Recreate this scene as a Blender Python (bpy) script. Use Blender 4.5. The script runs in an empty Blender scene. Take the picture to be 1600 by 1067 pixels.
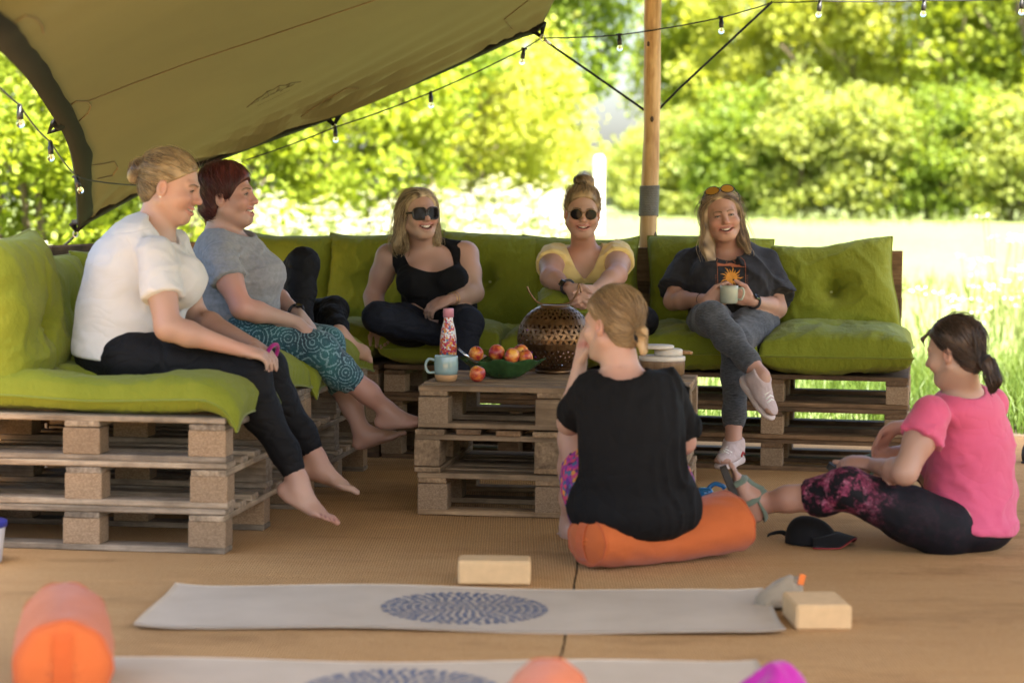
import bpy, math, random
import numpy as np
from mathutils import Vector, Matrix

# ------------------------------------------------------------------ camera
scene = bpy.context.scene
C = scene.collection
FPX = 3400.0                      # focal length in pixels of a 1600 px wide picture
CAM_Z = 1.18
PITCH = math.radians(3.56)
ROLL = math.radians(0.55)
cam_data = bpy.data.cameras.new('camera')
cam_data.sensor_width = 36.0
cam_data.lens = 36.0 * FPX / 1600.0
cam_data.clip_end = 2000.0
cam_data.dof.use_dof = True
cam_data.dof.focus_distance = 9.0
cam_data.dof.aperture_fstop = 2.3
cam = bpy.data.objects.new('camera', cam_data)
C.objects.link(cam)
CAM_R = (Matrix.Rotation(math.pi / 2 - PITCH, 3, 'X') @ Matrix.Rotation(ROLL, 3, 'Z'))
cam.matrix_world = Matrix.Translation((0, 0, CAM_Z)) @ CAM_R.to_4x4()
scene.camera = cam

# ------------------------------------------------------------------ light
SUN_EL, SUN_AZ = 58.0, 148.0      # azimuth clockwise from +Y (the view direction)
world = bpy.data.worlds.new('World')
scene.world = world
world.use_nodes = True
wn = world.node_tree
for n in list(wn.nodes):
    wn.nodes.remove(n)
wo = wn.nodes.new('ShaderNodeOutputWorld')
wb = wn.nodes.new('ShaderNodeBackground')
sky = wn.nodes.new('ShaderNodeTexSky')
sky.sky_type = 'NISHITA'
sky.sun_disc = False
sky.sun_elevation = math.radians(SUN_EL)
sky.sun_rotation = math.radians(SUN_AZ)
sky.air_density = 1.0
sky.dust_density = 4.5
sky.ozone_density = 0.4
wb.inputs['Strength'].default_value = 0.076
wn.links.new(sky.outputs[0], wb.inputs[0])
wn.links.new(wb.outputs[0], wo.inputs[0])

sun_data = bpy.data.lights.new('sun', 'SUN')
sun_data.energy = 5.0
sun_data.angle = math.radians(0.55)
sun_data.color = (1.0, 0.92, 0.78)
sun = bpy.data.objects.new('sun', sun_data)
C.objects.link(sun)
_a, _e = math.radians(SUN_AZ), math.radians(SUN_EL)
sun_from = Vector((math.sin(_a) * math.cos(_e), math.cos(_a) * math.cos(_e), math.sin(_e)))
sun.rotation_euler = sun_from.to_track_quat('Z', 'Y').to_euler()
sun.location = sun_from * 30

scene.view_settings.view_transform = 'Standard'
scene.view_settings.look = 'None'
scene.view_settings.exposure = 3.1
scene.view_settings.gamma = 1.0
scene.view_settings.use_curve_mapping = False
scene.render.resolution_x = 1024
scene.render.resolution_y = 682


# ------------------------------------------------------------------ picture to place
def ray(px, py):
    return CAM_R @ Vector(((px - 800.0) / FPX, -(py - 533.5) / FPX, -1.0))


def W(px, py, Y):
    """The point of the place at distance Y that the photograph shows at (px, py)."""
    r = ray(px, py)
    return Vector((0, 0, CAM_Z)) + r * (Y / r.y)


def F(px, py, z=0.0):
    """The point at height z that the photograph shows at (px, py)."""
    r = ray(px, py)
    return Vector((0, 0, CAM_Z)) + r * ((z - CAM_Z) / r.z)


def ppm(Y):
    return FPX / Y


# ------------------------------------------------------------------ object helpers
def tag(o, label=None, cat=None, group=None, kind=None):
    if label: o['label'] = label
    if cat: o['category'] = cat
    if group: o['group'] = group
    if kind: o['kind'] = kind
    return o


def empty(name, loc, rz=0.0, label=None, cat=None, group=None):
    o = bpy.data.objects.new(name, None)
    o.empty_display_size = 0.1
    o.location = loc
    o.rotation_euler = (0, 0, rz)
    C.objects.link(o)
    return tag(o, label, cat, group)


def link(name, me, mat=None, parent=None, loc=None, rot=None):
    if mat is not None and len(me.materials) == 0:
        me.materials.append(mat)
    o = bpy.data.objects.new(name, me)
    C.objects.link(o)
    if parent is not None: o.parent = parent
    if loc is not None: o.location = loc
    if rot is not None: o.rotation_euler = rot
    return o


def mesh(name, V, Fc, smooth=False, col=None):
    """V: (n,3); Fc: list of faces or an (m,k) int array."""
    me = bpy.data.meshes.new(name)
    V = np.asarray(V, dtype=np.float32)
    if isinstance(Fc, np.ndarray):
        m, k = Fc.shape
        me.vertices.add(len(V))
        me.vertices.foreach_set('co', V.ravel())
        me.loops.add(m * k)
        me.loops.foreach_set('vertex_index', Fc.astype(np.int32).ravel())
        me.polygons.add(m)
        me.polygons.foreach_set('loop_start', np.arange(0, m * k, k, dtype=np.int32))
        me.polygons.foreach_set('loop_total', np.full(m, k, dtype=np.int32))
        me.update(calc_edges=True)
    else:
        me.from_pydata([tuple(map(float, v)) for v in V], [], Fc)
        me.update()
    if smooth:
        me.polygons.foreach_set('use_smooth', np.ones(len(me.polygons), dtype=bool))
    if col is not None:
        a = me.color_attributes.new('Col', 'FLOAT_COLOR', 'POINT')
        c4 = np.ones((len(V), 4), dtype=np.float32)
        c4[:, :3] = col
        a.data.foreach_set('color', c4.ravel())
    return me


class MB:
    """Collects shapes for ONE mesh."""
    def __init__(self):
        self.v, self.f = [], []

    def add(self, V, Fc):
        b = len(self.v)
        self.v += [tuple(x) for x in V]
        self.f += [tuple(i + b for i in f) for f in Fc]
        return self

    def box(self, c, s, R=None, ch=0.0):
        hx, hy, hz = s[0] / 2, s[1] / 2, s[2] / 2
        if ch <= 0:
            P = [(x, y, z) for z in (-hz, hz) for y in (-hy, hy) for x in (-hx, hx)]
            Fc = [(0, 2, 3, 1), (4, 5, 7, 6), (0, 1, 5, 4), (2, 6, 7, 3), (0, 4, 6, 2), (1, 3, 7, 5)]
        else:
            P, idx = [], {}
            for sx in (-1, 1):
                for sy in (-1, 1):
                    for sz in (-1, 1):
                        for k in range(3):
                            p = [sx * hx, sy * hy, sz * hz]
                            for j in range(3):
                                if j != k: p[j] -= (sx, sy, sz)[j] * ch
                            idx[(sx, sy, sz, k)] = len(P)
                            P.append(tuple(p))
            Fc = []
            for k in range(3):
                a, b = (k + 1) % 3, (k + 2) % 3
                for s in (-1, 1):
                    q = []
                    for (u, w) in ((-1, -1), (1, -1), (1, 1), (-1, 1)):
                        t = [0, 0, 0]; t[k] = s; t[a] = u; t[b] = w
                        q.append(idx[(t[0], t[1], t[2], k)])
                    Fc.append(tuple(q if s > 0 else q[::-1]))
            for k in range(3):
                a, b = (k + 1) % 3, (k + 2) % 3
                for u in (-1, 1):
                    for w in (-1, 1):
                        t0 = [0, 0, 0]; t1 = [0, 0, 0]
                        t0[k], t0[a], t0[b] = -1, u, w
                        t1[k], t1[a], t1[b] = 1, u, w
                        q = [idx[(*t0, a)], idx[(*t1, a)], idx[(*t1, b)], idx[(*t0, b)]]
                        Fc.append(tuple(q if u * w > 0 else q[::-1]))
            for sx in (-1, 1):
                for sy in (-1, 1):
                    for sz in (-1, 1):
                        q = [idx[(sx, sy, sz, k)] for k in range(3)]
                        Fc.append(tuple(q if sx * sy * sz > 0 else q[::-1]))
        P = [Vector(p) for p in P]
        if R is not None: P = [R @ p for p in P]
        c = Vector(c)
        return self.add([p + c for p in P], Fc)

    def tube(self, pts, rad, n=8, cap=True, flat=1.0):
        pts = [Vector(p) for p in pts]
        if not hasattr(rad, '__len__'): rad = [rad] * len(pts)
        V, Fc, nrm = [], [], None
        for i, p in enumerate(pts):
            t = (pts[min(i + 1, len(pts) - 1)] - pts[max(i - 1, 0)])
            t = t.normalized() if t.length > 1e-9 else Vector((0, 0, 1))
            if nrm is None:
                nrm = t.orthogonal().normalized()
            else:
                nrm = (nrm - t * nrm.dot(t))
                nrm = nrm.normalized() if nrm.length > 1e-6 else t.orthogonal().normalized()
            bn = t.cross(nrm)
            for k in range(n):
                a = 2 * math.pi * k / n
                V.append(p + (nrm * math.cos(a) + bn * (math.sin(a) * flat)) * rad[i])
        for i in range(len(pts) - 1):
            for k in range(n):
                a, b = i * n + k, i * n + (k + 1) % n
                Fc.append((a, b, b + n, a + n))
        if cap:
            Fc.append(tuple(range(n))[::-1])
            Fc.append(tuple(range((len(pts) - 1) * n, len(pts) * n)))
        return self.add(V, Fc)

    def lathe(self, prof, n=32, c=(0, 0, 0)):
        """prof: (radius, z) from bottom to top."""
        V, Fc = [], []
        for (r, z) in prof:
            for k in range(n):
                a = 2 * math.pi * k / n
                V.append((c[0] + r * math.cos(a), c[1] + r * math.sin(a), c[2] + z))
        for i in range(len(prof) - 1):
            for k in range(n):
                a, b = i * n + k, i * n + (k + 1) % n
                Fc.append((a, b, b + n, a + n))
        if prof[0][0] > 1e-6: Fc.append(tuple(range(n))[::-1])
        if prof[-1][0] > 1e-6: Fc.append(tuple(range((len(prof) - 1) * n, len(prof) * n)))
        return self.add(V, Fc)

    def me(self, name, smooth=False):
        return mesh(name, np.array([tuple(v) for v in self.v], dtype=np.float32), self.f, smooth)

    def build(self, name, mat, parent=None, smooth=False, loc=None, rot=None):
        return link(name, self.me(name, smooth), mat, parent, loc, rot)


def spline(P, n=8):
    """Catmull-Rom through points."""
    P = [Vector(p) for p in P]
    out = []
    for i in range(len(P) - 1):
        p0, p1, p2, p3 = P[max(i - 1, 0)], P[i], P[i + 1], P[min(i + 2, len(P) - 1)]
        for k in range(n):
            t = k / n
            out.append(0.5 * ((2 * p1) + (p2 - p0) * t + (2 * p0 - 5 * p1 + 4 * p2 - p3) * t * t
                              + (3 * p1 - p0 - 3 * p2 + p3) * t ** 3))
    out.append(P[-1])
    return out


class Noise:
    """Smooth pseudo-noise: a sum of randomly directed sines, in about [-1, 1]."""
    def __init__(self, seed, n=7):
        r = np.random.RandomState(seed)
        d = r.normal(size=(n, 3))
        self.d = d / np.linalg.norm(d, axis=1)[:, None] * r.uniform(0.6, 1.7, (n, 1))
        self.p = r.uniform(0, 6.28, n)
        self.n = n

    def __call__(self, P, f=1.0):
        P = np.asarray(P)
        s = 0
        for k in range(self.n):
            d = self.d[k] * f
            s = s + np.sin(P[..., 0] * d[0] + P[..., 1] * d[1] + P[..., 2] * d[2] + self.p[k])
        return s / math.sqrt(self.n) * 0.8


# ------------------------------------------------------------------ materials
def newmat(name):
    m = bpy.data.materials.new(name)
    m.use_nodes = True
    t = m.node_tree
    b = t.nodes['Principled BSDF']
    return m, t, b


def nd(t, typ, **kw):
    n = t.nodes.new(typ)
    for k, v in kw.items():
        if k.startswith('_'): setattr(n, k[1:], v)
    return n


def ramp(t, fac, stops, interp='LINEAR'):
    r = t.nodes.new('ShaderNodeValToRGB')
    r.color_ramp.interpolation = interp
    el = r.color_ramp.elements
    while len(el) < len(stops): el.new(0.5)
    for e, (p, c) in zip(el, stops):
        e.position = p
        e.color = (c[0], c[1], c[2], 1) if hasattr(c, '__len__') else (c, c, c, 1)
    t.links.new(fac, r.inputs[0])
    return r.outputs[0]


def coords(t, scale=(1, 1, 1), kind='Object', rot=(0, 0, 0)):
    tc = t.nodes.new('ShaderNodeTexCoord')
    mp = t.nodes.new('ShaderNodeMapping')
    mp.inputs['Scale'].default_value = scale
    mp.inputs['Rotation'].default_value = rot
    t.links.new(tc.outputs[kind], mp.inputs[0])
    return mp.outputs[0]


def noise_n(t, vec, scale, detail=4, rough=0.55):
    n = t.nodes.new('ShaderNodeTexNoise')
    n.inputs['Scale'].default_value = scale
    n.inputs['Detail'].default_value = detail
    n.inputs['Roughness'].default_value = rough
    if vec is not None: t.links.new(vec, n.inputs['Vector'])
    return n.outputs['Fac']


def math_n(t, op, a, b=None, c=None):
    n = t.nodes.new('ShaderNodeMath')
    n.operation = op
    for i, x in enumerate((a, b, c)):
        if x is None: continue
        if hasattr(x, 'is_linked') or hasattr(x, 'links'): t.links.new(x, n.inputs[i])
        else: n.inputs[i].default_value = x
    return n.outputs[0]


def mix_c(t, fac, a, b, mode='MIX'):
    n = t.nodes.new('ShaderNodeMix')
    n.data_type = 'RGBA'
    n.blend_type = mode
    for s, x in ((n.inputs[0], fac), (n.inputs[6], a), (n.inputs[7], b)):
        if hasattr(x, 'links'): t.links.new(x, s)
        elif hasattr(x, '__len__'): s.default_value = (x[0], x[1], x[2], 1)
        else: s.default_value = x
    return n.outputs[2]


def bump(t, b, h, strength=0.3, dist=0.01):
    n = t.nodes.new('ShaderNodeBump')
    n.inputs['Strength'].default_value = strength
    n.inputs['Distance'].default_value = dist
    t.links.new(h, n.inputs['Height'])
    t.links.new(n.outputs[0], b.inputs['Normal'])


def plain(name, col, rough=0.6, var=0.12, vscale=6.0, bumpv=0.0, bscale=200.0, metal=0.0, sheen=0.0,
          spec=None, emit=None, coat=0.0):
    m, t, b = newmat(name)
    vec = coords(t)
    n = noise_n(t, vec, vscale, 5)
    lo = [max(0, c * (1 - var)) for c in col]
    hi = [min(1, c * (1 + var)) for c in col]
    t.links.new(ramp(t, n, [(0.3, lo), (0.7, hi)]), b.inputs['Base Color'])
    b.inputs['Roughness'].default_value = rough
    b.inputs['Metallic'].default_value = metal
    if spec is not None: b.inputs['Specular IOR Level'].default_value = spec
    if sheen: b.inputs['Sheen Weight'].default_value = sheen; b.inputs['Sheen Roughness'].default_value = 0.5
    if coat: b.inputs['Coat Weight'].default_value = coat
    if bumpv: bump(t, b, noise_n(t, vec, bscale, 3), bumpv, 0.004)
    return m


def fabric(name, col, var=0.1, weave=900.0, wstr=0.25, sheen=0.25, rough=0.85, vscale=5.0, wr=0.0, wrs=14.0):
    """woven cloth: fine thread relief and slow tone changes."""
    m, t, b = newmat(name)
    vec = coords(t)
    n = noise_n(t, vec, vscale, 6, 0.6)
    t.links.new(ramp(t, n, [(0.3, [c * (1 - var) for c in col]), (0.7, [min(1, c * (1 + var)) for c in col])]),
                b.inputs['Base Color'])
    b.inputs['Roughness'].default_value = rough
    b.inputs['Sheen Weight'].default_value = sheen
    b.inputs['Specular IOR Level'].default_value = 0.2
    h = noise_n(t, vec, weave, 2)
    if wr:
        # creases: narrow valleys and soft ridges, longer sideways than down
        cr = None
        for (sc_, rt, k_) in (((1, 1, 1.9), (0.3, 0.5, 0.2), 1.0), ((1.2, 1, 1.5), (0.2, -0.7, 0.9), 1.7)):
            nn = t.nodes.new('ShaderNodeTexNoise')
            nn.inputs['Scale'].default_value = wrs * 0.62 * k_; nn.inputs['Detail'].default_value = 1.0; nn.inputs['Distortion'].default_value = 0.6
            t.links.new(coords(t, sc_, 'Object', rt), nn.inputs['Vector'])
            v_ = math_n(t, 'MINIMUM', math_n(t, 'MULTIPLY', math_n(t, 'ABSOLUTE', math_n(t, 'SUBTRACT', nn.outputs['Fac'], 0.5)), 7.0), 1.0)
            v_ = math_n(t, 'POWER', v_, 0.7)
            v_ = math_n(t, 'MULTIPLY', v_, 1.0 / k_)
            cr = v_ if cr is None else math_n(t, 'ADD', cr, v_)
        h = math_n(t, 'ADD', math_n(t, 'MULTIPLY', h, 0.06), math_n(t, 'MULTIPLY', cr, wr * 1.6))
    bump(t, b, h, 0.42 if wr else wstr, 0.022 if wr else 0.004)
    return m


def wood(name, dark, light, grain=(1.2, 22, 22), rough=0.8, stain=0.5):
    m, t, b = newmat(name)
    oi = t.nodes.new('ShaderNodeObjectInfo')
    tc = t.nodes.new('ShaderNodeTexCoord')
    add = t.nodes.new('ShaderNodeVectorMath'); add.operation = 'ADD'
    sc = t.nodes.new('ShaderNodeVectorMath'); sc.operation = 'SCALE'
    cx = t.nodes.new('ShaderNodeCombineXYZ')
    t.links.new(oi.outputs['Random'], cx.inputs[0]); t.links.new(oi.outputs['Random'], cx.inputs[1])
    t.links.new(cx.outputs[0], sc.inputs[0]); sc.inputs['Scale'].default_value = 17.0
    t.links.new(tc.outputs['Object'], add.inputs[0]); t.links.new(sc.outputs[0], add.inputs[1])
    mp = t.nodes.new('ShaderNodeMapping'); mp.inputs['Scale'].default_value = grain
    t.links.new(add.outputs[0], mp.inputs[0])
    g = noise_n(t, mp.outputs[0], 3.0, 8, 0.65)
    s = noise_n(t, add.outputs[0], 5.0, 5, 0.7)
    colr = ramp(t, g, [(0.28, dark), (0.55, [(a + c) / 2 for a, c in zip(dark, light)]), (0.75, light)])
    st = ramp(t, s, [(0.35, [1 - stain] * 3), (0.6, [1, 1, 1])])
    c2 = mix_c(t, 1.0, colr, st, 'MULTIPLY')
    rv = ramp(t, oi.outputs['Random'], [(0.0, (0.62, 0.60, 0.58)), (0.5, (0.95, 0.92, 0.88)), (1.0, (1.2, 1.12, 1.0))])
    c3 = mix_c(t, 1.0, c2, rv, 'MULTIPLY')
    t.links.new(c3, b.inputs['Base Color'])
    b.inputs['Roughness'].default_value = rough
    b.inputs['Specular IOR Level'].default_value = 0.25
    bump(t, b, g, 0.5, 0.004)
    return m


def vcol_mat(name, rough=0.6, sub=0.0, spec=0.4, bumpv=0.0, bscale=250.0, sheen=0.0, aniso=None):
    m, t, b = newmat(name)
    a = t.nodes.new('ShaderNodeVertexColor'); a.layer_name = 'Col'
    t.links.new(a.outputs[0], b.inputs['Base Color'])
    b.inputs['Roughness'].default_value = rough
    b.inputs['Specular IOR Level'].default_value = spec
    if sub:
        b.inputs['Subsurface Weight'].default_value = sub
        b.inputs['Subsurface Radius'].default_value = (0.012, 0.005, 0.003)
        b.inputs['Subsurface Scale'].default_value = 0.6
    if sheen: b.inputs['Sheen Weight'].default_value = sheen
    if bumpv: bump(t, b, noise_n(t, coords(t), bscale, 3), bumpv, 0.002)
    return m


def leaf_mat(name, dark, light, trans=0.45, scale=1.3):
    m, t, b = newmat(name)
    vec = coords(t)
    n1 = noise_n(t, vec, scale, 3)
    n2 = noise_n(t, vec, 31.0, 2)
    f = math_n(t, 'ADD', math_n(t, 'MULTIPLY', n1, 0.5), math_n(t, 'MULTIPLY', n2, 0.5))
    c = ramp(t, f, [(0.36, dark), (0.62, light)])
    t.links.new(c, b.inputs['Base Color'])
    b.inputs['Roughness'].default_value = 0.5
    b.inputs['Specular IOR Level'].default_value = 0.3
    tr = t.nodes.new('ShaderNodeBsdfTranslucent')
    t.links.new(mix_c(t, 1.0, c, (1.25, 1.15, 0.5), 'MULTIPLY'), tr.inputs[0])
    mx = t.nodes.new('ShaderNodeMixShader')
    mx.inputs[0].default_value = trans
    out = t.nodes['Material Output']
    t.links.new(b.outputs[0], mx.inputs[1]); t.links.new(tr.outputs[0], mx.inputs[2])
    t.links.new(mx.outputs[0], out.inputs[0])
    return m


def glass_mat(name, col=(1, 1, 1), rough=0.02, ior=1.45, alpha=1.0):
    m, t, b = newmat(name)
    b.inputs['Base Color'].default_value = (*col, 1)
    b.inputs['Roughness'].default_value = rough
    b.inputs['Transmission Weight'].default_value = 1.0
    b.inputs['IOR'].default_value = ior
    return m
# ================================================================== the setting
def zt(Y):
    """height of the meadow: level round the tent, then rising gently to the hedge."""
    s = np.clip((np.asarray(Y, dtype=float) - 12.5) / 34.0, 0, 1)
    return 1.0 * s * s * (3 - 2 * s) - 0.012


def grid_mesh(name, xs, ys, zfun, smooth=True):
    X, Y = np.meshgrid(xs, ys, indexing='xy')
    Z = zfun(X, Y)
    V = np.stack([X, Y, Z], -1).reshape(-1, 3)
    nx, ny = len(xs), len(ys)
    i = (np.arange(ny - 1)[:, None] * nx + np.arange(nx - 1)[None, :]).ravel()
    Fc = np.stack([i, i + 1, i + nx + 1, i + nx], 1)
    return mesh(name, V, Fc, smooth)


# --- meadow (one sheet to the horizon)
m_field, t, b = newmat('meadow_grass_soil')
vec = coords(t)
n1 = noise_n(t, coords(t, (1, 0.5, 1)), 0.35, 5, 0.6)
n2 = noise_n(t, vec, 9.0, 4)
c = ramp(t, n1, [(0.3, (0.05, 0.09, 0.014)), (0.6, (0.14, 0.17, 0.05))])
c = mix_c(t, 0.5, c, ramp(t, n2, [(0.3, (0.05, 0.085, 0.012)), (0.7, (0.17, 0.195, 0.07))]))
t.links.new(c, b.inputs['Base Color'])
b.inputs['Roughness'].default_value = 0.9
bump(t, b, n2, 0.6, 0.05)
nz = Noise(5)
ys = np.concatenate([np.linspace(-60, 8, 12), np.linspace(9, 60, 90), np.linspace(64, 120, 10), [200, 400, 900]])
xs = np.concatenate([[-500, -200, -90], np.linspace(-40, 40, 90), [90, 200, 500]])
me = grid_mesh('meadow', xs, ys, lambda X, Y: zt(Y) - 0.02 + 0.05 * nz(np.stack([X, Y, X * 0], -1), 0.5) * np.clip((Y - 14) / 8, 0, 1))
tag(link('meadow', me, m_field), 'sunlit rough meadow behind the tent', None, None, 'structure')

# --- woven jute matting on the ground under the tent
m_mat, t, b = newmat('jute_matting')
vec = coords(t)
wv = t.nodes.new('ShaderNodeTexWave'); wv.wave_type = 'BANDS'; wv.bands_direction = 'X'
wv.inputs['Scale'].default_value = 34.0; wv.inputs['Distortion'].default_value = 1.6; wv.inputs['Detail'].default_value = 2
wv.inputs['Detail Scale'].default_value = 3.0
wv2 = t.nodes.new('ShaderNodeTexWave'); wv2.wave_type = 'BANDS'; wv2.bands_direction = 'Y'
wv2.inputs['Scale'].default_value = 30.0; wv2.inputs['Distortion'].default_value = 1.6; wv2.inputs['Detail'].default_value = 2
t.links.new(vec, wv.inputs[0]); t.links.new(vec, wv2.inputs[0])
weave = math_n(t, 'MULTIPLY', wv.outputs['Fac'], wv2.outputs['Fac'])
big = noise_n(t, vec, 1.1, 6, 0.6)
mid = noise_n(t, coords(t, (0.6, 3.5, 1)), 3.0, 5, 0.65)
fine = noise_n(t, vec, 120.0, 3)
c = ramp(t, big, [(0.3, (0.56, 0.285, 0.095)), (0.7, (0.74, 0.43, 0.175))])
c = mix_c(t, 0.5, c, ramp(t, mid, [(0.3, (0.54, 0.275, 0.095)), (0.7, (0.76, 0.475, 0.215))]))
c = mix_c(t, 0.5, c, ramp(t, weave, [(0.03, (0.16, 0.078, 0.026)), (0.5, (0.86, 0.54, 0.26))]))
c = mix_c(t, 0.22, c, ramp(t, fine, [(0.3, (0.2, 0.11, 0.05)), (0.7, (0.62, 0.44, 0.26))]))
st = noise_n(t, coords(t, (1.0, 2.2, 1)), 0.9, 8, 0.7)
c = mix_c(t, 1.0, c, ramp(t, st, [(0.30, (0.62, 0.58, 0.54)), (0.46, (1, 1, 1)), (0.60, (1, 1, 1)), (0.74, (1.22, 1.2, 1.18))]), 'MULTIPLY')
t.links.new(c, b.inputs['Base Color'])
b.inputs['Roughness'].default_value = 0.95
b.inputs['Specular IOR Level'].default_value = 0.1
h = math_n(t, 'ADD', weave, math_n(t, 'MULTIPLY', fine, 0.6))
h = math_n(t, 'ADD', h, math_n(t, 'MULTIPLY', mid, 1.5))
bump(t, b, h, 0.8, 0.006)
nzm = Noise(9)
seam = [F(905, 880), F(893, 905), F(880, 960), F(866, 1003), F(858, 1067), F(846, 1140)]
sx0, sy0 = seam[0].x, seam[0].y
seam_dir = (seam[-1] - seam[0])
def seam_x(Y):
    return sx0 + (Y - sy0) * seam_dir.x / seam_dir.y
def matz(X, Y):
    P = np.stack([X, Y, X * 0], -1)
    return 0.0015 + 0.0025 * nzm(P, 3.0) + 0.0012 * nzm(P, 11.0) - 0.004 * 0
L = 5.5
ysm = np.linspace(-4, 11.35, 150)
def matting(name, x0f, x1f, dz):
    u = np.linspace(0, 1, 60)
    X = x0f(ysm)[:, None] * (1 - u) + x1f(ysm)[:, None] * u
    Y = np.repeat(ysm[:, None], len(u), 1)
    edge = 0.0025 * np.exp(-(np.minimum(u, 1 - u)[None, :] * 5.0 / 0.10) ** 2)
    Z = matz(X, Y) + dz + edge
    V = np.stack([X, Y, Z], -1).reshape(-1, 3)
    nx, ny = len(u), len(ysm)
    i = (np.arange(ny - 1)[:, None] * nx + np.arange(nx - 1)[None, :]).ravel()
    o = link(name, mesh(name, V, np.stack([i, i + 1, i + nx + 1, i + nx], 1), True), m_mat)
    return tag(o, None, None, None, 'structure')
wob = lambda Y: 0.012 * np.sin(Y * 2.3) + 0.003 * np.sin(Y * 9.0 + 1)
matting('floor_matting', lambda Y: -6.0 + Y * 0, lambda Y: seam_x(Y) - 0.003 + wob(Y), 0.0)
o = matting('floor_matting', lambda Y: seam_x(Y) + 0.003 + wob(Y), lambda Y: 5.6 + 0.05 * np.sin(Y * 3), 0.001)
m_soil = plain('trodden_soil', (0.05, 0.035, 0.02), 1.0, 0.3, 20, 0.5, 60)
gs = link('ground', grid_mesh('ground', np.linspace(-6.3, 5.9, 8), np.linspace(-5, 12.1, 8), lambda X, Y: X * 0 - 0.006), m_soil)
tag(gs, None, None, None, 'structure')

# ------------------------------------------------------------------ stretch tent
m_canvas, t, b = newmat('tent_canvas')
vec = coords(t)
n1 = noise_n(t, vec, 1.5, 5)
n2 = noise_n(t, vec, 700, 2)
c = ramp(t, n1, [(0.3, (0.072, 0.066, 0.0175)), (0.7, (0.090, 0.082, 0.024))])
t.links.new(c, b.inputs['Base Color'])
b.inputs['Roughness'].default_value = 0.8
b.inputs['Specular IOR Level'].default_value = 0.2
bump(t, b, n2, 0.15, 0.002)
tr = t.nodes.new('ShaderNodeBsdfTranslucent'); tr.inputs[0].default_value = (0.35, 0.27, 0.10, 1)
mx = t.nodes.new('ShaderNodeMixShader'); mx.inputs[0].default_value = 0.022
t.links.new(b.outputs[0], mx.inputs[1]); t.links.new(tr.outputs[0], mx.inputs[2])
t.links.new(mx.outputs[0], t.nodes['Material Output'].inputs[0])
m_black_web = fabric('black_webbing', (0.0045, 0.0045, 0.0045), 0.2, 500, 0.3, 0.0)
m_seam = plain('tent_stitching', (0.13, 0.10, 0.045), 0.9, 0.1)

rear_pts = [W(122, 354, 11.2), W(230, 296, 11.2), W(345, 247, 11.2), W(515, 184, 11.2), W(680, 116, 11.15), W(800, 62, 11.05),
            W(842, 46, 11.0), W(852, 18, 11.0), W(868, -12, 11.0), W(930, -120, 11.0), W(1022, -196, 10.95), W(1130, -110, 10.9),
            W(1192, -20, 10.8), W(1210, -2, 10.8), W(1240, -20, 10.8), W(1380, -90, 10.2), W(1600, -170, 10.0), Vector((4.6, 9.8, 2.95))]
left_pts = [W(122, 354, 11.2), W(119, 300, 10.5), W(113, 250, 9.8), W(100, 212, 9.2), W(72, 166, 8.4), W(40, 120, 7.5), W(0, 79, 6.4),
            W(-70, 20, 5.4), Vector((-1.75, 4.6, 2.0)), Vector((-1.9, 2.5, 2.3))]
right_pts = [Vector((4.6, 9.8, 2.95)), Vector((4.8, 8, 3.05)), Vector((4.8, 6, 3.1)), Vector((4.8, 2.5, 3.0))]
front_pts = [Vector((-1.9, 2.5, 2.3)), Vector((0, 2.5, 3.0)), Vector((2.4, 2.5, 3.15)), Vector((4.8, 2.5, 3.0))]


def arc_sample(P, n, dens=24):
    Q = np.array([tuple(p) for p in spline(P, dens)])
    d = np.concatenate([[0], np.cumsum(np.linalg.norm(np.diff(Q, axis=0), axis=1))])
    s = np.linspace(0, d[-1], n)
    return np.stack([np.interp(s, d, Q[:, k]) for k in range(3)], 1)


NU, NV = 190, 130
cr, cf = arc_sample(rear_pts, NU), arc_sample(front_pts, NU)
cl, crr = arc_sample(left_pts, NV), arc_sample(right_pts, NV)
u = np.linspace(0, 1, NU)[None, :, None]
v = np.linspace(0, 1, NV)[:, None, None]
S = ((1 - v) * cr[None] + v * cf[None] + (1 - u) * cl[:, None] + u * crr[:, None]
     - ((1 - u) * (1 - v) * cr[0] + u * (1 - v) * cr[-1] + (1 - u) * v * cf[0] + u * v * cf[-1]))
Lu, Lv = 9.0, 12.0
uu, vv = u[..., 0] * Lu, v[..., 0] * Lv
ang = np.arctan2(vv, uu + 1e-6)
dist = np.sqrt(uu ** 2 + vv ** 2)
fold = 0.050 * np.sin(ang * 46 + 3 * np.sin(dist * 1.1)) * np.exp(-((dist - 1.3) / 0.9) ** 2) * np.exp(-(ang / 0.42) ** 2)
fold += 0.012 * np.sin(ang * 13 + 1.0) * np.exp(-(dist / 0.8) ** 2)
for cu in (2.62,):      # pulls around the corner strap
    a2 = np.arctan2(vv, uu - cu); d2 = np.sqrt((uu - cu) ** 2 + vv ** 2)
    fold += 0.012 * np.sin(a2 * 15) * np.exp(-(d2 / 0.5) ** 2) * np.clip(d2 / 0.1, 0, 1)
edge_fade = np.clip(vv / 0.10, 0, 1) * np.clip(uu / 0.10, 0, 1)
S[..., 2] += fold * edge_fade
S[..., 1] += fold * edge_fade * 0.6
i = (np.arange(NV - 1)[:, None] * NU + np.arange(NU - 1)[None, :]).ravel()
Ft = np.stack([i, i + 1, i + NU + 1, i + NU], 1)
Vt = S.reshape(-1, 3)
tent = empty('stretch_tent', (float(cr[0][0]), float(cr[0][1]), 0), 0,
             'olive beige stretch tent canopy with black edging over the seating', 'tent')
tb = np.array(tent.location)
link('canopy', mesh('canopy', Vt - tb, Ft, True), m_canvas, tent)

from mathutils.bvhtree import BVHTree
tent_bvh = BVHTree.FromPolygons([tuple(p) for p in Vt], [tuple(f) for f in Ft.tolist()])


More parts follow.
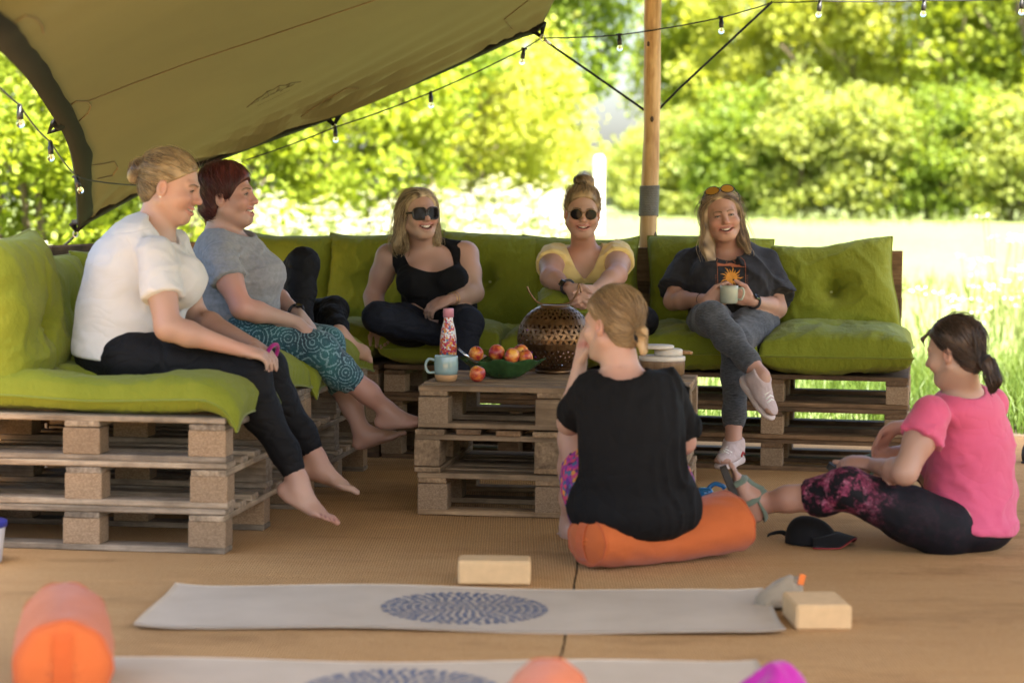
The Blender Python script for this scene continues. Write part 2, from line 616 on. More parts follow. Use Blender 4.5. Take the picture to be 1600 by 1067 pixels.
def on_tent(px, py, lift=0.006):
    r = ray(px, py).normalized()
    hit = tent_bvh.ray_cast(Vector((0, 0, CAM_Z)), r)
    if hit[0] is None:
        return None
    n = hit[1] if hit[1].dot(r) < 0 else -hit[1]
    return hit[0] + n * lift


def band(edge, inner, wid, name):
    """a strip of webbing along an edge, a hair below the canvas."""
    E, I = np.asarray(edge), np.asarray(inner)
    d = I - E
    d = d / np.linalg.norm(d, axis=1)[:, None]
    rows = []
    for k, f in enumerate((-0.012, 0.0, 0.5, 1.0)):
        rows.append(E + d * (wid[:, None] * f))
    T = np.gradient(E, axis=0)
    nn = np.cross(T, d); nn /= np.linalg.norm(nn, axis=1)[:, None]
    nn = np.where((nn * (np.array([0, 0, CAM_Z]) - E)).sum(1)[:, None] > 0, nn, -nn)
    lo = [r + nn * h for r, h in zip(rows, (0.004, 0.012, 0.012, 0.010))]
    hi = [r - nn * 0.008 for r in rows]
    ring = lo + hi[::-1]
    V = np.stack(ring, 1)
    n, k = V.shape[:2]
    Fc = []
    for a in range(n - 1):
        for q in range(k):
            Fc.append((a * k + q, a * k + (q + 1) % k, (a + 1) * k + (q + 1) % k, (a + 1) * k + q))
    return link(name, mesh(name, V.reshape(-1, 3) - tb, Fc, True), m_black_web, tent)


kk = np.arange(NU)
wr = 0.072 + 0.003 * np.sin(kk * 0.5) + 0.02 * np.exp(-((kk - 55) / 4.0) ** 2)
band(cr, S[3], wr, 'edge_band')
kk = np.arange(NV)
wl = 0.082 + 0.004 * np.sin(kk * 0.55) * np.sin(kk * 0.21) + 0.012 * np.exp(-((kk - 20) / 3.0) ** 2)
band(cl, S[:, 3], wl, 'edge_band')


def tent_line(pts, r=0.0035, n=10, name='seam'):
    P = []
    for a, bb in zip(pts[:-1], pts[1:]):
        for k in range(n):
            f = k / n
            q = on_tent(a[0] + (bb[0] - a[0]) * f, a[1] + (bb[1] - a[1]) * f, 0.002)
            if q is not None: P.append(q)
    q = on_tent(*pts[-1], 0.002)
    if q is not None: P.append(q)
    if len(P) < 2: return
    m = MB().tube([p - Vector(tb) for p in P], r, 5, True, 1.0)
    m.build(name, m_seam, tent, True)


tent_line([(100, 170), (118, 158), (136, 158), (150, 153), (200, 133), (300, 96), (450, 46), (580, 2), (640, -20)], 0.0035)
tent_line([(136, 158), (142, 165), (138, 176), (122, 190)], 0.0028)
tent_line([(142, 258), (160, 256), (178, 252), (184, 262), (176, 274), (152, 279)], 0.0028)
tent_line([(20, 36), (38, 24), (56, 28), (66, 40), (68, 52)], 0.003)
tent_line([(832, -5), (788, 30), (800, 46)], 0.003)
tent_line([(143, 330), (150, 338), (160, 336), (170, 322)], 0.0028)
tent_line([(560, 138), (540, 138), (500, 162), (470, 182)], 0.003)

# printed mark on the canvas: a row of tent peaks over a word
m_ink = plain('printed_ink', (0.045, 0.035, 0.015), 0.9, 0.05)
lg = MB()


def logo_px(x, y):
    return 370 + x * 0.075, 110 + y * 0.075


def ink(pts, wpx):
    P = []
    for a, bb in zip(pts[:-1], pts[1:]):
        for k in range(5):
            f = k / 5
            P.append(on_tent(*logo_px(a[0] + (bb[0] - a[0]) * f, a[1] + (bb[1] - a[1]) * f), 0.003))
    P.append(on_tent(*logo_px(*pts[-1]), 0.003))
    P = [p - Vector(tb) for p in P if p is not None]
    if len(P) > 1:
        lg.tube(P, wpx * 0.075 / 380.0 * 0.5, 4, True)


ink([(205, 765), (300, 690), (420, 585), (520, 535), (630, 435), (760, 395), (885, 312), (1020, 300), (1110, 262), (1220, 250), (1330, 232)], 16)
ink([(300, 705), (420, 640), (470, 622)], 10)
ink([(420, 585), (465, 625)], 26)
ink([(630, 435), (672, 515)], 28)
ink([(885, 312), (865, 380), (825, 440)], 18)
ink([(1110, 262), (1070, 320), (1030, 355), (1120, 310)], 16)
for k, (x, y) in enumerate([(520, 595), (560, 572), (600, 556), (640, 535), (700, 500), (745, 478), (775, 466)]):
    ink([(x, y + 8), (x + 22, y - 14)], 14)
    ink([(x + 22, y - 14), (x + 30, y - 4)], 10)
ink([(820, 440), (860, 420), (890, 402), (915, 420), (900, 438), (925, 420), (955, 380)], 13)
ink([(985, 372), (1040, 350), (1090, 322), (1115, 318), (1200, 280)], 11)
for k in range(16):
    x0 = 430 + k * 43
    y0 = 730 - (x0 - 430) * 0.475
    ink([(x0, y0), (x0 + 26, y0 - 12)], 7)
o = lg.build('printed_logo', m_ink, tent, False)
o['label'] = 'small line drawing of tent peaks above a word, printed on the canvas'

# straps and shackles at the edge
m_steel = plain('steel', (0.5, 0.5, 0.5), 0.3, 0.1, 10, metal=1.0)
m_rope = fabric('dark_rope', (0.016, 0.018, 0.017), 0.2, 600, 0.4, 0.05)


def P_(v):
    return Vector(v) - Vector(tb)


def strap(tip, l, r):
    m = MB()
    m.tube([P_(l), P_(tip)], [0.022, 0.010], 6, True, 0.35)
    m.tube([P_(r), P_(tip)], [0.022, 0.010], 6, True, 0.35)
    m.tube([P_(l), P_((Vector(l) + Vector(r)) / 2), P_(r)], 0.02, 6, True, 0.5)
    m.build('tie_strap', m_black_web, tent, True)


strap(W(522, 196, 11.16), W(506, 180, 11.18), W(534, 171, 11.18))
strap(W(846, 58, 10.96), W(826, 44, 10.98), W(850, 34, 10.98))
strap(W(76, 208, 8.9), W(84, 190, 8.8), W(96, 200, 8.95))
strap(W(120, 362, 11.2), W(112, 348, 11.18), W(134, 346, 11.18))
for (px, py, q) in ((848, 60, 10.95), (118, 366, 11.21), (522, 199, 11.16)):
    c0 = W(px, py, q)
    ring = [c0 + Vector((math.cos(a) * 0.012, 0.0, math.sin(a) * 0.016)) for a in np.linspace(0, 2 * math.pi, 13)]
    MB().tube([P_(p) for p in ring], 0.003, 6).build('shackle', m_steel, tent, True)
MB().tube([P_(W(850, 62, 10.95)), P_(W(860, 70, 10.95))], 0.008, 8).build('rope_clamp', m_steel, tent, True)

# guy ropes
def rope(pts, r, name, label, mat=m_rope, cat='rope', n=8):
    b0 = Vector(pts[-1])
    m = MB().tube([Vector(p) - b0 for p in pts], r, n)
    o = m.build(name, mat, None, True, b0)
    return tag(o, label, cat)


POLE_Y = 10.85
pole_at = lambda py: W(1013 + (385 - py) * (8.5 / 385), py, POLE_Y)
rope([W(860, 70, 10.95), W(985, 157, 10.88), pole_at(172) + Vector((-0.035, 0.02, 0))], 0.006, 'guy_rope',
     'dark rope from the corner of the beige canopy down to the wooden pole')
rope([W(1207, 3, 10.8), W(1060, 140, 10.86), pole_at(172) + Vector((0.035, 0.02, 0))], 0.006, 'guy_rope',
     'dark rope rising from the wooden pole to the right, clear of the beige canopy')
rope([W(118, 368, 11.21), W(90, 394, 11.5), Vector((-3.3, 13.2, 0.0))], 0.007, 'guy_rope',
     'dark guy rope from the lowest tip of the canopy to the ground')

# ------------------------------------------------------------------ tent pole
m_pole, t, b = newmat('peeled_pole_wood')
vec = coords(t, (14, 14, 0.9))
g = noise_n(t, vec, 3.0, 7, 0.6)
k2 = noise_n(t, coords(t, (6, 6, 2.2)), 2.2, 3)
c = ramp(t, g, [(0.3, (0.36, 0.20, 0.075)), (0.6, (0.60, 0.40, 0.20)), (0.8, (0.68, 0.49, 0.28))])
c = mix_c(t, 1.0, c, ramp(t, k2, [(0.3, (0.62, 0.52, 0.42)), (0.5, (1, 1, 1))]), 'MULTIPLY')
t.links.new(c, b.inputs['Base Color']); b.inputs['Roughness'].default_value = 0.6
bump(t, b, g, 0.4, 0.006)
pb = Vector((pole_at(560).x, POLE_Y, 0.0))
pole = empty('tent_pole', pb, 0, 'tall peeled wooden tent pole behind the sofa with a grey rope binding', 'pole')
pp, pr = [], []
nzp = Noise(31)
topz = W(1022, -200, POLE_Y).z
for k in range(60):
    f = k / 59
    z = -0.05 + f * (topz + 0.05)
    px = pole_at(385 - 0).x + (pole_at(0).x - pole_at(385).x) * ((z - pole_at(385).z) / (pole_at(0).z - pole_at(385).z))
    pp.append(Vector((px - pb.x + 0.004 * math.sin(z * 5), 0.003 * math.sin(z * 4), z)))
    pr.append(0.0435 - 0.0025 * f + 0.0022 * math.sin(z * 11) * math.sin(z * 4.3 + 1))
MB().tube(pp, pr, 20).build('shaft', m_pole, pole, True)
m_wrap = fabric('grey_cord', (0.17, 0.165, 0.15), 0.25, 500, 0.6, 0.1)
wm = MB()
z0, z1 = pole_at(338).z, pole_at(291).z
turns = 17
pts = []
for k in range(turns * 16 + 1):
    a = 2 * math.pi * k / 16
    z = z0 + (z1 - z0) * k / (turns * 16)
    cx = np.interp(z, [p.z for p in pp], [p.x for p in pp])
    pts.append(Vector((cx + 0.0455 * math.cos(a), 0.0455 * math.sin(a), z)))
wm.tube(pts, 0.0052, 6)
wm.build('rope_binding', m_wrap, pole, True)
m_knot = plain('knot', (0.05, 0.025, 0.01), 0.7, 0.3, 60)
for (px, py, s) in ((1018, 187, 0.008), (1024, 369, 0.013), (1012, 70, 0.007)):
    c0 = pole_at(py); dx = (px - (1013 + (385 - py) * 0.022)) / ppm(POLE_Y)
    km = MB().lathe([(s * 0.2, -0.004), (s, 0.0), (s * 1.05, 0.003), (s * 0.5, 0.006)], 14)
    ang = math.asin(max(-0.9, min(0.9, dx / 0.043)))
    R = Matrix.Rotation(ang, 3, 'Z') @ Matrix.Rotation(math.pi / 2, 3, 'X') @ Matrix.Diagonal((1, 1.7, 1))
    V = [R @ Vector(p) + c0 - pb + Vector((math.sin(ang) * 0.0395, -math.cos(ang) * 0.0395, 0)) for p in km.v]
    link('knot', mesh('knot', np.array([tuple(p) for p in V]), km.f, True), m_knot, pole)

# ------------------------------------------------------------------ festoon lights
m_bulb = glass_mat('bulb_glass', (1, 1, 1), 0.02, 1.25)
m_sock = plain('black_plastic', (0.012, 0.012, 0.013), 0.45, 0.1)
m_fil = plain('filament', (0.6, 0.45, 0.25), 0.4, 0.1, metal=0.5)
sock_me = MB().lathe([(0.011, 0.030), (0.0135, 0.028), (0.0135, 0.0), (0.0175, -0.004), (0.0165, -0.045), (0.0120, -0.048)][::-1], 14).me('socket', True)
bulb_me = MB().lathe([(0.0, -0.092), (0.010, -0.090), (0.019, -0.082), (0.0225, -0.070), (0.020, -0.058), (0.013, -0.049), (0.012, -0.040)], 18).me('bulb', True)
fil_me = MB().lathe([(0.0005, -0.078), (0.0045, -0.072), (0.0045, -0.055), (0.002, -0.048)], 8).me('filament', True)
clip_me = MB().tube([(-0.022, 0, 0.03), (0.022, 0, 0.03)], 0.008, 8).me('clip', True)


def festoon(pts, bulbs, label):
    base = Vector(pts[0])
    root = empty('festoon_lights', base, 0, label, 'string lights', 'festoon light strings hung along the canopy edge')
    P = []
    for a, bb in zip(pts[:-1], pts[1:]):
        a, bb = Vector(a), Vector(bb)
        for k in range(8):
            f = k / 8
            p = a.lerp(bb, f)
            p.z -= 0.03 * (a - bb).length * 4 * f * (1 - f) * 0.35
            P.append(p - base)
    P.append(Vector(pts[-1]) - base)
    MB().tube(P, 0.0036, 6).build('cable', m_sock, root, True)
    rr = random.Random(3)
    for (p, tilt) in bulbs:
        rot = (rr.uniform(-.1, .1), tilt, rr.uniform(0, 3))
        p = Vector(p) - base
        s = link('socket', sock_me, m_sock, root, p + Vector((0, 0, -0.018)), rot)
        s.scale = (0.68, 0.68, 0.68)
        link('clip', clip_me, m_sock, s)
        bo = link('bulb', bulb_me, m_bulb, s)
        link('filament', fil_me, m_fil, s)
    return root


fb = [W(524, 199, 11.1), W(673, 145, 11.08), W(818, 77, 11.0), W(968, 55, 10.8), W(1127, 28, 10.7), W(1281, 2, 10.6), W(1444, 1, 10.5), W(1597, -2, 10.4)]
festoon([W(385, 250, 11.12), fb[0], fb[1], fb[2], W(845, 60, 10.95), fb[3], fb[4], W(1207, 4, 10.78), fb[5], fb[6], fb[7], W(1700, -8, 10.0)],
        [(p, 0.15 if k < 3 else 0.0) for k, p in enumerate(fb)], 'festoon bulbs on a black cable along the canopy edge and out past the pole')
lb = [W(31, 165, 7.7), W(79, 222, 8.9), W(120, 276, 9.9)]
festoon([W(-60, 70, 6.6), lb[0], lb[1], lb[2], W(140, 282, 10.0), W(230, 290, 10.5), W(330, 262, 11.0)],
        list(zip(lb, (0.05, 0.0, -0.35))), 'festoon bulbs on a black cable hanging beside the black curved edge of the canopy')
# ================================================================== trees, hedge, meadow plants
m_leaf1 = leaf_mat('leaves_bright', (0.140, 0.210, 0.017), (0.322, 0.378, 0.042), 0.55)
m_leaf2 = leaf_mat('leaves_yellow_green', (0.252, 0.308, 0.036), (0.420, 0.448, 0.084), 0.5)
m_leaf3 = leaf_mat('leaves_mid_green', (0.098, 0.168, 0.020), (0.224, 0.301, 0.039), 0.55)
m_leaf4 = leaf_mat('leaves_hawthorn', (0.168, 0.231, 0.042), (0.350, 0.392, 0.112), 0.55)
m_bark = plain('bark', (0.10, 0.075, 0.05), 0.95, 0.35, 14, 0.6, 30)


def leaf_cloud(cent, n_per, rad, size, seed, up=0.35):
    """many small leaf blades round each clump centre."""
    r = np.random.RandomState(seed)
    K = len(cent)
    cen = np.repeat(cent, n_per, 0)
    off = r.normal(size=(len(cen), 3))
    off /= np.linalg.norm(off, axis=1)[:, None]
    off *= (r.uniform(0, 1, (len(cen), 1)) ** 0.45) * np.repeat(np.asarray(rad), n_per)[:, None]
    off[:, 2] *= 0.75
    P = cen + off
    d = r.normal(size=(len(P), 3)); d[:, 2] -= 0.4
    d /= np.linalg.norm(d, axis=1)[:, None]
    n = r.normal(size=(len(P), 3)); n[:, 2] += up
    s = np.cross(d, n); s /= np.linalg.norm(s, axis=1)[:, None] + 1e-9
    L = size * r.uniform(0.6, 1.3, (len(P), 1))
    w = L * 0.36
    V = np.stack([P - d * L * 0.5, P + s * w, P + d * L * 0.5, P - s * w], 1).reshape(-1, 3)
    i = np.arange(len(P))[:, None] * 4
    return V, np.concatenate([i, i + 1, i + 2, i + 3], 1)


def crown_centres(n, rx, ry, rz, cz, seed, lobes=6):
    r = np.random.RandomState(seed)
    ld = r.normal(size=(lobes, 3)); ld /= np.linalg.norm(ld, axis=1)[:, None]
    out = []
    while len(out) < n:
        d = r.normal(size=3); d /= np.linalg.norm(d)
        rad = r.uniform(0, 1) ** 0.4
        lob = 0.70 + 0.32 * max(0, (ld @ d).max()) ** 3 + r.uniform(-.08, .08)
        out.append(d * rad * lob * np.array([rx, ry, rz]) + np.array([0, 0, cz]))
    return np.array(out)


def tree(name, label, X, Y, height, rx, rz, leaf, mat, seed, clumps=70, per=70, crad=0.5, trunk=0.12, low=0.05, group=None, cat='tree'):
    z0 = float(zt(Y)) - 0.03
    root = empty(name, (X, Y, z0), 0, label, cat, group)
    r = random.Random(seed)
    cz = height - rz * 0.9
    cen = crown_centres(clumps, rx, rx * 0.8, rz, cz, seed)
    cen = cen[cen[:, 2] > low]
    rs = np.random.RandomState(seed + 1)
    V, Fc = leaf_cloud(cen, per, rs.uniform(0.6, 1.25, len(cen)) * crad, leaf, seed + 2)
    V[:, 2] = np.maximum(V[:, 2], 0.0)
    link('crown', mesh('crown', V, Fc), mat, root)
    m = MB()
    def limb(p, d, L, rad, depth):
        pts, rr = [p], [rad]
        q = p.copy(); dd = d.copy()
        for k in range(5):
            dd = (dd + Vector((r.uniform(-.16, .16), r.uniform(-.16, .16), r.uniform(-.02, .1)))).normalized()
            q = q + dd * L / 5
            pts.append(q.copy()); rr.append(rad * (1 - 0.13 * (k + 1)))
        m.tube(pts, rr, 8 if depth == 0 else 5)
        if depth < 2:
            for k in range(4 if depth == 0 else 3):
                j = r.randint(2, 5)
                a = r.uniform(0, 6.28)
                nd_ = (dd * 0.6 + Vector((math.cos(a), math.sin(a), r.uniform(0.2, 0.7)))).normalized()
                limb(pts[j], nd_, L * 0.5, rr[j] * 0.6, depth + 1)
    ns = 1 if trunk > 0.07 else 4
    for k in range(ns):
        limb(Vector((r.uniform(-.3, .3) * (ns > 1), r.uniform(-.2, .2) * (ns > 1), -0.1)),
             Vector((r.uniform(-.1, .1), r.uniform(-.1, .1), 1)).normalized(), height * 0.62, trunk, 0)
    m.build('trunk', m_bark, root, True)
    return root


def at(px, Y):
    return (px - 800.0) / ppm(Y)


g1 = 'shrubs along the left edge of the meadow'
# bright bush beyond the left opening of the tent
tree('leafy_bush', 'bright leafy bush seen under the curved left edge of the canopy', at(30, 19), 19, 3.6, 1.55, 1.9, 0.085, m_leaf1, 11, 150, 90, 0.42, 0.05, cat='bush')
tree('leafy_bush', 'low bright bush half hidden by the tip of the canopy', at(215, 20.5), 20.5, 2.3, 1.2, 1.2, 0.085, m_leaf1, 12, 80, 80, 0.4, 0.05, cat='bush')
tree('leafy_bush', 'dark green bush at the outer edge of the meadow beside the bright bush', at(-160, 21), 21, 4.4, 1.6, 2.2, 0.09, m_leaf3, 13, 110, 80, 0.45, 0.05, cat='bush')
# middle left shrubs
tree('leafy_bush', 'yellow green bush behind the two women in profile', at(440, 27), 27, 3.3, 1.5, 1.7, 0.11, m_leaf1, 21, 110, 80, 0.42, 0.05, group=g1, cat='bush')
tree('leafy_bush', 'bright green bush with a dark gap behind the woman in the black top', at(590, 30), 30, 3.7, 1.25, 1.8, 0.12, m_leaf1, 22, 100, 75, 0.42, 0.05, group=g1, cat='bush')
tree('small_tree', 'small green tree with a dark leaning trunk behind the bright bush', at(665, 33), 33, 4.6, 1.15, 1.5, 0.13, m_leaf3, 23, 70, 70, 0.42, 0.09)
tree('pale_bush', 'broad pale yellow green bush left of the dark trunked tree', at(750, 37), 37, 4.3, 1.75, 2.2, 0.12, m_leaf2, 24, 150, 80, 0.5, 0.05, cat='bush')
tree('pale_bush', 'rounded pale green bush at the foot of the dark trunked tree', at(835, 40), 40, 3.3, 1.2, 1.6, 0.12, m_leaf2, 25, 90, 75, 0.45, 0.05, cat='bush')
tree('broadleaf_tree', 'taller mid green tree with a dark trunk near the white post', at(905, 43), 43, 7.6, 1.55, 2.9, 0.15, m_leaf3, 26, 120, 62, 0.5, 0.13)
tree('broadleaf_tree', 'bright tree rising above the pale bushes, beside the canopy corner', at(845, 52), 52, 9.2, 1.9, 3.0, 0.17, m_leaf2, 27, 110, 62, 0.6, 0.13)
tree('broadleaf_tree', 'pale tree far back above the bright bushes', at(600, 54), 54, 7.0, 2.6, 2.7, 0.17, m_leaf2, 28, 120, 62, 0.65, 0.13)
tree('broadleaf_tree', 'pale tree far back between the canopy edge and the pale bush', at(725, 58), 58, 8.2, 2.4, 2.9, 0.17, m_leaf2, 29, 120, 62, 0.65, 0.13)
tree('broadleaf_tree', 'tree behind the bushes that the two women in profile sit before', at(420, 50), 50, 6.8, 2.6, 2.7, 0.17, m_leaf1, 30, 110, 62, 0.65, 0.13)
# beyond the pole: tall hedge of trees and lower hawthorn
g2 = 'tall trees behind the field'
for k, (px, Y, h, rx, rz, mt, lab) in enumerate([
        (1090, 60, 8.2, 1.9, 3.2, m_leaf1, 'narrow mid green tree just past the wooden pole'),
        (1200, 57, 9.0, 2.3, 3.8, m_leaf2, 'pale yellow green tree above the hedge next to the narrow tree'),
        (1330, 55, 9.4, 2.3, 3.9, m_leaf2, 'tall pale tree behind the field, between pale and bright trees'),
        (1450, 53, 9.0, 2.1, 3.8, m_leaf2, 'bright green tree rising behind the field hedge'),
        (1560, 50, 9.0, 2.1, 3.9, m_leaf1, 'bright sunlit tree at the open end of the tree row'),
        (1680, 48, 8.6, 2.0, 3.7, m_leaf1, 'mid green tree closing the tree row')]):
    tree('field_tree', lab, at(px, Y), Y, h, rx * 1.15, rz * 1.25, 0.19, mt, 40 + k, 190, 62, 0.66, 0.14, 0.4, g2)
g3 = 'hawthorn shrubs of the low hedge'
for k, (px, Y, h, rx, mt, lab) in enumerate([
        (1075, 50, 2.5, 1.1, m_leaf4, 'yellowish low shrub at the end of the hedge beside the pole'),
        (1150, 47, 2.9, 1.3, m_leaf3, 'dull green hawthorn in the low hedge by the yellowish shrub'),
        (1260, 46, 3.0, 1.4, m_leaf4, 'grey green hawthorn in the middle of the low hedge'),
        (1370, 45.5, 3.1, 1.4, m_leaf4, 'pale hawthorn in the low hedge with yellow tips'),
        (1480, 45, 3.1, 1.4, m_leaf3, 'hawthorn in the low hedge with darker gaps'),
        (1590, 44.5, 3.0, 1.4, m_leaf4, 'pale green hawthorn at the far end of the low hedge'),
        (1700, 44, 3.0, 1.4, m_leaf4, 'last hawthorn of the low hedge')]):
    tree('hawthorn_shrub', lab, at(px, Y), Y, h, rx, h * 0.62, 0.12, mt, 60 + k, 150, 70, 0.45, 0.04, 0.0, g3, 'shrub')

tree('pale_bush', 'far pale bushes in the gap beside the pole', at(1015, 80), 80, 3.4, 2.6, 2.0, 0.2, m_leaf4, 91, 120, 60, 0.7, 0.05, cat='bush')
tree('broadleaf_tree', 'thin pale tree far off in the sky gap beside the pole', at(1052, 90), 90, 9.5, 1.5, 3.4, 0.22, m_leaf4, 92, 50, 60, 0.7, 0.12)
# white post and pale stone at the field edge
m_white = plain('white_paint', (0.78, 0.77, 0.72), 0.6, 0.06)
pY = 36.0
pz = float(zt(pY))
ph = W(933, 246, pY).z - pz
mp_ = MB().box((0, 0, ph / 2 - 0.05), (0.17, 0.17, ph + 0.1), None, 0.02).box((0, 0, ph + 0.015), (0.13, 0.13, 0.03), None, 0.012)
tag(mp_.build('marker_post', m_white, None, False, (at(933, pY), pY, pz)), 'white square post standing at the field edge', 'post')
nzs = Noise(77)
rs = []
u_, v_ = np.meshgrid(np.linspace(0, 2 * np.pi, 29)[:-1], np.linspace(-np.pi / 2, np.pi / 2, 15))
Pst = np.stack([np.cos(v_) * np.cos(u_), np.cos(v_) * np.sin(u_), np.sin(v_)], -1)
Pst = Pst * (1 + 0.16 * nzs(Pst, 2.3) + 0.05 * nzs(Pst, 7))[..., None] * np.array([0.34, 0.28, 0.42])
nx = 28
ii = (np.arange(14)[:, None] * nx + np.arange(nx)[None, :])
jj = (np.arange(14)[:, None] * nx + (np.arange(nx) + 1)[None, :] % nx)
Fs = np.stack([ii, jj, jj + nx, ii + nx], -1).reshape(-1, 4)
m_stone = plain('pale_stone', (0.40, 0.39, 0.36), 0.9, 0.15, 4, 0.6, 12)
tag(link('boulder', mesh('boulder', Pst.reshape(-1, 3), Fs, True), m_stone, None, (at(868, 34), 34, float(zt(34)) + 0.30)),
    'pale upright stone in the tall grass near the white post', 'stone')


# --- grass and flowers (uncountable)
def blades(n, xr, yr, hr, w, seed, lean=0.45, dens=None):
    r = np.random.RandomState(seed)
    X = r.uniform(*xr, n); Y = yr[0] + (yr[1] - yr[0]) * r.uniform(0, 1, n) ** 1.5
    if dens is not None:
        keep = dens(X, Y, r.uniform(0, 1, n)); X, Y = X[keep], Y[keep]; n = len(X)
    Z = zt(Y) - 0.02
    H = r.uniform(hr[0], hr[1], n) * r.uniform(0.6, 1.1, n)
    a = r.uniform(0, 6.28, n); ln = r.uniform(0.1, lean, n) * H
    dx, dy = np.cos(a) * ln, np.sin(a) * ln
    a2 = r.uniform(0, 6.28, n); wx, wy = np.cos(a2) * w, np.sin(a2) * w
    B = np.stack([X, Y, Z], -1)
    M = B + np.stack([dx * 0.35, dy * 0.35, H * 0.6], -1)
    T = B + np.stack([dx, dy, H], -1)
    S_ = np.stack([wx, wy, wx * 0], -1)
    V = np.stack([B - S_, B + S_, M + S_ * 0.7, M - S_ * 0.7, T], 1).reshape(-1, 3)
    i = np.arange(n) * 5
    q = np.stack([i, i + 1, i + 2, i + 3], 1)
    tq = np.stack([i + 3, i + 2, i + 4, i + 4], 1)
    tris = np.concatenate([q[:, [0, 1, 2]], q[:, [0, 2, 3]], tq[:, [0, 1, 2]]])
    return V, tris


m_grass = leaf_mat('grass_blades', (0.040, 0.085, 0.010), (0.105, 0.15, 0.024), 0.4, 0.8)
m_grass2 = leaf_mat('tall_meadow_grass', (0.075, 0.11, 0.02), (0.17, 0.20, 0.065), 0.4, 0.5)
V, Fc = blades(24000, (-6.2, 6.2), (11.5, 19.0), (0.08, 0.22), 0.0042, 101)
V2, F2 = blades(9000, (2.0, 6.0), (11.6, 16.0), (0.14, 0.30), 0.005, 102, 0.9)
V = np.concatenate([V, V2]); Fc = np.concatenate([Fc, F2 + len(V) - len(V2)])
tag(link('grass', mesh('grass', V, Fc), m_grass), 'long green grass growing just behind the pallet seating', 'grass', None, 'stuff')
nd_ = Noise(8)
V, Fc = blades(26000, (-14, 13), (19, 46), (0.10, 0.28), 0.011, 103, 0.6,
               lambda X, Y, q: (nd_(np.stack([X, Y, X * 0], -1), 0.6) + 0.6 > q * 1.2) & ~((X > 1.2) & (Y > 26) & (Y < 41)))
tag(link('meadow_grass', mesh('meadow_grass', V, Fc), m_grass2), 'tall pale grass across the sunlit meadow', 'grass', None, 'stuff')

# cow parsley: stems with white flower heads
r = np.random.RandomState(7)
SV, SF, HV, HF = [], [], [], []
spots = []
for _ in range(520):
    px = r.uniform(380, 900) if r.uniform() < 0.75 else r.uniform(-40, 180)
    Y = r.uniform(20, 34) if px > 300 else r.uniform(13.5, 17.5)
    spots.append((at(px, Y), Y))
for _ in range(12):
    Y = r.uniform(15, 22)
    spots.append((at(r.uniform(1420, 1620), Y), Y))
sb, hb = 0, 0
for (x, y) in spots:
    z = float(zt(y)) - 0.03
    H = r.uniform(0.55, 1.05) * (1.0 if y > 18 else 0.8)
    nu = r.randint(3, 6)
    for k in range(nu):
        tip = np.array([x + r.normal() * 0.12, y + r.normal() * 0.12, z + H * r.uniform(0.75, 1.05)])
        b0 = np.array([x, y, z])
        w = 0.005
        SV += [b0 + [-w, 0, 0], b0 + [w, 0, 0], tip + [w * 0.6, 0, 0], tip - [w * 0.6, 0, 0]]
        SF.append((sb, sb + 1, sb + 2, sb + 3)); sb += 4
        for q in range(12):
            c = tip + np.array([r.normal() * 0.032, r.normal() * 0.032, r.normal() * 0.010])
            s = r.uniform(0.008, 0.015)
            a = r.uniform(0, 3.14)
            dx = np.array([math.cos(a), math.sin(a), r.uniform(-.5, .5)]) * s
            dy = np.array([-math.sin(a), math.cos(a), r.uniform(-.5, .5)]) * s
            HV += [c - dx, c - dy, c + dx, c + dy]
            HF.append((hb, hb + 1, hb + 2, hb + 3)); hb += 4
cp = link('cow_parsley', mesh('cow_parsley', np.array(SV), np.array(SF)), m_grass2)
tag(cp, 'white cow parsley in flower through the tall grass', 'wildflowers', None, 'stuff')
m_petal = leaf_mat('white_petals', (0.62, 0.63, 0.55), (0.78, 0.78, 0.72), 0.3)
fh = link('flower_heads', mesh('flower_heads', np.array(HV), np.array(HF)), m_petal, cp)
fh['kind'] = 'stuff'
# ================================================================== pallets
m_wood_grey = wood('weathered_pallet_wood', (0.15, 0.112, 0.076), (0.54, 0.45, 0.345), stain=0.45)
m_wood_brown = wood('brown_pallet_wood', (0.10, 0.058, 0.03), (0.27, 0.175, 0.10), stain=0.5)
m_wood_table = wood('table_pallet_wood', (0.16, 0.105, 0.06), (0.50, 0.36, 0.22), stain=0.4)
m_chip, t, b = newmat('pressed_chip_block')
oi = t.nodes.new('ShaderNodeObjectInfo')
vo = t.nodes.new('ShaderNodeTexVoronoi'); vo.inputs['Scale'].default_value = 190.0
t.links.new(coords(t, (1, 1, 2.0)), vo.inputs['Vector'])
c = ramp(t, vo.outputs['Color'], [(0.2, (0.23, 0.155, 0.09)), (0.8, (0.36, 0.26, 0.165))])
c = mix_c(t, 1.0, c, ramp(t, oi.outputs['Random'], [(0, (0.65, 0.63, 0.6)), (1, (1.05, 1.0, 0.95))]), 'MULTIPLY')
t.links.new(c, b.inputs['Base Color']); b.inputs['Roughness'].default_value = 0.9
bump(t, b, vo.outputs['Distance'], 0.35, 0.003)

_board = {}


def board_me(l, w, h, v=0):
    key = (round(l, 3), round(w, 3), round(h, 3), v)
    if key not in _board:
        r = random.Random(hash(key) & 0xffff)
        m = MB().box((0, 0, 0), (l, w, h), None, 0.003)
        bow = r.uniform(-0.003, 0.003)
        m.v = [(x, y + r.uniform(-.0012, .0012), z + bow * (2 * x / l) ** 2 + r.uniform(-.0008, .0008)) for (x, y, z) in m.v]
        _board[key] = m.me('board')
    return _board[key]


pal_rng = random.Random(17)


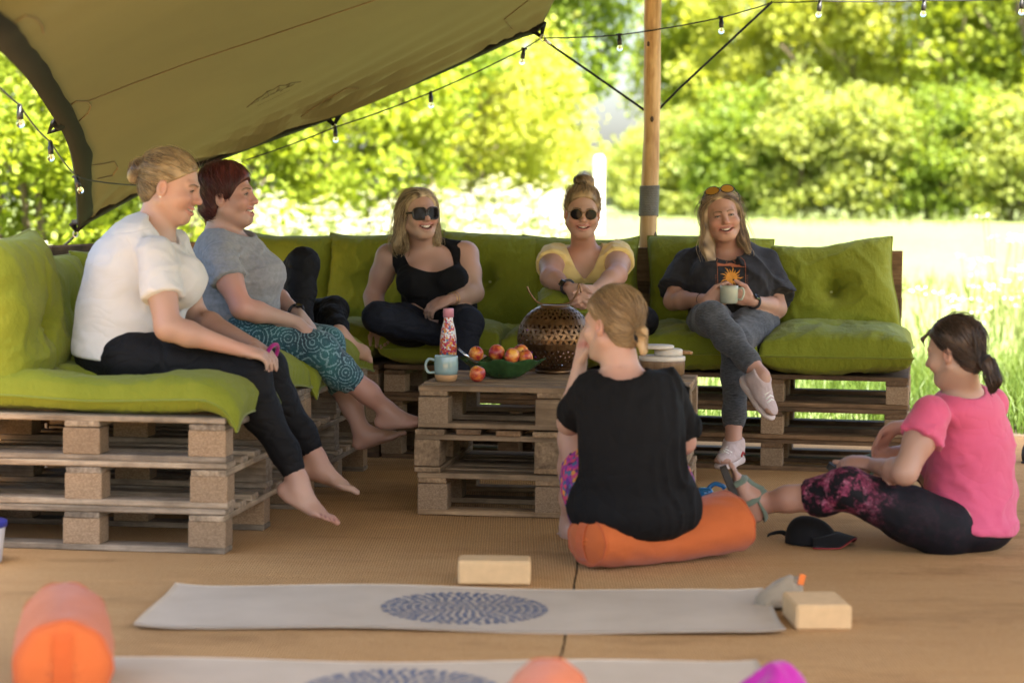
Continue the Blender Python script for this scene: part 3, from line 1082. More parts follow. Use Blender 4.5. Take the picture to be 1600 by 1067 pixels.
def pallet(label, group, loc, rz, Lx, Dy, h, matB, chip=True, wide=0.11, tilt=None, ends='x', bare_top=False):
    """local x = along the front, y = into depth; boards of the deck run along x (ends='x') or along y."""
    root = empty('pallet', loc, rz, label, 'pallet', group)
    if tilt is not None: root.rotation_euler = tilt
    r = pal_rng
    tb_, ts, tbt = 0.021, 0.021, 0.021
    hb = h - tb_ - ts - tbt - 0.0006
    A, B = (Lx, Dy) if ends == 'x' else (Dy, Lx)      # A = length of the deck boards, B = spread
    rot = 0.0 if ends == 'x' else math.pi / 2
    def put(name, l, w, t_, a, b_, z, along):
        """along: 0 = with the deck boards, 1 = across."""
        me_ = board_me(l, w, t_, r.randint(0, 2))
        x, y = (a, b_)
        o = link(name, me_, matB, root)
        if ends == 'y': x, y = -b_, a
        o.location = (x + r.uniform(-.0015, .0015), y + r.uniform(-.0015, .0015), z)
        o.rotation_euler = (0, 0, rot + along * math.pi / 2 + r.uniform(-.003, .003))
        return o
    # bottom: three runners with the deck boards
    bw = 0.10
    for yb in (-(B - bw) / 2, 0, (B - bw) / 2):
        put('runner', A, bw, tbt, 0, yb, tbt / 2, 0)
    z = tbt + 0.0002
    # nine blocks
    bx = wide
    for xb in (-(A - bx) / 2, 0, (A - bx) / 2):
        for yb in (-(B - 0.1) / 2, 0, (B - 0.1) / 2):
            me_ = board_me(bx, 0.098, hb, 5)
            o = link('block', me_, None, root)
            o.material_slots  # material by object, not by mesh
            if len(me_.materials) == 0: me_.materials.append(m_chip)
            o.material_slots[0].link = 'OBJECT'
            o.material_slots[0].material = m_chip if (chip and r.random() < 0.85) else matB
            p = (xb, yb) if ends == 'x' else (-yb, xb)
            o.location = (p[0] + r.uniform(-.003, .003), p[1] + r.uniform(-.003, .003), z + hb / 2)
            o.rotation_euler = (0, 0, rot + r.uniform(-.015, .015))
    z += hb + 0.0002
    for xb in (-(A - bx) / 2, 0, (A - bx) / 2):
        put('stringer', B, bx * 0.95, ts, xb, 0, z + ts / 2, 1)
    z += ts + 0.0002
    n = 7
    ws = [0.115, 0.095, 0.095, 0.115, 0.095, 0.095, 0.115]
    for k in range(n):
        yb = -B / 2 + ws[0] / 2 + (B - ws[0]) * k / (n - 1)
        put('deck_board', A, ws[k], tb_, 0, yb, z + tb_ / 2, 0)
    return root


# --- left row: runs away from the camera, turned a little to the right
TH_L = math.radians(7.5)
aL = Vector((math.cos(TH_L), -math.sin(TH_L), 0))
dL = Vector((math.sin(TH_L), math.cos(TH_L), 0))
PL = F(350, 867)
HL = 0.153


def left_at(x, d, z=0.0):
    """x to the right of the row's seat edge (negative = on the seat), d away from its near end."""
    return PL + aL * x + dL * d + Vector((0, 0, z))


def stack(fn, n, h, rz, labs, group, **kw):
    for k in range(n):
        j = pal_rng
        p = fn() + Vector((j.uniform(-.008, .008), j.uniform(-.006, .006), k * (h + 0.0008)))
        pallet(labs[k], group, p, rz + j.uniform(-.006, .006), h=h, **kw)


lev = ('bottom', 'middle', 'top')
stack(lambda: left_at(-0.5, 0.6), 3, HL, -TH_L,
      [f'{l} pallet of the stack under the woman in the white T-shirt' for l in lev], 'pallets of the corner seat',
      Lx=1.0, Dy=1.2, matB=m_wood_grey, wide=0.13)
stack(lambda: left_at(-0.5, 1.83), 3, HL, -TH_L,
      [f'{l} pallet of the stack under the woman in the grey T-shirt' for l in lev], 'pallets of the corner seat',
      Lx=1.0, Dy=1.2, matB=m_wood_grey, wide=0.13)

# --- rear row
TH_R = math.radians(11)
aR = Vector((math.cos(TH_R), -math.sin(TH_R), 0))
dR = Vector((math.sin(TH_R), math.cos(TH_R), 0))
PR = F(1418, 743)
HR = 0.1445


def rear_at(x, d, z=0.0):
    """x along the front from its right end (negative = to the left), d into depth."""
    return PR + aR * x + dR * d + Vector((0, 0, z))


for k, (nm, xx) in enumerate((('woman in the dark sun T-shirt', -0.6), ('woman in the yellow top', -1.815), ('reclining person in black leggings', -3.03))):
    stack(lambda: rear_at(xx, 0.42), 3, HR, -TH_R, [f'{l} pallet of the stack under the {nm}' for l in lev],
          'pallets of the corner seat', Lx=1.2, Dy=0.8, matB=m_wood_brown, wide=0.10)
# backrests: pallets standing on edge
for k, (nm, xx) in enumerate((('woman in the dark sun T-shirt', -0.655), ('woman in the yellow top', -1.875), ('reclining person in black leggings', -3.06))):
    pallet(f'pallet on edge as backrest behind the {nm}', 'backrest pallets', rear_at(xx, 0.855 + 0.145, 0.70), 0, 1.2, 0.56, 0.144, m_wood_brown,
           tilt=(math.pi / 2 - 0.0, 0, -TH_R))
for k, (nm, dd) in enumerate((('white', 0.6), ('grey', 1.83))):
    pallet(f'pallet on edge as backrest behind the woman in the {nm} T-shirt', 'backrest pallets', left_at(-1.03 - 0.145, dd, 0.50), 0, 1.2, 1.0, 0.144,
           m_wood_grey, tilt=(math.pi / 2, 0, math.pi / 2 - TH_L))

# --- table
TH_T = math.radians(8)
aT = Vector((math.cos(TH_T), -math.sin(TH_T), 0))
dT = Vector((math.sin(TH_T), math.cos(TH_T), 0))
PT = F(650, 804)
HT = 0.165


def table_at(x, d, z=0.0):
    return PT + aT * x + dT * d + Vector((0, 0, z))


TABLE_Z = 3 * (HT + 0.0008)
TW, TD = 1.02, 0.80
for k in range(3):
    pallet(f'{lev[k]} pallet of the stack used as a coffee table', 'pallets of the coffee table',
           table_at(TW / 2 + (0.004, -0.008, 0.004)[k], TD / 2, k * (HT + 0.0008)), -TH_T, TW, TD, HT, m_wood_table,
           wide=(0.115, 0.15, 0.115)[k], chip=(k != 1), ends=('x', 'y', 'x')[k])

# ================================================================== cushions
m_lime, t, b = newmat('lime_cotton')
vec = coords(t)
n1 = noise_n(t, vec, 3.5, 5)
n2 = noise_n(t, vec, 800, 2)
n3 = noise_n(t, coords(t, (1, 1.7, 1)), 13.0, 4, 0.55)
c = ramp(t, n1, [(0.3, (0.150, 0.175, 0.011)), (0.7, (0.19, 0.215, 0.018))])
t.links.new(c, b.inputs['Base Color'])
b.inputs['Roughness'].default_value = 0.75
b.inputs['Sheen Weight'].default_value = 0.06
b.inputs['Specular IOR Level'].default_value = 0.2
n4 = noise_n(t, coords(t, (1.6, 0.8, 1)), 22.0, 3, 0.5)
rdg = math_n(t, 'ABSOLUTE', math_n(t, 'SUBTRACT', n4, 0.5))
h_ = math_n(t, 'SUBTRACT', math_n(t, 'ADD', math_n(t, 'MULTIPLY', n2, 0.10), n3), math_n(t, 'MULTIPLY', rdg, 1.2))
bump(t, b, h_, 0.42, 0.020)
m_piping = fabric('lime_piping', (0.15, 0.18, 0.010), 0.1)
m_button = plain('pale_button', (0.45, 0.47, 0.2), 0.6)


def cushion(label, w, d, h, loc, R, seed, tufts=((0, 0),), td=0.6, bend=None, dents=(), puff=0.42, flatb=0.8, group='lime cushions of the corner seat',
            crease=True, N=46, sag=0.0, slouch=0.005):
    """a stuffed cotton cushion: two panels joined at a seam, pulled in at the tufts."""
    nz_ = Noise(seed); nz2 = Noise(seed + 500)
    t1 = np.linspace(-1, 1, N)
    t1 = np.sign(t1) * np.abs(t1) ** 0.85
    U, Vv = np.meshgrid(t1, t1, indexing='xy')
    out = []
    for side in (1, -1):
        e = np.clip((1 - np.abs(U) ** 3.2) * (1 - np.abs(Vv) ** 3.2), 0, 1)
        z = e ** puff
        for (tx, ty) in tufts:
            rx, ry = (U - tx) * w, (Vv - ty) * d
            rr = np.sqrt(rx ** 2 + ry ** 2)
            z = z - td * np.exp(-(rr / (0.22 * min(w, d))) ** 1.15)
            an = np.arctan2(ry, rx)
            z = z + 0.10 * np.sin(an * 6 + seed) * np.exp(-(rr / (0.2 * min(w, d))) ** 2) * np.clip(rr / 0.03, 0, 1)
            if crease:
                z = z - 0.26 * np.exp(-(rx / 0.024) ** 2) * np.exp(-np.abs(ry) / (0.40 * d))
                z = z - 0.13 * np.exp(-(ry / 0.020) ** 2) * np.exp(-np.abs(rx) / (0.32 * w))
        P = np.stack([U * w, Vv * d, U * 0 + side], -1)
        z = z * (1 + 0.10 * nz_(P, 5.0)) + 0.05 * nz2(P, 14.0) * e ** 0.3
        # puckers running in from the seam
        ex, ey = 1 - np.abs(U), 1 - np.abs(Vv)
        z = z + 0.045 * np.sin(Vv * d * 48 + 7 * nz_(P, 9)) * np.exp(-(ex / 0.16) ** 2) * np.clip(ex / 0.03, 0, 1)
        z = z + 0.045 * np.sin(U * w * 48 + 7 * nz2(P, 9)) * np.exp(-(ey / 0.16) ** 2) * np.clip(ey / 0.03, 0, 1)
        z = np.clip(z, 0.0, None) * (e > 1e-9)
        zz = z * (h * 0.56 if side > 0 else h * 0.44 * flatb)
        pin = 1 - 0.055 * (1 - Vv ** 2) * np.abs(U) ** 2
        pin2 = 1 - 0.055 * (1 - U ** 2) * np.abs(Vv) ** 2
        X, Y = U * w / 2 * pin, Vv * d / 2 * pin2
        P0 = np.stack([U * w, Vv * d, U * 0], -1)
        X = X + 0.004 * nz_(P0, 9) + slouch * nz_(P0, 4.0); Y = Y + 0.004 * nz2(P0, 9) + slouch * 1.3 * nz2(P0, 4.5)
        rg = 1 - np.minimum(np.abs(nz_(P + 2, 16.0)) * 2.2, 1)
        Z = side * (zz + h * 0.045 * rg * e ** 0.5)
        Z = Z + h * 0.04 * nz2(np.stack([U * w, Vv * d, U * 0], -1), 4.0)
        for (dx, dy, dr, dep) in dents:
            g = np.exp(-(((U * w / 2 - dx) / dr) ** 2 + ((Vv * d / 2 - dy) / dr) ** 2))
            Z = Z - dep * g * (1.0 if side > 0 else 0.15)
        if sag: Z = Z - sag * (1 - U ** 2) * (Vv > 0) * Vv ** 2
        out.append(np.stack([X, Y, Z], -1).reshape(-1, 3))
    V = np.concatenate(out)
    low = V[:, 2].min()
    n2 = N * N
    ii = (np.arange(N - 1)[:, None] * N + np.arange(N - 1)[None, :]).ravel()
    Fc = np.concatenate([np.stack([ii, ii + 1, ii + N + 1, ii + N], 1), np.stack([ii + N, ii + N + 1, ii + 1, ii], 1) + n2])
    if bend is not None:              # the front hangs over the edge of the seat
        yb, amt = bend
        s = np.clip(-(V[:, 1] - yb), 0, None)
        a = np.clip(s / 0.16, 0, 1) * amt
        z0 = V[:, 2].copy()
        base = -h * 0.44 * flatb
        V[:, 1] = np.where(s > 0, yb - s * np.cos(a * 0.8) - 0.0 - (z0 - base) * np.sin(a) * 0.9, V[:, 1])
        V[:, 2] = np.where(s > 0, base + (z0 - base) * np.cos(a) - s * np.sin(a * 0.85), V[:, 2])
    Vw = V @ np.array(R).T
    o = link('cushion', mesh('cushion', Vw, Fc, True), m_lime, None, loc)
    tag(o, label, 'cushion', group)
    # seam piping
    rim = [k for k in range(N)] + [k * N + N - 1 for k in range(1, N)] + [N * N - 1 - k for k in range(1, N)] + [(N - 1 - k) * N for k in range(1, N - 1)]
    pts = [Vector(Vw[k]) for k in rim] + [Vector(Vw[rim[0]])]
    MB().tube(pts, 0.0045, 5, False).build('piping', m_piping, o, True)
    for k, (tx, ty) in enumerate(tufts):
        q = int(np.argmin((U - tx) ** 2 + (Vv - ty) ** 2))
        p = Vector(Vw[q]); nrm = Vector(np.array(R) @ np.array([0, 0, 1]))
        bm_ = MB().lathe([(0.011, 0), (0.010, 0.004), (0.004, 0.006)], 10)
        Rn = nrm.to_track_quat('Z', 'Y').to_matrix()
        bm_.v = [tuple(Rn @ Vector(x) + p) for x in bm_.v]
        bm_.build('tuft_button', m_button if k == 0 else m_piping, o, True)
    return o


def Rz(a): return Matrix.Rotation(a, 3, 'Z')
def Rx(a): return Matrix.Rotation(a, 3, 'X')
def Ry(a): return Matrix.Rotation(a, 3, 'Y')


SL, SR = 3 * (HL + 0.0008), 3 * (HR + 0.0008)
# left row: front of each cushion faces +aL
RL = Rz(math.pi / 2 - TH_L)
cushion('lime seat cushion drooping over the pallet edge under the woman in the white T-shirt', 0.66, 1.00, 0.165, left_at(-0.47, 0.33, SL + 0.055), RL, 3,
        tufts=((0.1, 0.15),), td=0.3, puff=0.26, bend=(-0.38, 1.15), dents=((-0.02, 0.02, 0.26, 0.035),))
cushion('lime seat cushion with a raised drooping corner between the two women in profile', 0.62, 0.98, 0.19, left_at(-0.50, 0.98, SL + 0.072), RL, 5,
        tufts=((0, 0.1),), td=0.35, puff=0.28, bend=(-0.36, 0.8), dents=((0.2, 0.0, 0.2, 0.03),))
cushion('lime seat cushion under the woman in the grey T-shirt', 0.62, 1.02, 0.19, left_at(-0.50, 1.62, SL + 0.072), RL, 7,
        tufts=((0, 0.1),), td=0.35, puff=0.28, bend=(-0.36, 0.9), dents=((0.0, 0.0, 0.26, 0.06),))
cushion('lime seat cushion under the bare foot of the reclining person', 0.60, 1.00, 0.19, left_at(-0.50, 2.20, SL + 0.072), RL, 9,
        tufts=((0, 0.1),), td=0.35, puff=0.28, bend=(-0.36, 0.8), dents=((0.0, 0.0, 0.2, 0.03),))
# left backs lean on the standing pallets
RLB = RL @ Rx(math.radians(78))
cushion('plump lime back cushion standing at the near end of the seat', 0.58, 0.54, 0.24, left_at(-0.84, 0.30, SL + 0.315), RL @ Rx(math.radians(80)) @ Rz(0.06), 13, tufts=((0.1, -0.1),), td=0.45, slouch=0.014)
cushion('lime back cushion behind the woman in the white T-shirt', 0.60, 0.46, 0.20, left_at(-0.92, 0.93, SL + 0.30), RLB @ Rz(-0.06), 15, td=0.5)
cushion('lime back cushion behind the woman in the grey T-shirt', 0.60, 0.46, 0.20, left_at(-0.92, 1.56, SL + 0.30), RLB, 17, td=0.5)
# rear row seats (front faces -dR)
RRm = Rz(-TH_R)
for k, (xx, ww, lab, dn) in enumerate((
        (-0.325, 0.68, 'wide lime seat cushion at the open end of the sofa', ()),
        (-0.95, 0.58, 'lime seat cushion under the woman in the dark sun T-shirt', ((0.12, 0.05, 0.2, 0.07),)),
        (-1.55, 0.60, 'lime seat cushion under the woman in the yellow top', ((0.0, 0.05, 0.2, 0.06),)),
        (-2.13, 0.58, 'lime seat cushion under the woman in the black top', ((0.05, 0.1, 0.22, 0.07),)),
        (-2.72, 0.58, 'lime seat cushion in the corner of the sofa', ((0.0, 0.1, 0.2, 0.05),)))):
    cushion(lab, ww, 0.86, 0.235, rear_at(xx, 0.36, SR + 0.088), RRm, 23 + k * 2, tufts=((0.0, -0.05),), td=0.6, dents=dn, puff=0.27)
# rear row backs
for k, (xx, ww, hh, lab, rl, ti) in enumerate((
        (-0.375, 0.60, 0.50, 'big lime back cushion slumped at the open end of the sofa', 0.10, 74),
        (-0.97, 0.62, 0.50, 'lime back cushion behind the woman in the dark sun T-shirt', -0.03, 78),
        (-1.60, 0.58, 0.50, 'lime back cushion behind the woman in the yellow top', 0.03, 80),
        (-2.03, 0.58, 0.50, 'lime back cushion with a deep tuft between the women in black and yellow', -0.02, 78),
        (-2.60, 0.60, 0.50, 'lime back cushion behind the woman in the black top', 0.02, 79),
        (-3.15, 0.62, 0.50, 'lime back cushion behind the reclining person', 0.0, 79))):
    cushion(lab, ww, hh, 0.22, rear_at(xx, 0.735, SR + (0.345 if k == 0 else 0.36)), RRm @ Rx(math.radians(ti)) @ Rz(rl), 43 + k * 2, tufts=((0.0, 0.05),), td=0.85, slouch=0.013)
# small cushion on the lap
cushion('small lime cushion held on the lap of the woman in the yellow top', 0.32, 0.24, 0.12, W(893, 470, 9.82), RRm @ Rx(math.radians(22)) @ Rz(0.1), 71, tufts=(), crease=False, N=30)
# ================================================================== bodies from distance fields
def npv(v): return np.array([v[0], v[1], v[2]], dtype=np.float64)


class Prim:
    def __init__(self, kind, a, b, r0, r1=None, k=0.02, op='add'):
        self.kind, self.a, self.b, self.r0, self.r1, self.k, self.op = kind, a, b, r0, r1, k, op

    def bounds(self, pad):
        if self.kind == 'cone':
            R = max(self.r0, self.r1) + pad
            return np.minimum(self.a, self.b) - R, np.maximum(self.a, self.b) + R
        R = np.max(self.r0) + pad
        return self.a - R, self.a + R

    def d(self, X, Y, Z, inf=0.0):
        if self.kind == 'cone':
            ba = self.b - self.a
            L2 = max(float(ba @ ba), 1e-12)
            dx, dy, dz = X - self.a[0], Y - self.a[1], Z - self.a[2]
            t = np.clip((dx * ba[0] + dy * ba[1] + dz * ba[2]) / L2, 0, 1)
            dd = np.sqrt((dx - ba[0] * t) ** 2 + (dy - ba[1] * t) ** 2 + (dz - ba[2] * t) ** 2)
            return dd - (self.r0 + inf + (self.r1 - self.r0) * t)
        r = self.r0 + inf
        R = self.b
        dx, dy, dz = X - self.a[0], Y - self.a[1], Z - self.a[2]
        q = [dx * R[0, j] + dy * R[1, j] + dz * R[2, j] for j in range(3)]
        k0 = np.sqrt((q[0] / r[0]) ** 2 + (q[1] / r[1]) ** 2 + (q[2] / r[2]) ** 2)
        k1 = np.sqrt((q[0] / r[0] ** 2) ** 2 + (q[1] / r[1] ** 2) ** 2 + (q[2] / r[2] ** 2) ** 2)
        return k0 * (k0 - 1.0) / np.maximum(k1, 1e-6)


def cone(a, b, r0, r1, k=0.02, op='add'):
    return Prim('cone', npv(a), npv(b), r0, r1, k, op)


def ell(c, R, rad, k=0.02, op='add'):
    return Prim('ell', npv(c), np.array(R, dtype=np.float64).reshape(3, 3), np.array(rad, dtype=np.float64), None, k, op)


def smin(a, b, k):
    if k <= 0: return np.minimum(a, b)
    h = np.clip(0.5 + 0.5 * (b - a) / k, 0, 1)
    return b + (a - b) * h - k * h * (1 - h)


def smax(a, b, k):
    return -smin(-a, -b, k)


class Grid:
    def __init__(self, lo, hi, step, fine=()):
        """fine: list of (lo, hi, step) boxes in which the cells are smaller."""
        self.ax = []
        for j in range(3):
            x, out = lo[j], []
            while x < hi[j]:
                out.append(x)
                s = step
                for (fl, fh, fs) in fine:
                    if fl[j] <= x <= fh[j]: s = min(s, fs)
                x += s
            out.append(x)
            self.ax.append(np.array(out))
        self.shape = tuple(len(a) for a in self.ax)

    def new(self):
        return np.full(self.shape, 0.5, dtype=np.float32)

    def sl(self, lo, hi):
        r = []
        for j in range(3):
            a = max(int(np.searchsorted(self.ax[j], lo[j])) - 1, 0)
            b = min(int(np.searchsorted(self.ax[j], hi[j])) + 1, self.shape[j])
            if b <= a: return None
            r.append(slice(a, b))
        return tuple(r)

    def xyz(self, s):
        return (self.ax[0][s[0]][:, None, None], self.ax[1][s[1]][None, :, None], self.ax[2][s[2]][None, None, :])

    def apply(self, D, prims, inf=0.0, kmul=1.0):
        for p in prims:
            lo, hi = p.bounds(abs(inf) + p.k * kmul + 0.02)
            s = self.sl(lo, hi)
            if s is None: continue
            v = p.d(*self.xyz(s), inf=inf if p.op == 'add' else 0.0).astype(np.float32)
            k = p.k * kmul
            if p.op == 'add': D[s] = smin(D[s], v, k)
            else: D[s] = smax(D[s], -v, k)
        return D

    def points(self, mask):
        i, j, k = np.nonzero(mask)
        return np.stack([self.ax[0][i], self.ax[1][j], self.ax[2][k]], 1)

    def modify(self, D, fn, bandw=0.06):
        """D = fn(P, D) where the surface is near."""
        m = D < bandw
        P = self.points(m)
        D[m] = fn(P, D[m]).astype(np.float32)
        return D

    def surface(self, D):
        """surface nets."""
        ins = D < 0
        n = [s - 1 for s in self.shape]
        cnt = np.zeros(n, dtype=np.int8)
        for a in (0, 1):
            for b in (0, 1):
                for c in (0, 1):
                    cnt += ins[a:a + n[0], b:b + n[1], c:c + n[2]]
        act = (cnt > 0) & (cnt < 8)
        I, J, K = np.nonzero(act)
        N = len(I)
        idx = np.full(n, -1, dtype=np.int32)
        idx[I, J, K] = np.arange(N)
        acc = np.zeros((N, 3)); w = np.zeros(N)
        for ax_ in range(3):
            o1, o2 = [(1, 2), (0, 2), (0, 1)][ax_]
            for u_ in (0, 1):
                for v_ in (0, 1):
                    off = [0, 0, 0]; off[o1] = u_; off[o2] = v_
                    off2 = list(off); off2[ax_] = 1
                    d0 = D[I + off[0], J + off[1], K + off[2]].astype(np.float64)
                    d1 = D[I + off2[0], J + off2[1], K + off2[2]].astype(np.float64)
                    cr_ = (d0 < 0) != (d1 < 0)
                    t_ = np.where(cr_, d0 / np.where(cr_, d0 - d1, 1), 0)
                    p = np.zeros((N, 3)); p[:, o1] = u_; p[:, o2] = v_; p[:, ax_] = t_
                    acc += p * cr_[:, None]; w += cr_
        acc /= np.maximum(w, 1)[:, None]
        base = np.stack([I, J, K], 1)
        V = np.stack([self.ax[j][base[:, j]] + acc[:, j] * (self.ax[j][base[:, j] + 1] - self.ax[j][base[:, j]]) for j in range(3)], 1)
        quads = []
        for ax_ in range(3):
            s0 = [slice(1, -1)] * 3; s1 = [slice(1, -1)] * 3
            s0[ax_] = slice(0, -1); s1[ax_] = slice(1, None)
            a, b = ins[tuple(s0)], ins[tuple(s1)]
            ch = a != b
            ei = np.nonzero(ch)
            E = np.stack(ei, 1)
            o1, o2 = [(1, 2), (2, 0), (0, 1)][ax_]
            E[:, o1] += 1; E[:, o2] += 1
            def cell(u_, v_):
                e = E.copy(); e[:, o1] -= u_; e[:, o2] -= v_
                return idx[e[:, 0], e[:, 1], e[:, 2]]
            q = np.stack([cell(1, 1), cell(0, 1), cell(0, 0), cell(1, 0)], 1)
            fl = ~a[ei]
            q[fl] = q[fl][:, ::-1]
            quads.append(q)
        Q = np.concatenate(quads)
        return V, Q[(Q >= 0).all(1)]


def sdf_pts(prims, P, inf=0.0):
    D = np.full(len(P), 0.5)
    for p in prims:
        v = p.d(P[:, 0], P[:, 1], P[:, 2], inf=inf if p.op == 'add' else 0.0)
        D = smin(D, v, p.k) if p.op == 'add' else smax(D, -v, p.k)
    return D


def frame(fwd, up):
    f = Vector(fwd).normalized()
    u = Vector(up); u = (u - f * u.dot(f)).normalized()
    x = f.cross(u)
    return Matrix((x, f, u)).transposed()        # columns: right, forward, up


def smooth_mesh(V, Q, it=1, lam=0.5):
    """a little Laplacian smoothing of the net."""
    for _ in range(it):
        acc = np.zeros_like(V); w = np.zeros(len(V))
        for a, b in ((0, 1), (1, 2), (2, 3), (3, 0)):
            np.add.at(acc, Q[:, a], V[Q[:, b]]); np.add.at(w, Q[:, a], 1)
        m = w > 0
        V = V.copy(); V[m] += lam * (acc[m] / w[m][:, None] - V[m])
    return V


# ------------------------------------------------------------------ anatomy
def head_prims(c, R, s, smile=1.0, mouth=True, jaw=1.0, nose=1.0, eyes=True, mw=1.0):
    """c: between the ears at eye height; R columns right, forward, up."""
    Rn = np.array(R)
    def T(x, y, z): return npv(c) + Rn @ (np.array([x, y, z]) * s)
    E = lambda p, r, k=0.012, op='add': ell(T(*p), Rn, np.array(r) * s, k * s, op)
    Cn = lambda p, q, r0, r1, k=0.012, op='add': cone(T(*p), T(*q), r0 * s, r1 * s, k * s, op)
    L = [E((0, -0.014, 0.036), (0.075, 0.093, 0.082), 0.02),
         E((0, 0.022, -0.028), (0.062 * jaw, 0.066, 0.088), 0.03),
         E((0, 0.056, -0.094), (0.030, 0.027, 0.022), 0.03)]
    for q in (-1, 1):
        L += [Cn((q * 0.056 * jaw, -0.002, -0.055), (q * 0.020, 0.056, -0.096), 0.020, 0.018, 0.03),
              E((q * 0.040 * jaw, 0.060, -0.032), (0.027, 0.025, 0.026), 0.022),
              Cn((q * 0.040, 0.070, 0.020), (q * 0.010, 0.083, 0.018), 0.009, 0.010, 0.016)]
    for q in (-1, 1):
        L += [E((q * 0.0315, 0.094, 0.000), (0.019, 0.016, 0.012), 0.014, 'sub')]
    L += [Cn((0, 0.084, 0.008), (0, 0.101, -0.026), 0.0075 * nose, 0.0115 * nose, 0.014),
          E((0, 0.105, -0.031), (0.0125 * nose, 0.012, 0.010), 0.008)]
    for q in (-1, 1):
        L += [E((q * 0.0125, 0.094, -0.036), (0.008, 0.010, 0.007), 0.007),
              E((q * 0.006, 0.102, -0.0425), (0.0035, 0.006, 0.003), 0.003, 'sub')]
    if eyes:
        for q in (-1, 1):     # lids
            L += [E((q * 0.0315, 0.0735, 0.001), (0.0150, 0.0140, 0.0125), 0.006)]
            L += [E((q * 0.0315, 0.0885, -0.001), (0.0130, 0.011, 0.0034), 0.002, 'sub')]
    # smile folds
    for q in (-1, 1):
        L += [Cn((q * 0.019, 0.097, -0.040), (q * 0.036, 0.078, -0.066), 0.0035, 0.003, 0.010, 'sub')]
    if mouth:
        for k in range(6):
            a = -1 + 2 * k / 6; b = -1 + 2 * (k + 1) / 6
            zz = lambda u: -0.0655 + 0.010 * smile * u * u
            yy = lambda u: 0.0905 - 0.018 * u * u * mw ** 1.5
            up_ = 0.0075 * smile + 0.001; dn = 0.012 * smile + 0.002
            lw = lambda u, h: h * (1 - 0.85 * u * u)
            L += [Cn((a * 0.030 * mw, yy(a), zz(a) + lw(a, up_)), (b * 0.030 * mw, yy(b), zz(b) + lw(b, up_)), 0.0052 - .002 * a * a, 0.0052 - .002 * b * b, 0.006)]
            L += [Cn((a * 0.029 * mw, yy(a) - .001, zz(a) - lw(a, dn)), (b * 0.029 * mw, yy(b) - .001, zz(b) - lw(b, dn)), 0.0065 - .003 * a * a, 0.0065 - .003 * b * b, 0.006)]
        for k in range(6):
            a = -1 + 2 * k / 6; b = -1 + 2 * (k + 1) / 6
            hgt = lambda u: (0.0065 * smile) * (1 - u * u) + 0.0012
            for yo in (0.0, -0.010):
                L += [Prim('ell', T((a + b) / 2 * 0.028 * mw, yy((a + b) / 2) + yo, zz((a + b) / 2) - 0.0025 * smile), Rn,
                           np.array([0.0062 * mw, 0.011, hgt((a + b) / 2)]) * s, None, 0.002 * s, 'sub')]
    for q in (-1, 1):
        L += [E((q * 0.0765 * (0.5 + 0.5 * jaw), -0.008, -0.012), (0.010, 0.018, 0.030), 0.006),
              E((q * 0.0850 * (0.5 + 0.5 * jaw), -0.004, -0.008), (0.007, 0.010, 0.018), 0.006, 'sub')]
    return L


def hand_prims(wrist, d, palm, curl=(0.5, 0.5, 0.5, 0.5), thumb=0.5, side=1, s=1.0, spread=0.03):
    """d: direction of the fingers, palm: the way the palm faces, side: +1/-1 side of the thumb."""
    d = Vector(d).normalized(); palm = Vector(palm); palm = (palm - d * palm.dot(d)).normalized()
    x = d.cross(palm) * side
    w = Vector(wrist)
    Rm = np.array([tuple(x), tuple(d), tuple(palm)]).T
    L = [ell(w + d * 0.046 * s, Rm, np.array([0.039, 0.052, 0.0155]) * s, 0.012),
         cone(w + d * 0.01 * s, w + d * 0.04 * s, 0.022 * s, 0.020 * s, 0.012)]
    nails = []
    for j, (off, ln) in enumerate(((0.028, 0.070), (0.0095, 0.079), (-0.0095, 0.073), (-0.027, 0.058))):
        p = w + d * (0.082 - 0.004 * abs(j - 1)) * s + x * off * s
        dd = (d + x * (off * spread * 30)).normalized()
        a = 0.0
        L.append(cone(w + d * 0.05 * s + x * off * 0.9 * s, p, 0.011 * s, 0.0105 * s, 0.008))
        for q, fr in enumerate((0.45, 0.31, 0.24)):
            a += curl[j] * (0.9, 1.15, 0.75)[q]
            v = dd * math.cos(a) + palm * math.sin(a)
            p2 = p + v * ln * fr * s
            L.append(cone(p, p2, (0.0098, 0.0088, 0.0080)[q] * s, (0.0088, 0.0080, 0.0068)[q] * s, 0.003))
            p = p2
        nails.append(p)
    p = w + d * 0.022 * s + x * 0.026 * s
    v = (d * 0.75 + x * 0.62 + palm * 0.35 * thumb).normalized()
    p2 = p + v * 0.040 * s
    L.append(cone(p, p2, 0.0150 * s, 0.0115 * s, 0.010))
    v2 = (d * 0.95 + x * (0.35 - 0.5 * thumb) + palm * 0.55 * thumb).normalized()
    p3 = p2 + v2 * 0.030 * s
    L.append(cone(p2, p3, 0.0112 * s, 0.0100 * s, 0.003))
    p4 = p3 + (v2 + palm * 0.25 * thumb).normalized() * 0.024 * s
    L.append(cone(p3, p4, 0.0100 * s, 0.0078 * s, 0.003))
    nails.append(p4)
    return L, nails


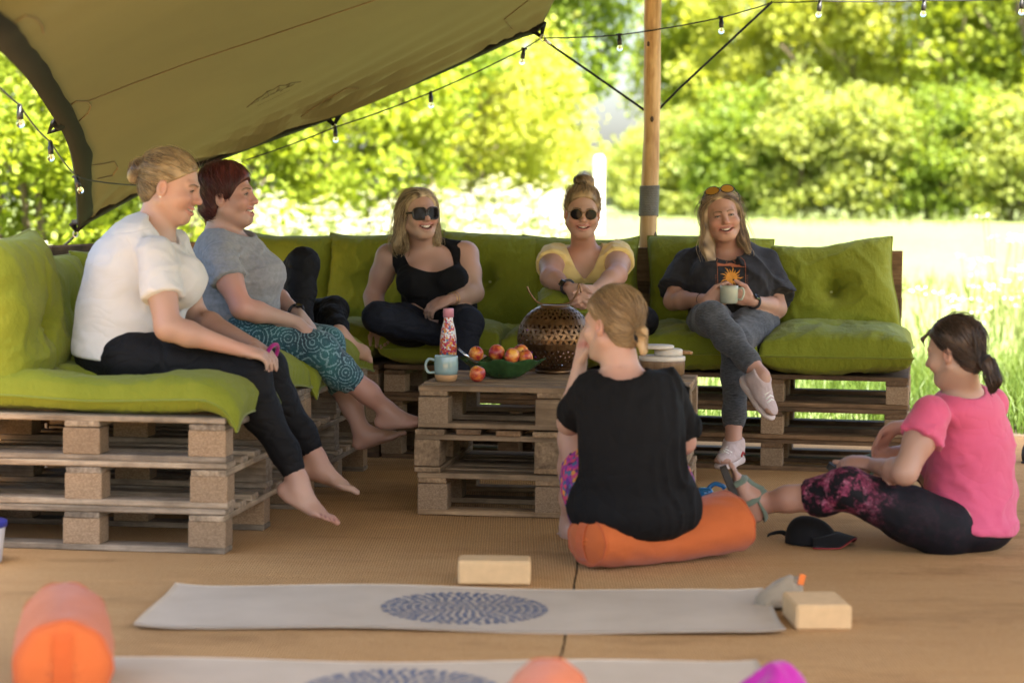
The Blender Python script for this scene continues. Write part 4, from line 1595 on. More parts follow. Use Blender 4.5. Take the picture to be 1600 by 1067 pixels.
def foot_prims(ankle, toe, up, s=1.0, toes=True, side=1):
    """toe: direction the foot points, up: away from the sole; side: +1 if the big toe is towards toe x up."""
    d = Vector(toe).normalized(); u = Vector(up); u = (u - d * u.dot(d)).normalized()
    x = d.cross(u) * side
    a = Vector(ankle)
    Rm = np.array([tuple(x), tuple(d), tuple(u)]).T
    L = [ell(a - u * 0.048 * s - d * 0.022 * s, Rm, np.array([0.031, 0.036, 0.032]) * s, 0.02),
         cone(a, a - u * 0.035 * s + d * 0.03 * s, 0.036 * s, 0.036 * s, 0.02),
         cone(a - u * 0.030 * s + d * 0.02 * s, a - u * 0.058 * s + d * 0.115 * s + x * 0.004 * s, 0.036 * s, 0.021 * s, 0.025),
         ell(a - u * 0.062 * s + d * 0.115 * s + x * 0.003 * s, Rm, np.array([0.043, 0.035, 0.017]) * s, 0.015),
         cone(a - u * 0.064 * s + d * 0.0 * s - x * 0.014 * s, a - u * 0.066 * s + d * 0.10 * s - x * 0.02 * s, 0.017 * s, 0.016 * s, 0.02)]
    tips = []
    if toes:
        for j, (off, ln, r) in enumerate(((0.030, 0.055, 0.0125), (0.011, 0.050, 0.0092), (-0.006, 0.043, 0.0088), (-0.021, 0.035, 0.0085), (-0.034, 0.026, 0.0085))):
            p = a - u * 0.064 * s + d * (0.128 - 0.005 * j) * s + x * off * s
            p2 = p + (d + u * 0.10).normalized() * ln * 0.6 * s
            p3 = p2 + (d - u * 0.25).normalized() * ln * 0.4 * s
            L += [cone(p, p2, r * s, r * s, 0.005), cone(p2, p3, r * s, r * 0.9 * s, 0.003)]
            tips.append(p3 + u * r * 0.8 * s)
    else:
        L += [ell(a - u * 0.064 * s + d * 0.15 * s, Rm, np.array([0.040, 0.03, 0.016]) * s, 0.02)]
    return L, tips


def arm_prims(sh, el, wr, f=1.0, k=0.025):
    sh, el, wr = Vector(sh), Vector(el), Vector(wr)
    m = sh.lerp(el, 0.45); q = el.lerp(wr, 0.28)
    return [cone(sh, m, 0.052 * f, 0.048 * f, k), cone(m, el, 0.048 * f, 0.038 * f, k),
            cone(el, q, 0.037 * f, 0.037 * f, k), cone(q, wr, 0.037 * f, 0.0235 * (0.7 + 0.3 * f), k)]


def leg_prims(hip, kn, an, f=1.0, k=0.035, calf=None):
    hip, kn, an = Vector(hip), Vector(kn), Vector(an)
    m = hip.lerp(kn, 0.35)
    ax_ = (an - kn).normalized()
    b = (hip - kn) - ax_ * (hip - kn).dot(ax_)
    b = b.normalized() if b.length > 1e-4 else Vector((0, 0, 0))
    q = kn.lerp(an, 0.32) + b * 0.018 * f
    return [cone(hip, m, 0.092 * f, 0.080 * f, k), cone(m, kn, 0.080 * f, 0.056 * f, k),
            cone(kn, q, 0.054 * f, 0.054 * f, k), cone(q, kn.lerp(an, 0.72), 0.053 * f, 0.038 * f, k),
            cone(kn.lerp(an, 0.72), an, 0.038 * f, 0.033 * (0.6 + 0.4 * f), k)]


def torso_prims(spec):
    """spec: list of (point, right axis, up axis, rx, ry, rz): ellipsoids along the spine."""
    L = []
    for (p, xr, upv, rx, ry, rz) in spec:
        x = Vector(xr).normalized(); u = Vector(upv); u = (u - x * u.dot(x)).normalized()
        f = u.cross(x)
        Rm = np.array([tuple(x), tuple(f), tuple(u)]).T
        L.append(ell(p, Rm, (rx, ry, rz), 0.06))
    return L


m_skin = vcol_mat('skin', 0.48, 0.12, 0.4, 0.12, 900.0)
m_hair = vcol_mat('hair', 0.42, 0.0, 0.45)
m_teeth = plain('teeth', (0.72, 0.68, 0.58), 0.3, 0.05)
m_eye = vcol_mat('eye', 0.15, 0.0, 0.6)
m_lens = plain('dark_lens', (0.010, 0.008, 0.009), 0.12, 0.1, spec=0.12)
m_frame = plain('black_acetate', (0.02, 0.014, 0.012), 0.25, 0.2)


def lum(c, f): return np.clip(np.array(c) * f, 0, 1)


class Person:
    def __init__(self, label, base):
        self.base = npv(base)
        self.label = label
        self.torso, self.legs, self.arms, self.neck, self.head = [], [], [], [], []
        self.nails, self.toe_nails, self.extra = [], [], []
        self.fine = []
        self.skin = (0.50, 0.285, 0.195)

    # ---- the body: one continuous surface
    def body(self, step=0.0098, fine=0.0033, seed=1, nail_col=(0.55, 0.30, 0.26), toe_col=(0.5, 0.28, 0.24), brow=(0.20, 0.12, 0.07), lip=(0.42, 0.14, 0.12)):
        allp = self.torso + self.legs + self.arms + self.neck + self.head
        lo = np.min([p.bounds(0.03)[0] for p in allp], 0); hi = np.max([p.bounds(0.03)[1] for p in allp], 0)
        hc = self.hc; s = self.hs
        def field(G):
            D = G.apply(G.new(), self.torso)
            D = smin(D, G.apply(G.new(), self.legs), 0.035)
            D = smin(D, G.apply(G.new(), self.arms), 0.018)
            D = smin(D, G.apply(G.new(), self.neck), 0.035)
            return smin(D, G.apply(G.new(), self.head), 0.022)
        G = Grid(lo, hi, step, self.fine)
        V1, Q1 = G.surface(field(G))
        V1 = smooth_mesh(V1, Q1, 1, 0.35)
        G2 = Grid(hc - 0.185 * s, hc + 0.185 * s, fine)
        V2, Q2 = G2.surface(field(G2))
        V2 = smooth_mesh(V2, Q2, 1, 0.3)
        # the finer net of the head takes over from the coarser one at the neck
        r1 = np.linalg.norm(V1[Q1].mean(1) - hc, axis=1); r2 = np.linalg.norm(V2[Q2].mean(1) - hc, axis=1)
        Q1 = Q1[r1 > 0.158 * s]; Q2 = Q2[r2 < 0.162 * s]
        V = np.concatenate([V1, V2]); Q = np.concatenate([Q1, Q2 + len(V1)])
        used, inv = np.unique(Q, return_inverse=True)
        V = V[used]; Q = inv.reshape(Q.shape)
        # colour of the skin
        nz_ = Noise(seed)
        base = np.array(self.skin)
        t = (0.5 + 0.5 * nz_(V, 30.0))[:, None] * 0.5 + (0.5 + 0.5 * nz_(V, 9.0))[:, None] * 0.5
        col = base * (0.84 + 0.32 * t)
        col = col * (1 + np.array([0.05, -0.06, -0.07]) * (nz_(V, 17.0)[:, None]))
        h = (V - hc) @ np.array(self.hR) / s
        def g(c, r):
            return np.exp(-(((h - np.array(c)) / np.array(r)) ** 2).sum(1))[:, None]
        red = np.array([0.50, 0.17, 0.12])
        for q in (-1, 1):
            col = col + (red - col) * 0.38 * g((q * 0.042, 0.075, -0.032), (0.022, 0.035, 0.02))
            col = col + (red - col) * 0.35 * g((q * 0.080, -0.006, -0.012), (0.012, 0.03, 0.035))
            # brows and lashes
            bw = np.exp(-((h[:, 2] - (0.0215 - 14 * (np.abs(h[:, 0]) - 0.030) ** 2)) / 0.0040) ** 2) * \
                (np.abs(h[:, 0] - q * 0.031) < 0.020) * (h[:, 1] > 0.05)
            col = col + (np.array(brow) - col) * (0.85 * bw)[:, None]
            if self.has_eyes:
                la = np.exp(-((h[:, 2] + 0.0005) / 0.0052) ** 2) * np.exp(-((h[:, 0] - q * 0.0315) / 0.0150) ** 4) * (h[:, 1] > 0.055)
                col = col + (np.array([0.06, 0.03, 0.022]) - col) * (0.95 * la)[:, None]
        col = col + (red - col) * 0.30 * g((0, 0.11, -0.032), (0.016, 0.02, 0.014))
        sm = self.smile
        lipm = np.exp(-((h[:, 2] + 0.0665 - 10 * sm * h[:, 0] ** 2) / (0.010 + 0.006 * sm)) ** 4) * np.exp(-(h[:, 0] / (0.031 * self.mw)) ** 6) * (h[:, 1] > 0.062)
        col = col + (np.array(lip) - col) * (0.75 * lipm)[:, None]
        inm = lipm * (h[:, 1] < 0.0865 - 19 * h[:, 0] ** 2 * 1.0) * (np.abs(h[:, 0]) < 0.024 * self.mw)
        col = col + (np.array([0.10, 0.02, 0.02]) - col) * (0.8 * inm)[:, None]
        for p in self.nails:
            d2 = ((V - npv(p)) ** 2).sum(1)
            col = col + (np.array(nail_col) - col) * (0.6 * np.exp(-d2 / 0.007 ** 2))[:, None]
        for p in self.toe_nails:
            d2 = ((V - npv(p)) ** 2).sum(1)
            col = col + (np.array(toe_col) - col) * (0.9 * np.exp(-d2 / 0.006 ** 2))[:, None]
        for (p, c_, r_, a_) in self.extra:
            d2 = ((V - npv(p)) ** 2).sum(1)
            col = col + (np.array(c_) - col) * (a_ * np.exp(-d2 / r_ ** 2))[:, None]
        self.o = link('person', mesh('person', V - self.base, Q, True, np.clip(col, 0, 1)), m_skin, None, tuple(self.base))
        tag(self.o, self.label, 'person')
        return self.o

    def set_head(self, px, py, Y, fwd, up=(0, 0, 1), s=1.0, smile=1.0, jaw=1.0, nose=1.0, eyes=True, neck_r=0.055, neck_to=None, mouth=True, mw=1.0):
        c = W(px, py, Y)
        self.hc = npv(c); self.hs = s; self.hR = frame(fwd, up); self.smile = smile; self.has_eyes = eyes; self.mw = mw
        self.head = head_prims(c, self.hR, s, smile, mouth, jaw, nose, eyes, mw)
        if neck_to is not None:
            a = self.hp(0, -0.018, -0.065)
            self.neck = [cone(a, neck_to, neck_r * s, neck_r * 1.08, 0.03),
                         cone(self.hp(0, 0.02, -0.075), Vector(neck_to) + (Vector(a) - Vector(neck_to)) * 0.35, 0.040 * s, 0.045, 0.03)]

    def hp(self, x, y, z):
        return Vector(self.hc + np.array(self.hR) @ (np.array([x, y, z]) * self.hs))

    def part(self, name, V, Fc, mat, smooth=True, col=None, parent=None):
        return link(name, mesh(name, np.asarray(V) - self.base, Fc, smooth, col), mat, parent or self.o)

    def mb(self, name, m, mat, smooth=True, parent=None):
        V = np.array([tuple(v) for v in m.v]) - self.base
        return link(name, mesh(name, V, m.f, smooth), mat, parent or self.o)

    def cloth(self, name, prims_groups, mat, cut=None, wr=None, step=0.0086, k=0.03, sm=0, post=None):
        """prims_groups: list of (prims, inflate, kmul); cut(P) > 0 is removed; wr(P) displaces outwards."""
        prims_groups = [tuple(g) + (None,) * (4 - len(g)) for g in prims_groups]
        allp = [(p, i) for (g, i, km, cf_) in prims_groups for p in g if p.op == 'add']
        lo = np.min([p.bounds(0.03 + max(i, 0))[0] for p, i in allp], 0); hi = np.max([p.bounds(0.03 + max(i, 0))[1] for p, i in allp], 0)
        G = Grid(lo, hi, step)
        D = None
        for (g, i, km, cf_) in prims_groups:
            Dn = G.apply(G.new(), g, i, km)
            if cf_ is not None: G.modify(Dn, lambda P, d: smax(d, cf_(P), 0.006), 0.07)
            D = Dn if D is None else smin(D, Dn, k)
        def fn(P, d):
            if wr is not None: d = d - wr(P)
            if cut is not None: d = smax(d, cut(P), 0.006)
            return d
        G.modify(D, fn, 0.07)
        V, Q = G.surface(D)
        V = smooth_mesh(V, Q, sm, 0.5)
        if post is not None: V = post(V)
        self.cl = (V, Q)
        return self.part(name, V, Q, mat)

    def hair(self, prims, cut=None, cols=((0.05, 0.03, 0.015), (0.2, 0.13, 0.06)), flow=None, n=1300, steps=6, ds=0.018, seed=1, rad=0.0013, name='hair',
             lift=0.002, streak=38.0, shade=None, wild=0.0, seedf=None):
        allp = [p for p in prims if p.op == 'add']
        lo = np.min([p.bounds(0.02)[0] for p in allp], 0); hi = np.max([p.bounds(0.02)[1] for p in allp], 0)
        G = Grid(lo, hi, 0.0048)
        D = G.apply(G.new(), prims)
        nz_ = Noise(seed, 9); nz2 = Noise(seed + 3, 9)
        R = np.array(self.hR); s = self.hs
        loc = lambda P: (P - self.hc) @ R / s
        def fn(P, d):
            if cut is not None: d = smax(d, cut(loc(P)) * s, 0.004)
            return d - 0.0022 * nz_(P, 75.0)
        G.modify(D, fn, 0.03)
        V, Q = G.surface(D)
        c0, c1 = np.array(cols[0]), np.array(cols[1])
        def tone(P, extra=0):
            L = loc(P)
            f = flow(L) if flow is not None else np.tile(np.array([0, 0, -1.0]), (len(L), 1))
            # streaks: noise squeezed across the flow
            a = 0.5 + 0.5 * nz2(L * np.array([1.0, 0.55, 0.55]), streak * 1.6)
            b = 0.5 + 0.5 * nz_(L * np.array([1.0, 0.6, 0.6]), streak * 4)
            m = np.clip((0.6 * a + 0.4 * b - 0.5) * 2.0 + 0.5 + extra, 0, 1)
            if shade is not None: m = np.clip(m * shade(L), 0, 1)
            return m
        col = c0 + (c1 - c0) * tone(V)[:, None]
        o = self.part(name, V, Q, m_hair, True, np.clip(col, 0, 1))
        # strands lying on the shape
        r = np.random.RandomState(seed)
        sel = r.choice(len(V), n)
        P = V[sel] + r.normal(size=(n, 3)) * 0.002
        if seedf is not None:
            keep = seedf(loc(P)); P = P[keep]
        n = len(P)
        path = [P.copy()]
        wob = r.normal(size=(n, 3)) * 0.12
        lf = lift + r.uniform(0, 0.005, n) + (r.uniform(0, 1, n) < 0.14) * r.uniform(0, 0.014, n) * (1 + wild)
        for k in range(steps):
            f = flow(loc(P)) if flow is not None else np.tile(np.array([0, 0, -1.0]), (n, 1))
            f = f + wob + 0.25 * np.stack([nz_(P, 40), nz2(P, 40), nz_(P + 3, 40)], 1)
            f = f @ R.T
            f /= np.linalg.norm(f, axis=1)[:, None] + 1e-9
            P = P + f * ds * s
            e = 0.002
            d = sdf_pts(prims, P)
            g = np.stack([sdf_pts(prims, P + np.eye(3)[j] * e) - d for j in range(3)], 1) / e
            g /= np.linalg.norm(g, axis=1)[:, None] + 1e-9
            P = P - g * (d - lf * (0.6 + 0.4 * k / steps))[:, None] * 0.85
            path.append(P.copy())
        A = np.stack(path, 1)
        if cut is not None:          # no strands across the face
            cm = np.max([cut(loc(A[:, k])) for k in range(A.shape[1])], 0)
            A = A[cm < 0.004]; n = len(A)
            lf = lf[:n]
        T_ = np.gradient(A, axis=1); T_ /= np.linalg.norm(T_, axis=2)[..., None] + 1e-9
        ref = r.normal(size=(n, 1, 3)); N1 = np.cross(T_, ref); N1 /= np.linalg.norm(N1, axis=2)[..., None] + 1e-9
        N2 = np.cross(T_, N1)
        m = A.shape[1]
        rr = rad * np.linspace(1, 0.45, m)[None, :, None] * r.uniform(0.6, 1.3, (n, 1, 1))
        ring = np.stack([A + (N1 * math.cos(a) + N2 * math.sin(a)) * rr for a in (0, 2.1, 4.2)], 2)
        VV = ring.reshape(-1, 3)
        i = (np.arange(n)[:, None, None] * m + np.arange(m - 1)[None, :, None]) * 3 + np.arange(3)[None, None, :]
        j = (np.arange(n)[:, None, None] * m + np.arange(m - 1)[None, :, None]) * 3 + ((np.arange(3) + 1) % 3)[None, None, :]
        Fq = np.stack([i, j, j + 3, i + 3], -1).reshape(-1, 4)
        tn = np.clip(tone(A[:, 0], 0) * 0.5 + r.uniform(0, 0.75, n) ** 1.3, 0, 1.15)
        sc = c0 + (c1 - c0) * tn[:, None]
        sc = np.repeat(sc, m * 3, 0)
        st = self.part('strands', VV, Fq, m_hair, True, np.clip(sc, 0, 1), o)
        st['kind'] = 'stuff'
        return o

    def surf(self, x, z):
        """how far forward the face is at (x, z) of the head."""
        ys = np.linspace(0.125, 0.03, 96)
        P = self.hc + (np.stack([ys * 0 + x, ys, ys * 0 + z], 1) * self.hs) @ np.array(self.hR).T
        d = sdf_pts(self.head, P)
        k = np.nonzero(d < 0)[0]
        return float(ys[k[0]]) if len(k) else 0.08

    def lines(self, brow_col=(0.10, 0.06, 0.035), squint=1.0):
        """brows and lashes."""
        mb_ = plain('brow_hair', brow_col, 0.8, 0.2, 60)
        for q in (-1, 1):
            m = MB()
            P, R_ = [], []
            for k in range(9):
                u_ = k / 8
                x = 0.013 + 0.036 * u_; z = 0.0185 + 0.0075 * math.sin(u_ * 2.3) - 0.004 * u_
                P.append(self.hp(q * x, self.surf(q * x, z) + 0.0008, z)); R_.append(0.0030 * (1 - 0.65 * u_) * self.hs)
            m.tube(P, R_, 6, True, 0.6)
            self.mb('eyebrow', m, mb_)
            if self.has_eyes:
                m = MB()
                P, R_ = [], []
                for k in range(9):
                    u_ = k / 8
                    x = 0.0185 + 0.027 * u_; z = -0.0015 + 0.0062 * math.sin(math.pi * (0.15 + 0.75 * u_)) * squint - 0.002 * u_
                    P.append(self.hp(q * x, max(self.surf(q * x, z), 0.0755 - 8 * max(0, x - 0.034) ** 1.0 * 0.1) + 0.0012, z)); R_.append(0.0017 * (0.6 + 0.5 * math.sin(math.pi * u_)) * self.hs)
                m.tube(P, R_, 6)
                self.mb('eyelashes', m, m_frame)

    def eyes(self, iris=(0.09, 0.07, 0.05)):
        u_, v_ = np.meshgrid(np.linspace(0, 2 * np.pi, 17)[:-1], np.linspace(-np.pi / 2, np.pi / 2, 11))
        S_ = np.stack([np.cos(v_) * np.cos(u_), np.sin(v_), np.cos(v_) * np.sin(u_)], -1).reshape(-1, 3)
        ii = (np.arange(10)[:, None] * 16 + np.arange(16)[None, :]); jj = (np.arange(10)[:, None] * 16 + (np.arange(16) + 1)[None, :] % 16)
        Fq = np.stack([ii, jj, jj + 16, ii + 16], -1).reshape(-1, 4)
        for q in (-1, 1):
            P = S_ * 0.0118 + np.array([q * 0.0315, 0.0725, 0.0])
            col = np.where((S_[:, 1] > 0.86)[:, None], np.array(iris), np.array([0.34, 0.31, 0.29]))
            col = np.where((S_[:, 1] > 0.97)[:, None], np.array([0.01, 0.01, 0.01]), col)
            self.part('eye', self.hc + (P * self.hs) @ np.array(self.hR).T, Fq, m_eye, True, col)

    def teeth(self, up=True):
        m = MB()
        n = 8
        for k in range(n):
            u_ = (k + 0.5) / n * 2 - 1
            w = (0.0050 if abs(u_) > 0.3 else 0.0058) * self.mw
            hgt = 0.0095 * self.smile * (1 - 0.45 * u_ * u_)
            c = (u_ * 0.0225 * self.mw, 0.0850 - 0.020 * u_ * u_ * self.mw ** 1.5, -0.0655 + 0.010 * self.smile * u_ * u_ + 0.0015 * self.smile)
            b = MB().box((0, 0, 0), (w, 0.006, hgt), None, 0.0014)
            a = -u_ * 0.75
            for (x, y, z) in b.v:
                pass
            Rm = Matrix.Rotation(a, 3, 'Z')
            m.add([self.hp(*(Rm @ Vector(v) + Vector(c))) for v in b.v], b.f)
        self.mb('teeth', m, m_teeth, False)

    def sunglasses(self, rx=0.026, rz=0.022, dy=0.0, style='round', top=False, lens=None, frm=None):
        lens = lens or m_lens; frm = frm or m_frame
        root = None
        y0, z0 = 0.102 + dy, -0.001
        def pos(x, y, z):
            if top:           # pushed up on the hair, leaning back
                a = math.radians(40)
                yy = y - y0
                return self.hp(x * 1.05, 0.066 + yy * math.cos(a) - (z + 0.02) * math.sin(a), 0.112 + yy * math.sin(a) * 0.4 + (z + 0.02) * math.cos(a))
            return self.hp(x, y, z)
        def outline(q, f, n=28):
            P = []
            for k in range(n):
                a = 2 * math.pi * k / n
                ca, sa = math.cos(a), math.sin(a)
                e = 1.0 if style == 'round' else 0.62
                x = abs(ca) ** e * (1 if ca > 0 else -1) * rx * f
                z = abs(sa) ** e * (1 if sa > 0 else -1) * rz * f
                if style == 'big' and z > 0: z *= 1.05
                xx = q * 0.0335 + x
                P.append(pos(xx, y0 - 0.9 * xx * xx * 6, z0 - 0.004 + z))
            return P
        fm = MB()
        for q in (-1, 1):
            P = outline(q, 1.0)
            fm.tube(P + [P[0]], (0.0013 if not top else 0.0022) if style == 'round' else 0.0042, 6, False)
        fm.tube([pos(-0.010, y0 + 0.001, z0 + 0.004), pos(0, y0 + 0.003, z0 + 0.007), pos(0.010, y0 + 0.001, z0 + 0.004)], 0.0022 if style == 'round' else 0.004, 6)
        for q in (-1, 1):
            xe = q * (0.0335 + rx * 0.98)
            tk = 0.0022 if style == 'round' else 0.005
            if top:
                fm.tube([pos(xe, y0 - 5.4 * xe * xe, z0 + 0.004), self.hp(q * 0.089, 0.030, 0.085), self.hp(q * 0.093, -0.010, 0.020)], [tk, tk, tk], 6)
            else:
                fm.tube([pos(xe, y0 - 5.4 * xe * xe, z0 + 0.004), pos(q * 0.073, 0.05, z0 + 0.004), pos(q * 0.080, -0.005, z0 + 0.004)], [tk, tk, tk * 0.6], 6)
        fo = self.mb('sunglasses', fm, frm, True)
        for q in (-1, 1):
            P = outline(q, 0.97)
            c = sum(P, Vector()) / len(P)
            fwd = Vector(self.hR.col[1]) * 0.0012
            lm = MB()
            lm.add([p for p in P] + [c + fwd * 3], [(k, (k + 1) % len(P), len(P)) for k in range(len(P))])
            lm.add([p - fwd * 2 for p in P] + [c - fwd * 1], [((k + 1) % len(P), k, len(P)) for k in range(len(P))])
            self.mb('lens', lm, lens, True, fo)
        return fo
# ================================================================== the people
UP = Vector((0, 0, 1))


def make_wr(seed, amp, sc=(1, 1, 1), f=26.0):
    """folds: sharp ridges in patches, longer one way than the other."""
    a, b, c, d = Noise(seed, 5), Noise(seed + 1, 5), Noise(seed + 2, 5), Noise(seed + 3, 5)
    sc = np.array(sc)
    f = f * 2.0
    def fn(P):
        w = np.stack([c(P, 14.0), d(P, 14.0), c(P + 5, 14.0)], -1) * 0.018
        Q = (P + w) * sc
        r1 = 1 - np.minimum(np.abs(a(Q, f)) * 1.6, 1)
        r2 = 1 - np.minimum(np.abs(b(Q + 7, f * 1.9)) * 1.6, 1)
        m1 = np.clip(0.55 + 0.8 * d(P, 9.0), 0, 1.2)
        m2 = np.clip(0.45 + 0.8 * c(P, 11.0), 0, 1.2)
        return amp * (1.5 * r1 ** 1.5 * m1 - 0.5) + amp * 0.6 * r2 * m2
    return fn


def below(p, n):
    """cut everything on the far side of the plane through p along n."""
    p, n = npv(p), npv(Vector(n).normalized())
    return lambda P: (P - p) @ n


def ball_cut(c, r, R=None):
    c = npv(c); r = np.array(r) if hasattr(r, '__len__') else np.array([r] * 3)
    Rm = np.eye(3) if R is None else np.array(R)
    def fn(P):
        q = (P - c) @ Rm
        k0 = np.sqrt(((q / r) ** 2).sum(1)); k1 = np.sqrt(((q / r ** 2) ** 2).sum(1))
        return -(k0 * (k0 - 1) / np.maximum(k1, 1e-6))
    return fn


def anyof(*f):
    return lambda P: np.max([g(P) for g in f], 0)


def along(a, b, frac):
    a, b = Vector(a), Vector(b)
    return below(a.lerp(b, frac), b - a)


def pt(t3): return W(*t3)


def axis_between(a, b): return (Vector(b) - Vector(a)).normalized()


def torso(spec, right, up0=UP, up1=None):
    n = len(spec)
    out = []
    for i, (p, rx, ry, rz) in enumerate(spec):
        a = pt(spec[max(i - 1, 0)][0]); b = pt(spec[min(i + 1, n - 1)][0])
        out.append((pt(p), right, (b - a), rx, ry, rz))
    return torso_prims(out)


def sleeve(sh, el, f, frac, flare=0.02, r0=0.050, r1=0.050):
    sh, el = Vector(sh), Vector(el)
    e = sh.lerp(el, frac + 0.08)
    return [cone(sh, e, r0 * f + 0.010, r1 * f + flare, 0.03)], along(sh, el, frac)


CAP = lambda p, dz=0.0, g=1.0: [ell(p.hp(0, -0.016, 0.038 + dz), p.hR, np.array([0.083 * g, 0.102, 0.090]) * p.hs, 0.02),
                                ell(p.hp(0, -0.045, -0.030), p.hR, np.array([0.066 * g, 0.058, 0.060]) * p.hs, 0.02)]


def line_cut(zs, ys):
    return lambda L: L[:, 1] - np.interp(L[:, 2], zs, ys)


def toward(gp):
    gp = np.array(gp)
    def f(L):
        d = gp - L
        return d / (np.linalg.norm(d, axis=1)[:, None] + 1e-6)
    return f


def loose(back, fwd=0.0):
    """parted on top, falling to the sides and down."""
    def f(L):
        top = np.clip((L[:, 2] - 0.03) / 0.06, 0, 1)
        sx = np.where(L[:, 0] >= 0, 1.0, -1.0)
        return np.stack([sx * (1.1 * top + 0.08), -back - 0.35 * top + fwd * (L[:, 2] < -0.12), -1.0 + 0.55 * top], 1)
    return f


def bracelet(P, p, d, r, mat, name='bracelet', w=0.004, flat=1.0):
    d = Vector(d).normalized(); a = d.orthogonal().normalized(); b = d.cross(a)
    pts = [Vector(p) + (a * math.cos(t_) + b * math.sin(t_)) * r for t_ in np.linspace(0, 2 * math.pi, 21)]
    m = MB().tube(pts, w, 6, False)
    return P.mb(name, m, mat)


def watch(P, p, d, out, r, strap_m, face_m):
    o = bracelet(P, p, d, r, strap_m, 'watch', 0.0065)
    out = Vector(out).normalized()
    R = frame(d, out)
    m = MB().box((0, 0, 0), (0.030, 0.034, 0.010), None, 0.003)
    c = Vector(p) + out * (r + 0.006)
    m.v = [tuple(R @ Vector(v) + c) for v in m.v]
    P.mb('watch_face', m, face_m, False, o)
    return o


m_white_tee = fabric('white_cotton_jersey', (0.56, 0.555, 0.555), 0.05, 1200, 0.35, 0.2, 0.9, 6, 0.15, 7.5)
m_grey_tee = fabric('grey_marl_jersey', (0.25, 0.26, 0.285), 0.16, 700, 0.35, 0.2, 0.9, 60, 0.15, 7.5)
m_black_jersey = fabric('black_jersey', (0.0048, 0.0048, 0.0055), 0.15, 900, 0.3, 0.0, 0.85, 6, 0.15, 7.5)
m_black_leg = fabric('black_leggings', (0.0048, 0.0048, 0.006), 0.15, 900, 0.2, 0.0, 0.7, 6, 0.3, 10)
m_navy_leg = fabric('navy_leggings', (0.008, 0.010, 0.017), 0.15, 900, 0.2, 0.0, 0.75, 6, 0.3, 10)
m_yellow_tee = fabric('pale_yellow_jersey', (0.66, 0.50, 0.20), 0.06, 1000, 0.35, 0.2, 0.9, 6, 0.15, 7.5)
m_char_tee = fabric('charcoal_washed_jersey', (0.022, 0.022, 0.026), 0.3, 700, 0.35, 0.05, 0.9, 20, 0.15, 7.5)
m_pink_tee = fabric('pink_sports_jersey', (0.56, 0.090, 0.180), 0.06, 1100, 0.3, 0.2, 0.75, 5, 0.15, 7.5)


def marl(name, c0, c1):
    m, t, b = newmat(name)
    n = noise_n(t, coords(t, (7, 7, 60)), 6.0, 5, 0.75)
    t.links.new(ramp(t, n, [(0.38, c0), (0.62, c1)]), b.inputs['Base Color'])
    b.inputs['Roughness'].default_value = 0.85
    b.inputs['Sheen Weight'].default_value = 0.15
    bump(t, b, n, 0.15, 0.003)
    return m


m_marl = marl('grey_marl_leggings', (0.016, 0.017, 0.020), (0.085, 0.090, 0.100))


def teal_print():
    m, t, b = newmat('teal_flower_print')
    vec = coords(t, (1, 1, 1))
    vo = t.nodes.new('ShaderNodeTexVoronoi'); vo.inputs['Scale'].default_value = 13.0
    vo.inputs['Randomness'].default_value = 0.75
    t.links.new(vec, vo.inputs['Vector'])
    sc = t.nodes.new('ShaderNodeVectorMath'); sc.operation = 'SCALE'; sc.inputs['Scale'].default_value = 1.0
    sub = t.nodes.new('ShaderNodeVectorMath'); sub.operation = 'SUBTRACT'
    t.links.new(vec, sub.inputs[0]); t.links.new(vo.outputs['Position'], sub.inputs[1])
    sp = t.nodes.new('ShaderNodeSeparateXYZ'); t.links.new(sub.outputs[0], sp.inputs[0])
    ang = math_n(t, 'ARCTAN2', sp.outputs['Z'], math_n(t, 'ADD', sp.outputs['X'], math_n(t, 'MULTIPLY', sp.outputs['Y'], 0.4)))
    dst = vo.outputs['Distance']
    petal = math_n(t, 'ABSOLUTE', math_n(t, 'SINE', math_n(t, 'MULTIPLY', ang, 8.0)))
    rings = math_n(t, 'SINE', math_n(t, 'MULTIPLY', dst, 36.0))
    lines = math_n(t, 'LESS_THAN', petal, math_n(t, 'ADD', 0.16, math_n(t, 'MULTIPLY', rings, 0.18)))
    rl = math_n(t, 'GREATER_THAN', rings, 0.72)
    both = math_n(t, 'MAXIMUM', lines, rl)
    spk = noise_n(t, vec, 85.0, 2)
    both = math_n(t, 'MULTIPLY', both, math_n(t, 'GREATER_THAN', spk, 0.43))
    n = noise_n(t, vec, 7.0, 3)
    base = ramp(t, n, [(0.35, (0.006, 0.020, 0.036)), (0.5, (0.009, 0.055, 0.072)), (0.68, (0.02, 0.115, 0.118))])
    c = mix_c(t, math_n(t, 'MULTIPLY', both, 0.55), base, (0.28, 0.44, 0.47))
    t.links.new(c, b.inputs['Base Color']); b.inputs['Roughness'].default_value = 0.75
    b.inputs['Sheen Weight'].default_value = 0.1
    return m


def spot_print(name, cols, sc_, dark=(0.012, 0.010, 0.016), thr=0.5):
    m, t, b = newmat(name)
    vec = coords(t)
    vo = t.nodes.new('ShaderNodeTexVoronoi'); vo.inputs['Scale'].default_value = sc_
    t.links.new(vec, vo.inputs['Vector'])
    n = noise_n(t, vec, sc_ * 0.28, 4, 0.6)
    r = t.nodes.new('ShaderNodeSeparateColor'); t.links.new(vo.outputs['Color'], r.inputs[0])
    cc = ramp(t, r.outputs[0], [(k / max(1, len(cols)), c_) for k, c_ in enumerate(cols)], 'CONSTANT')
    msk = math_n(t, 'GREATER_THAN', math_n(t, 'ADD', n, math_n(t, 'MULTIPLY', vo.outputs['Distance'], -0.35)), thr - 0.13)
    c = mix_c(t, msk, dark, cc)
    t.links.new(c, b.inputs['Base Color']); b.inputs['Roughness'].default_value = 0.75
    return m


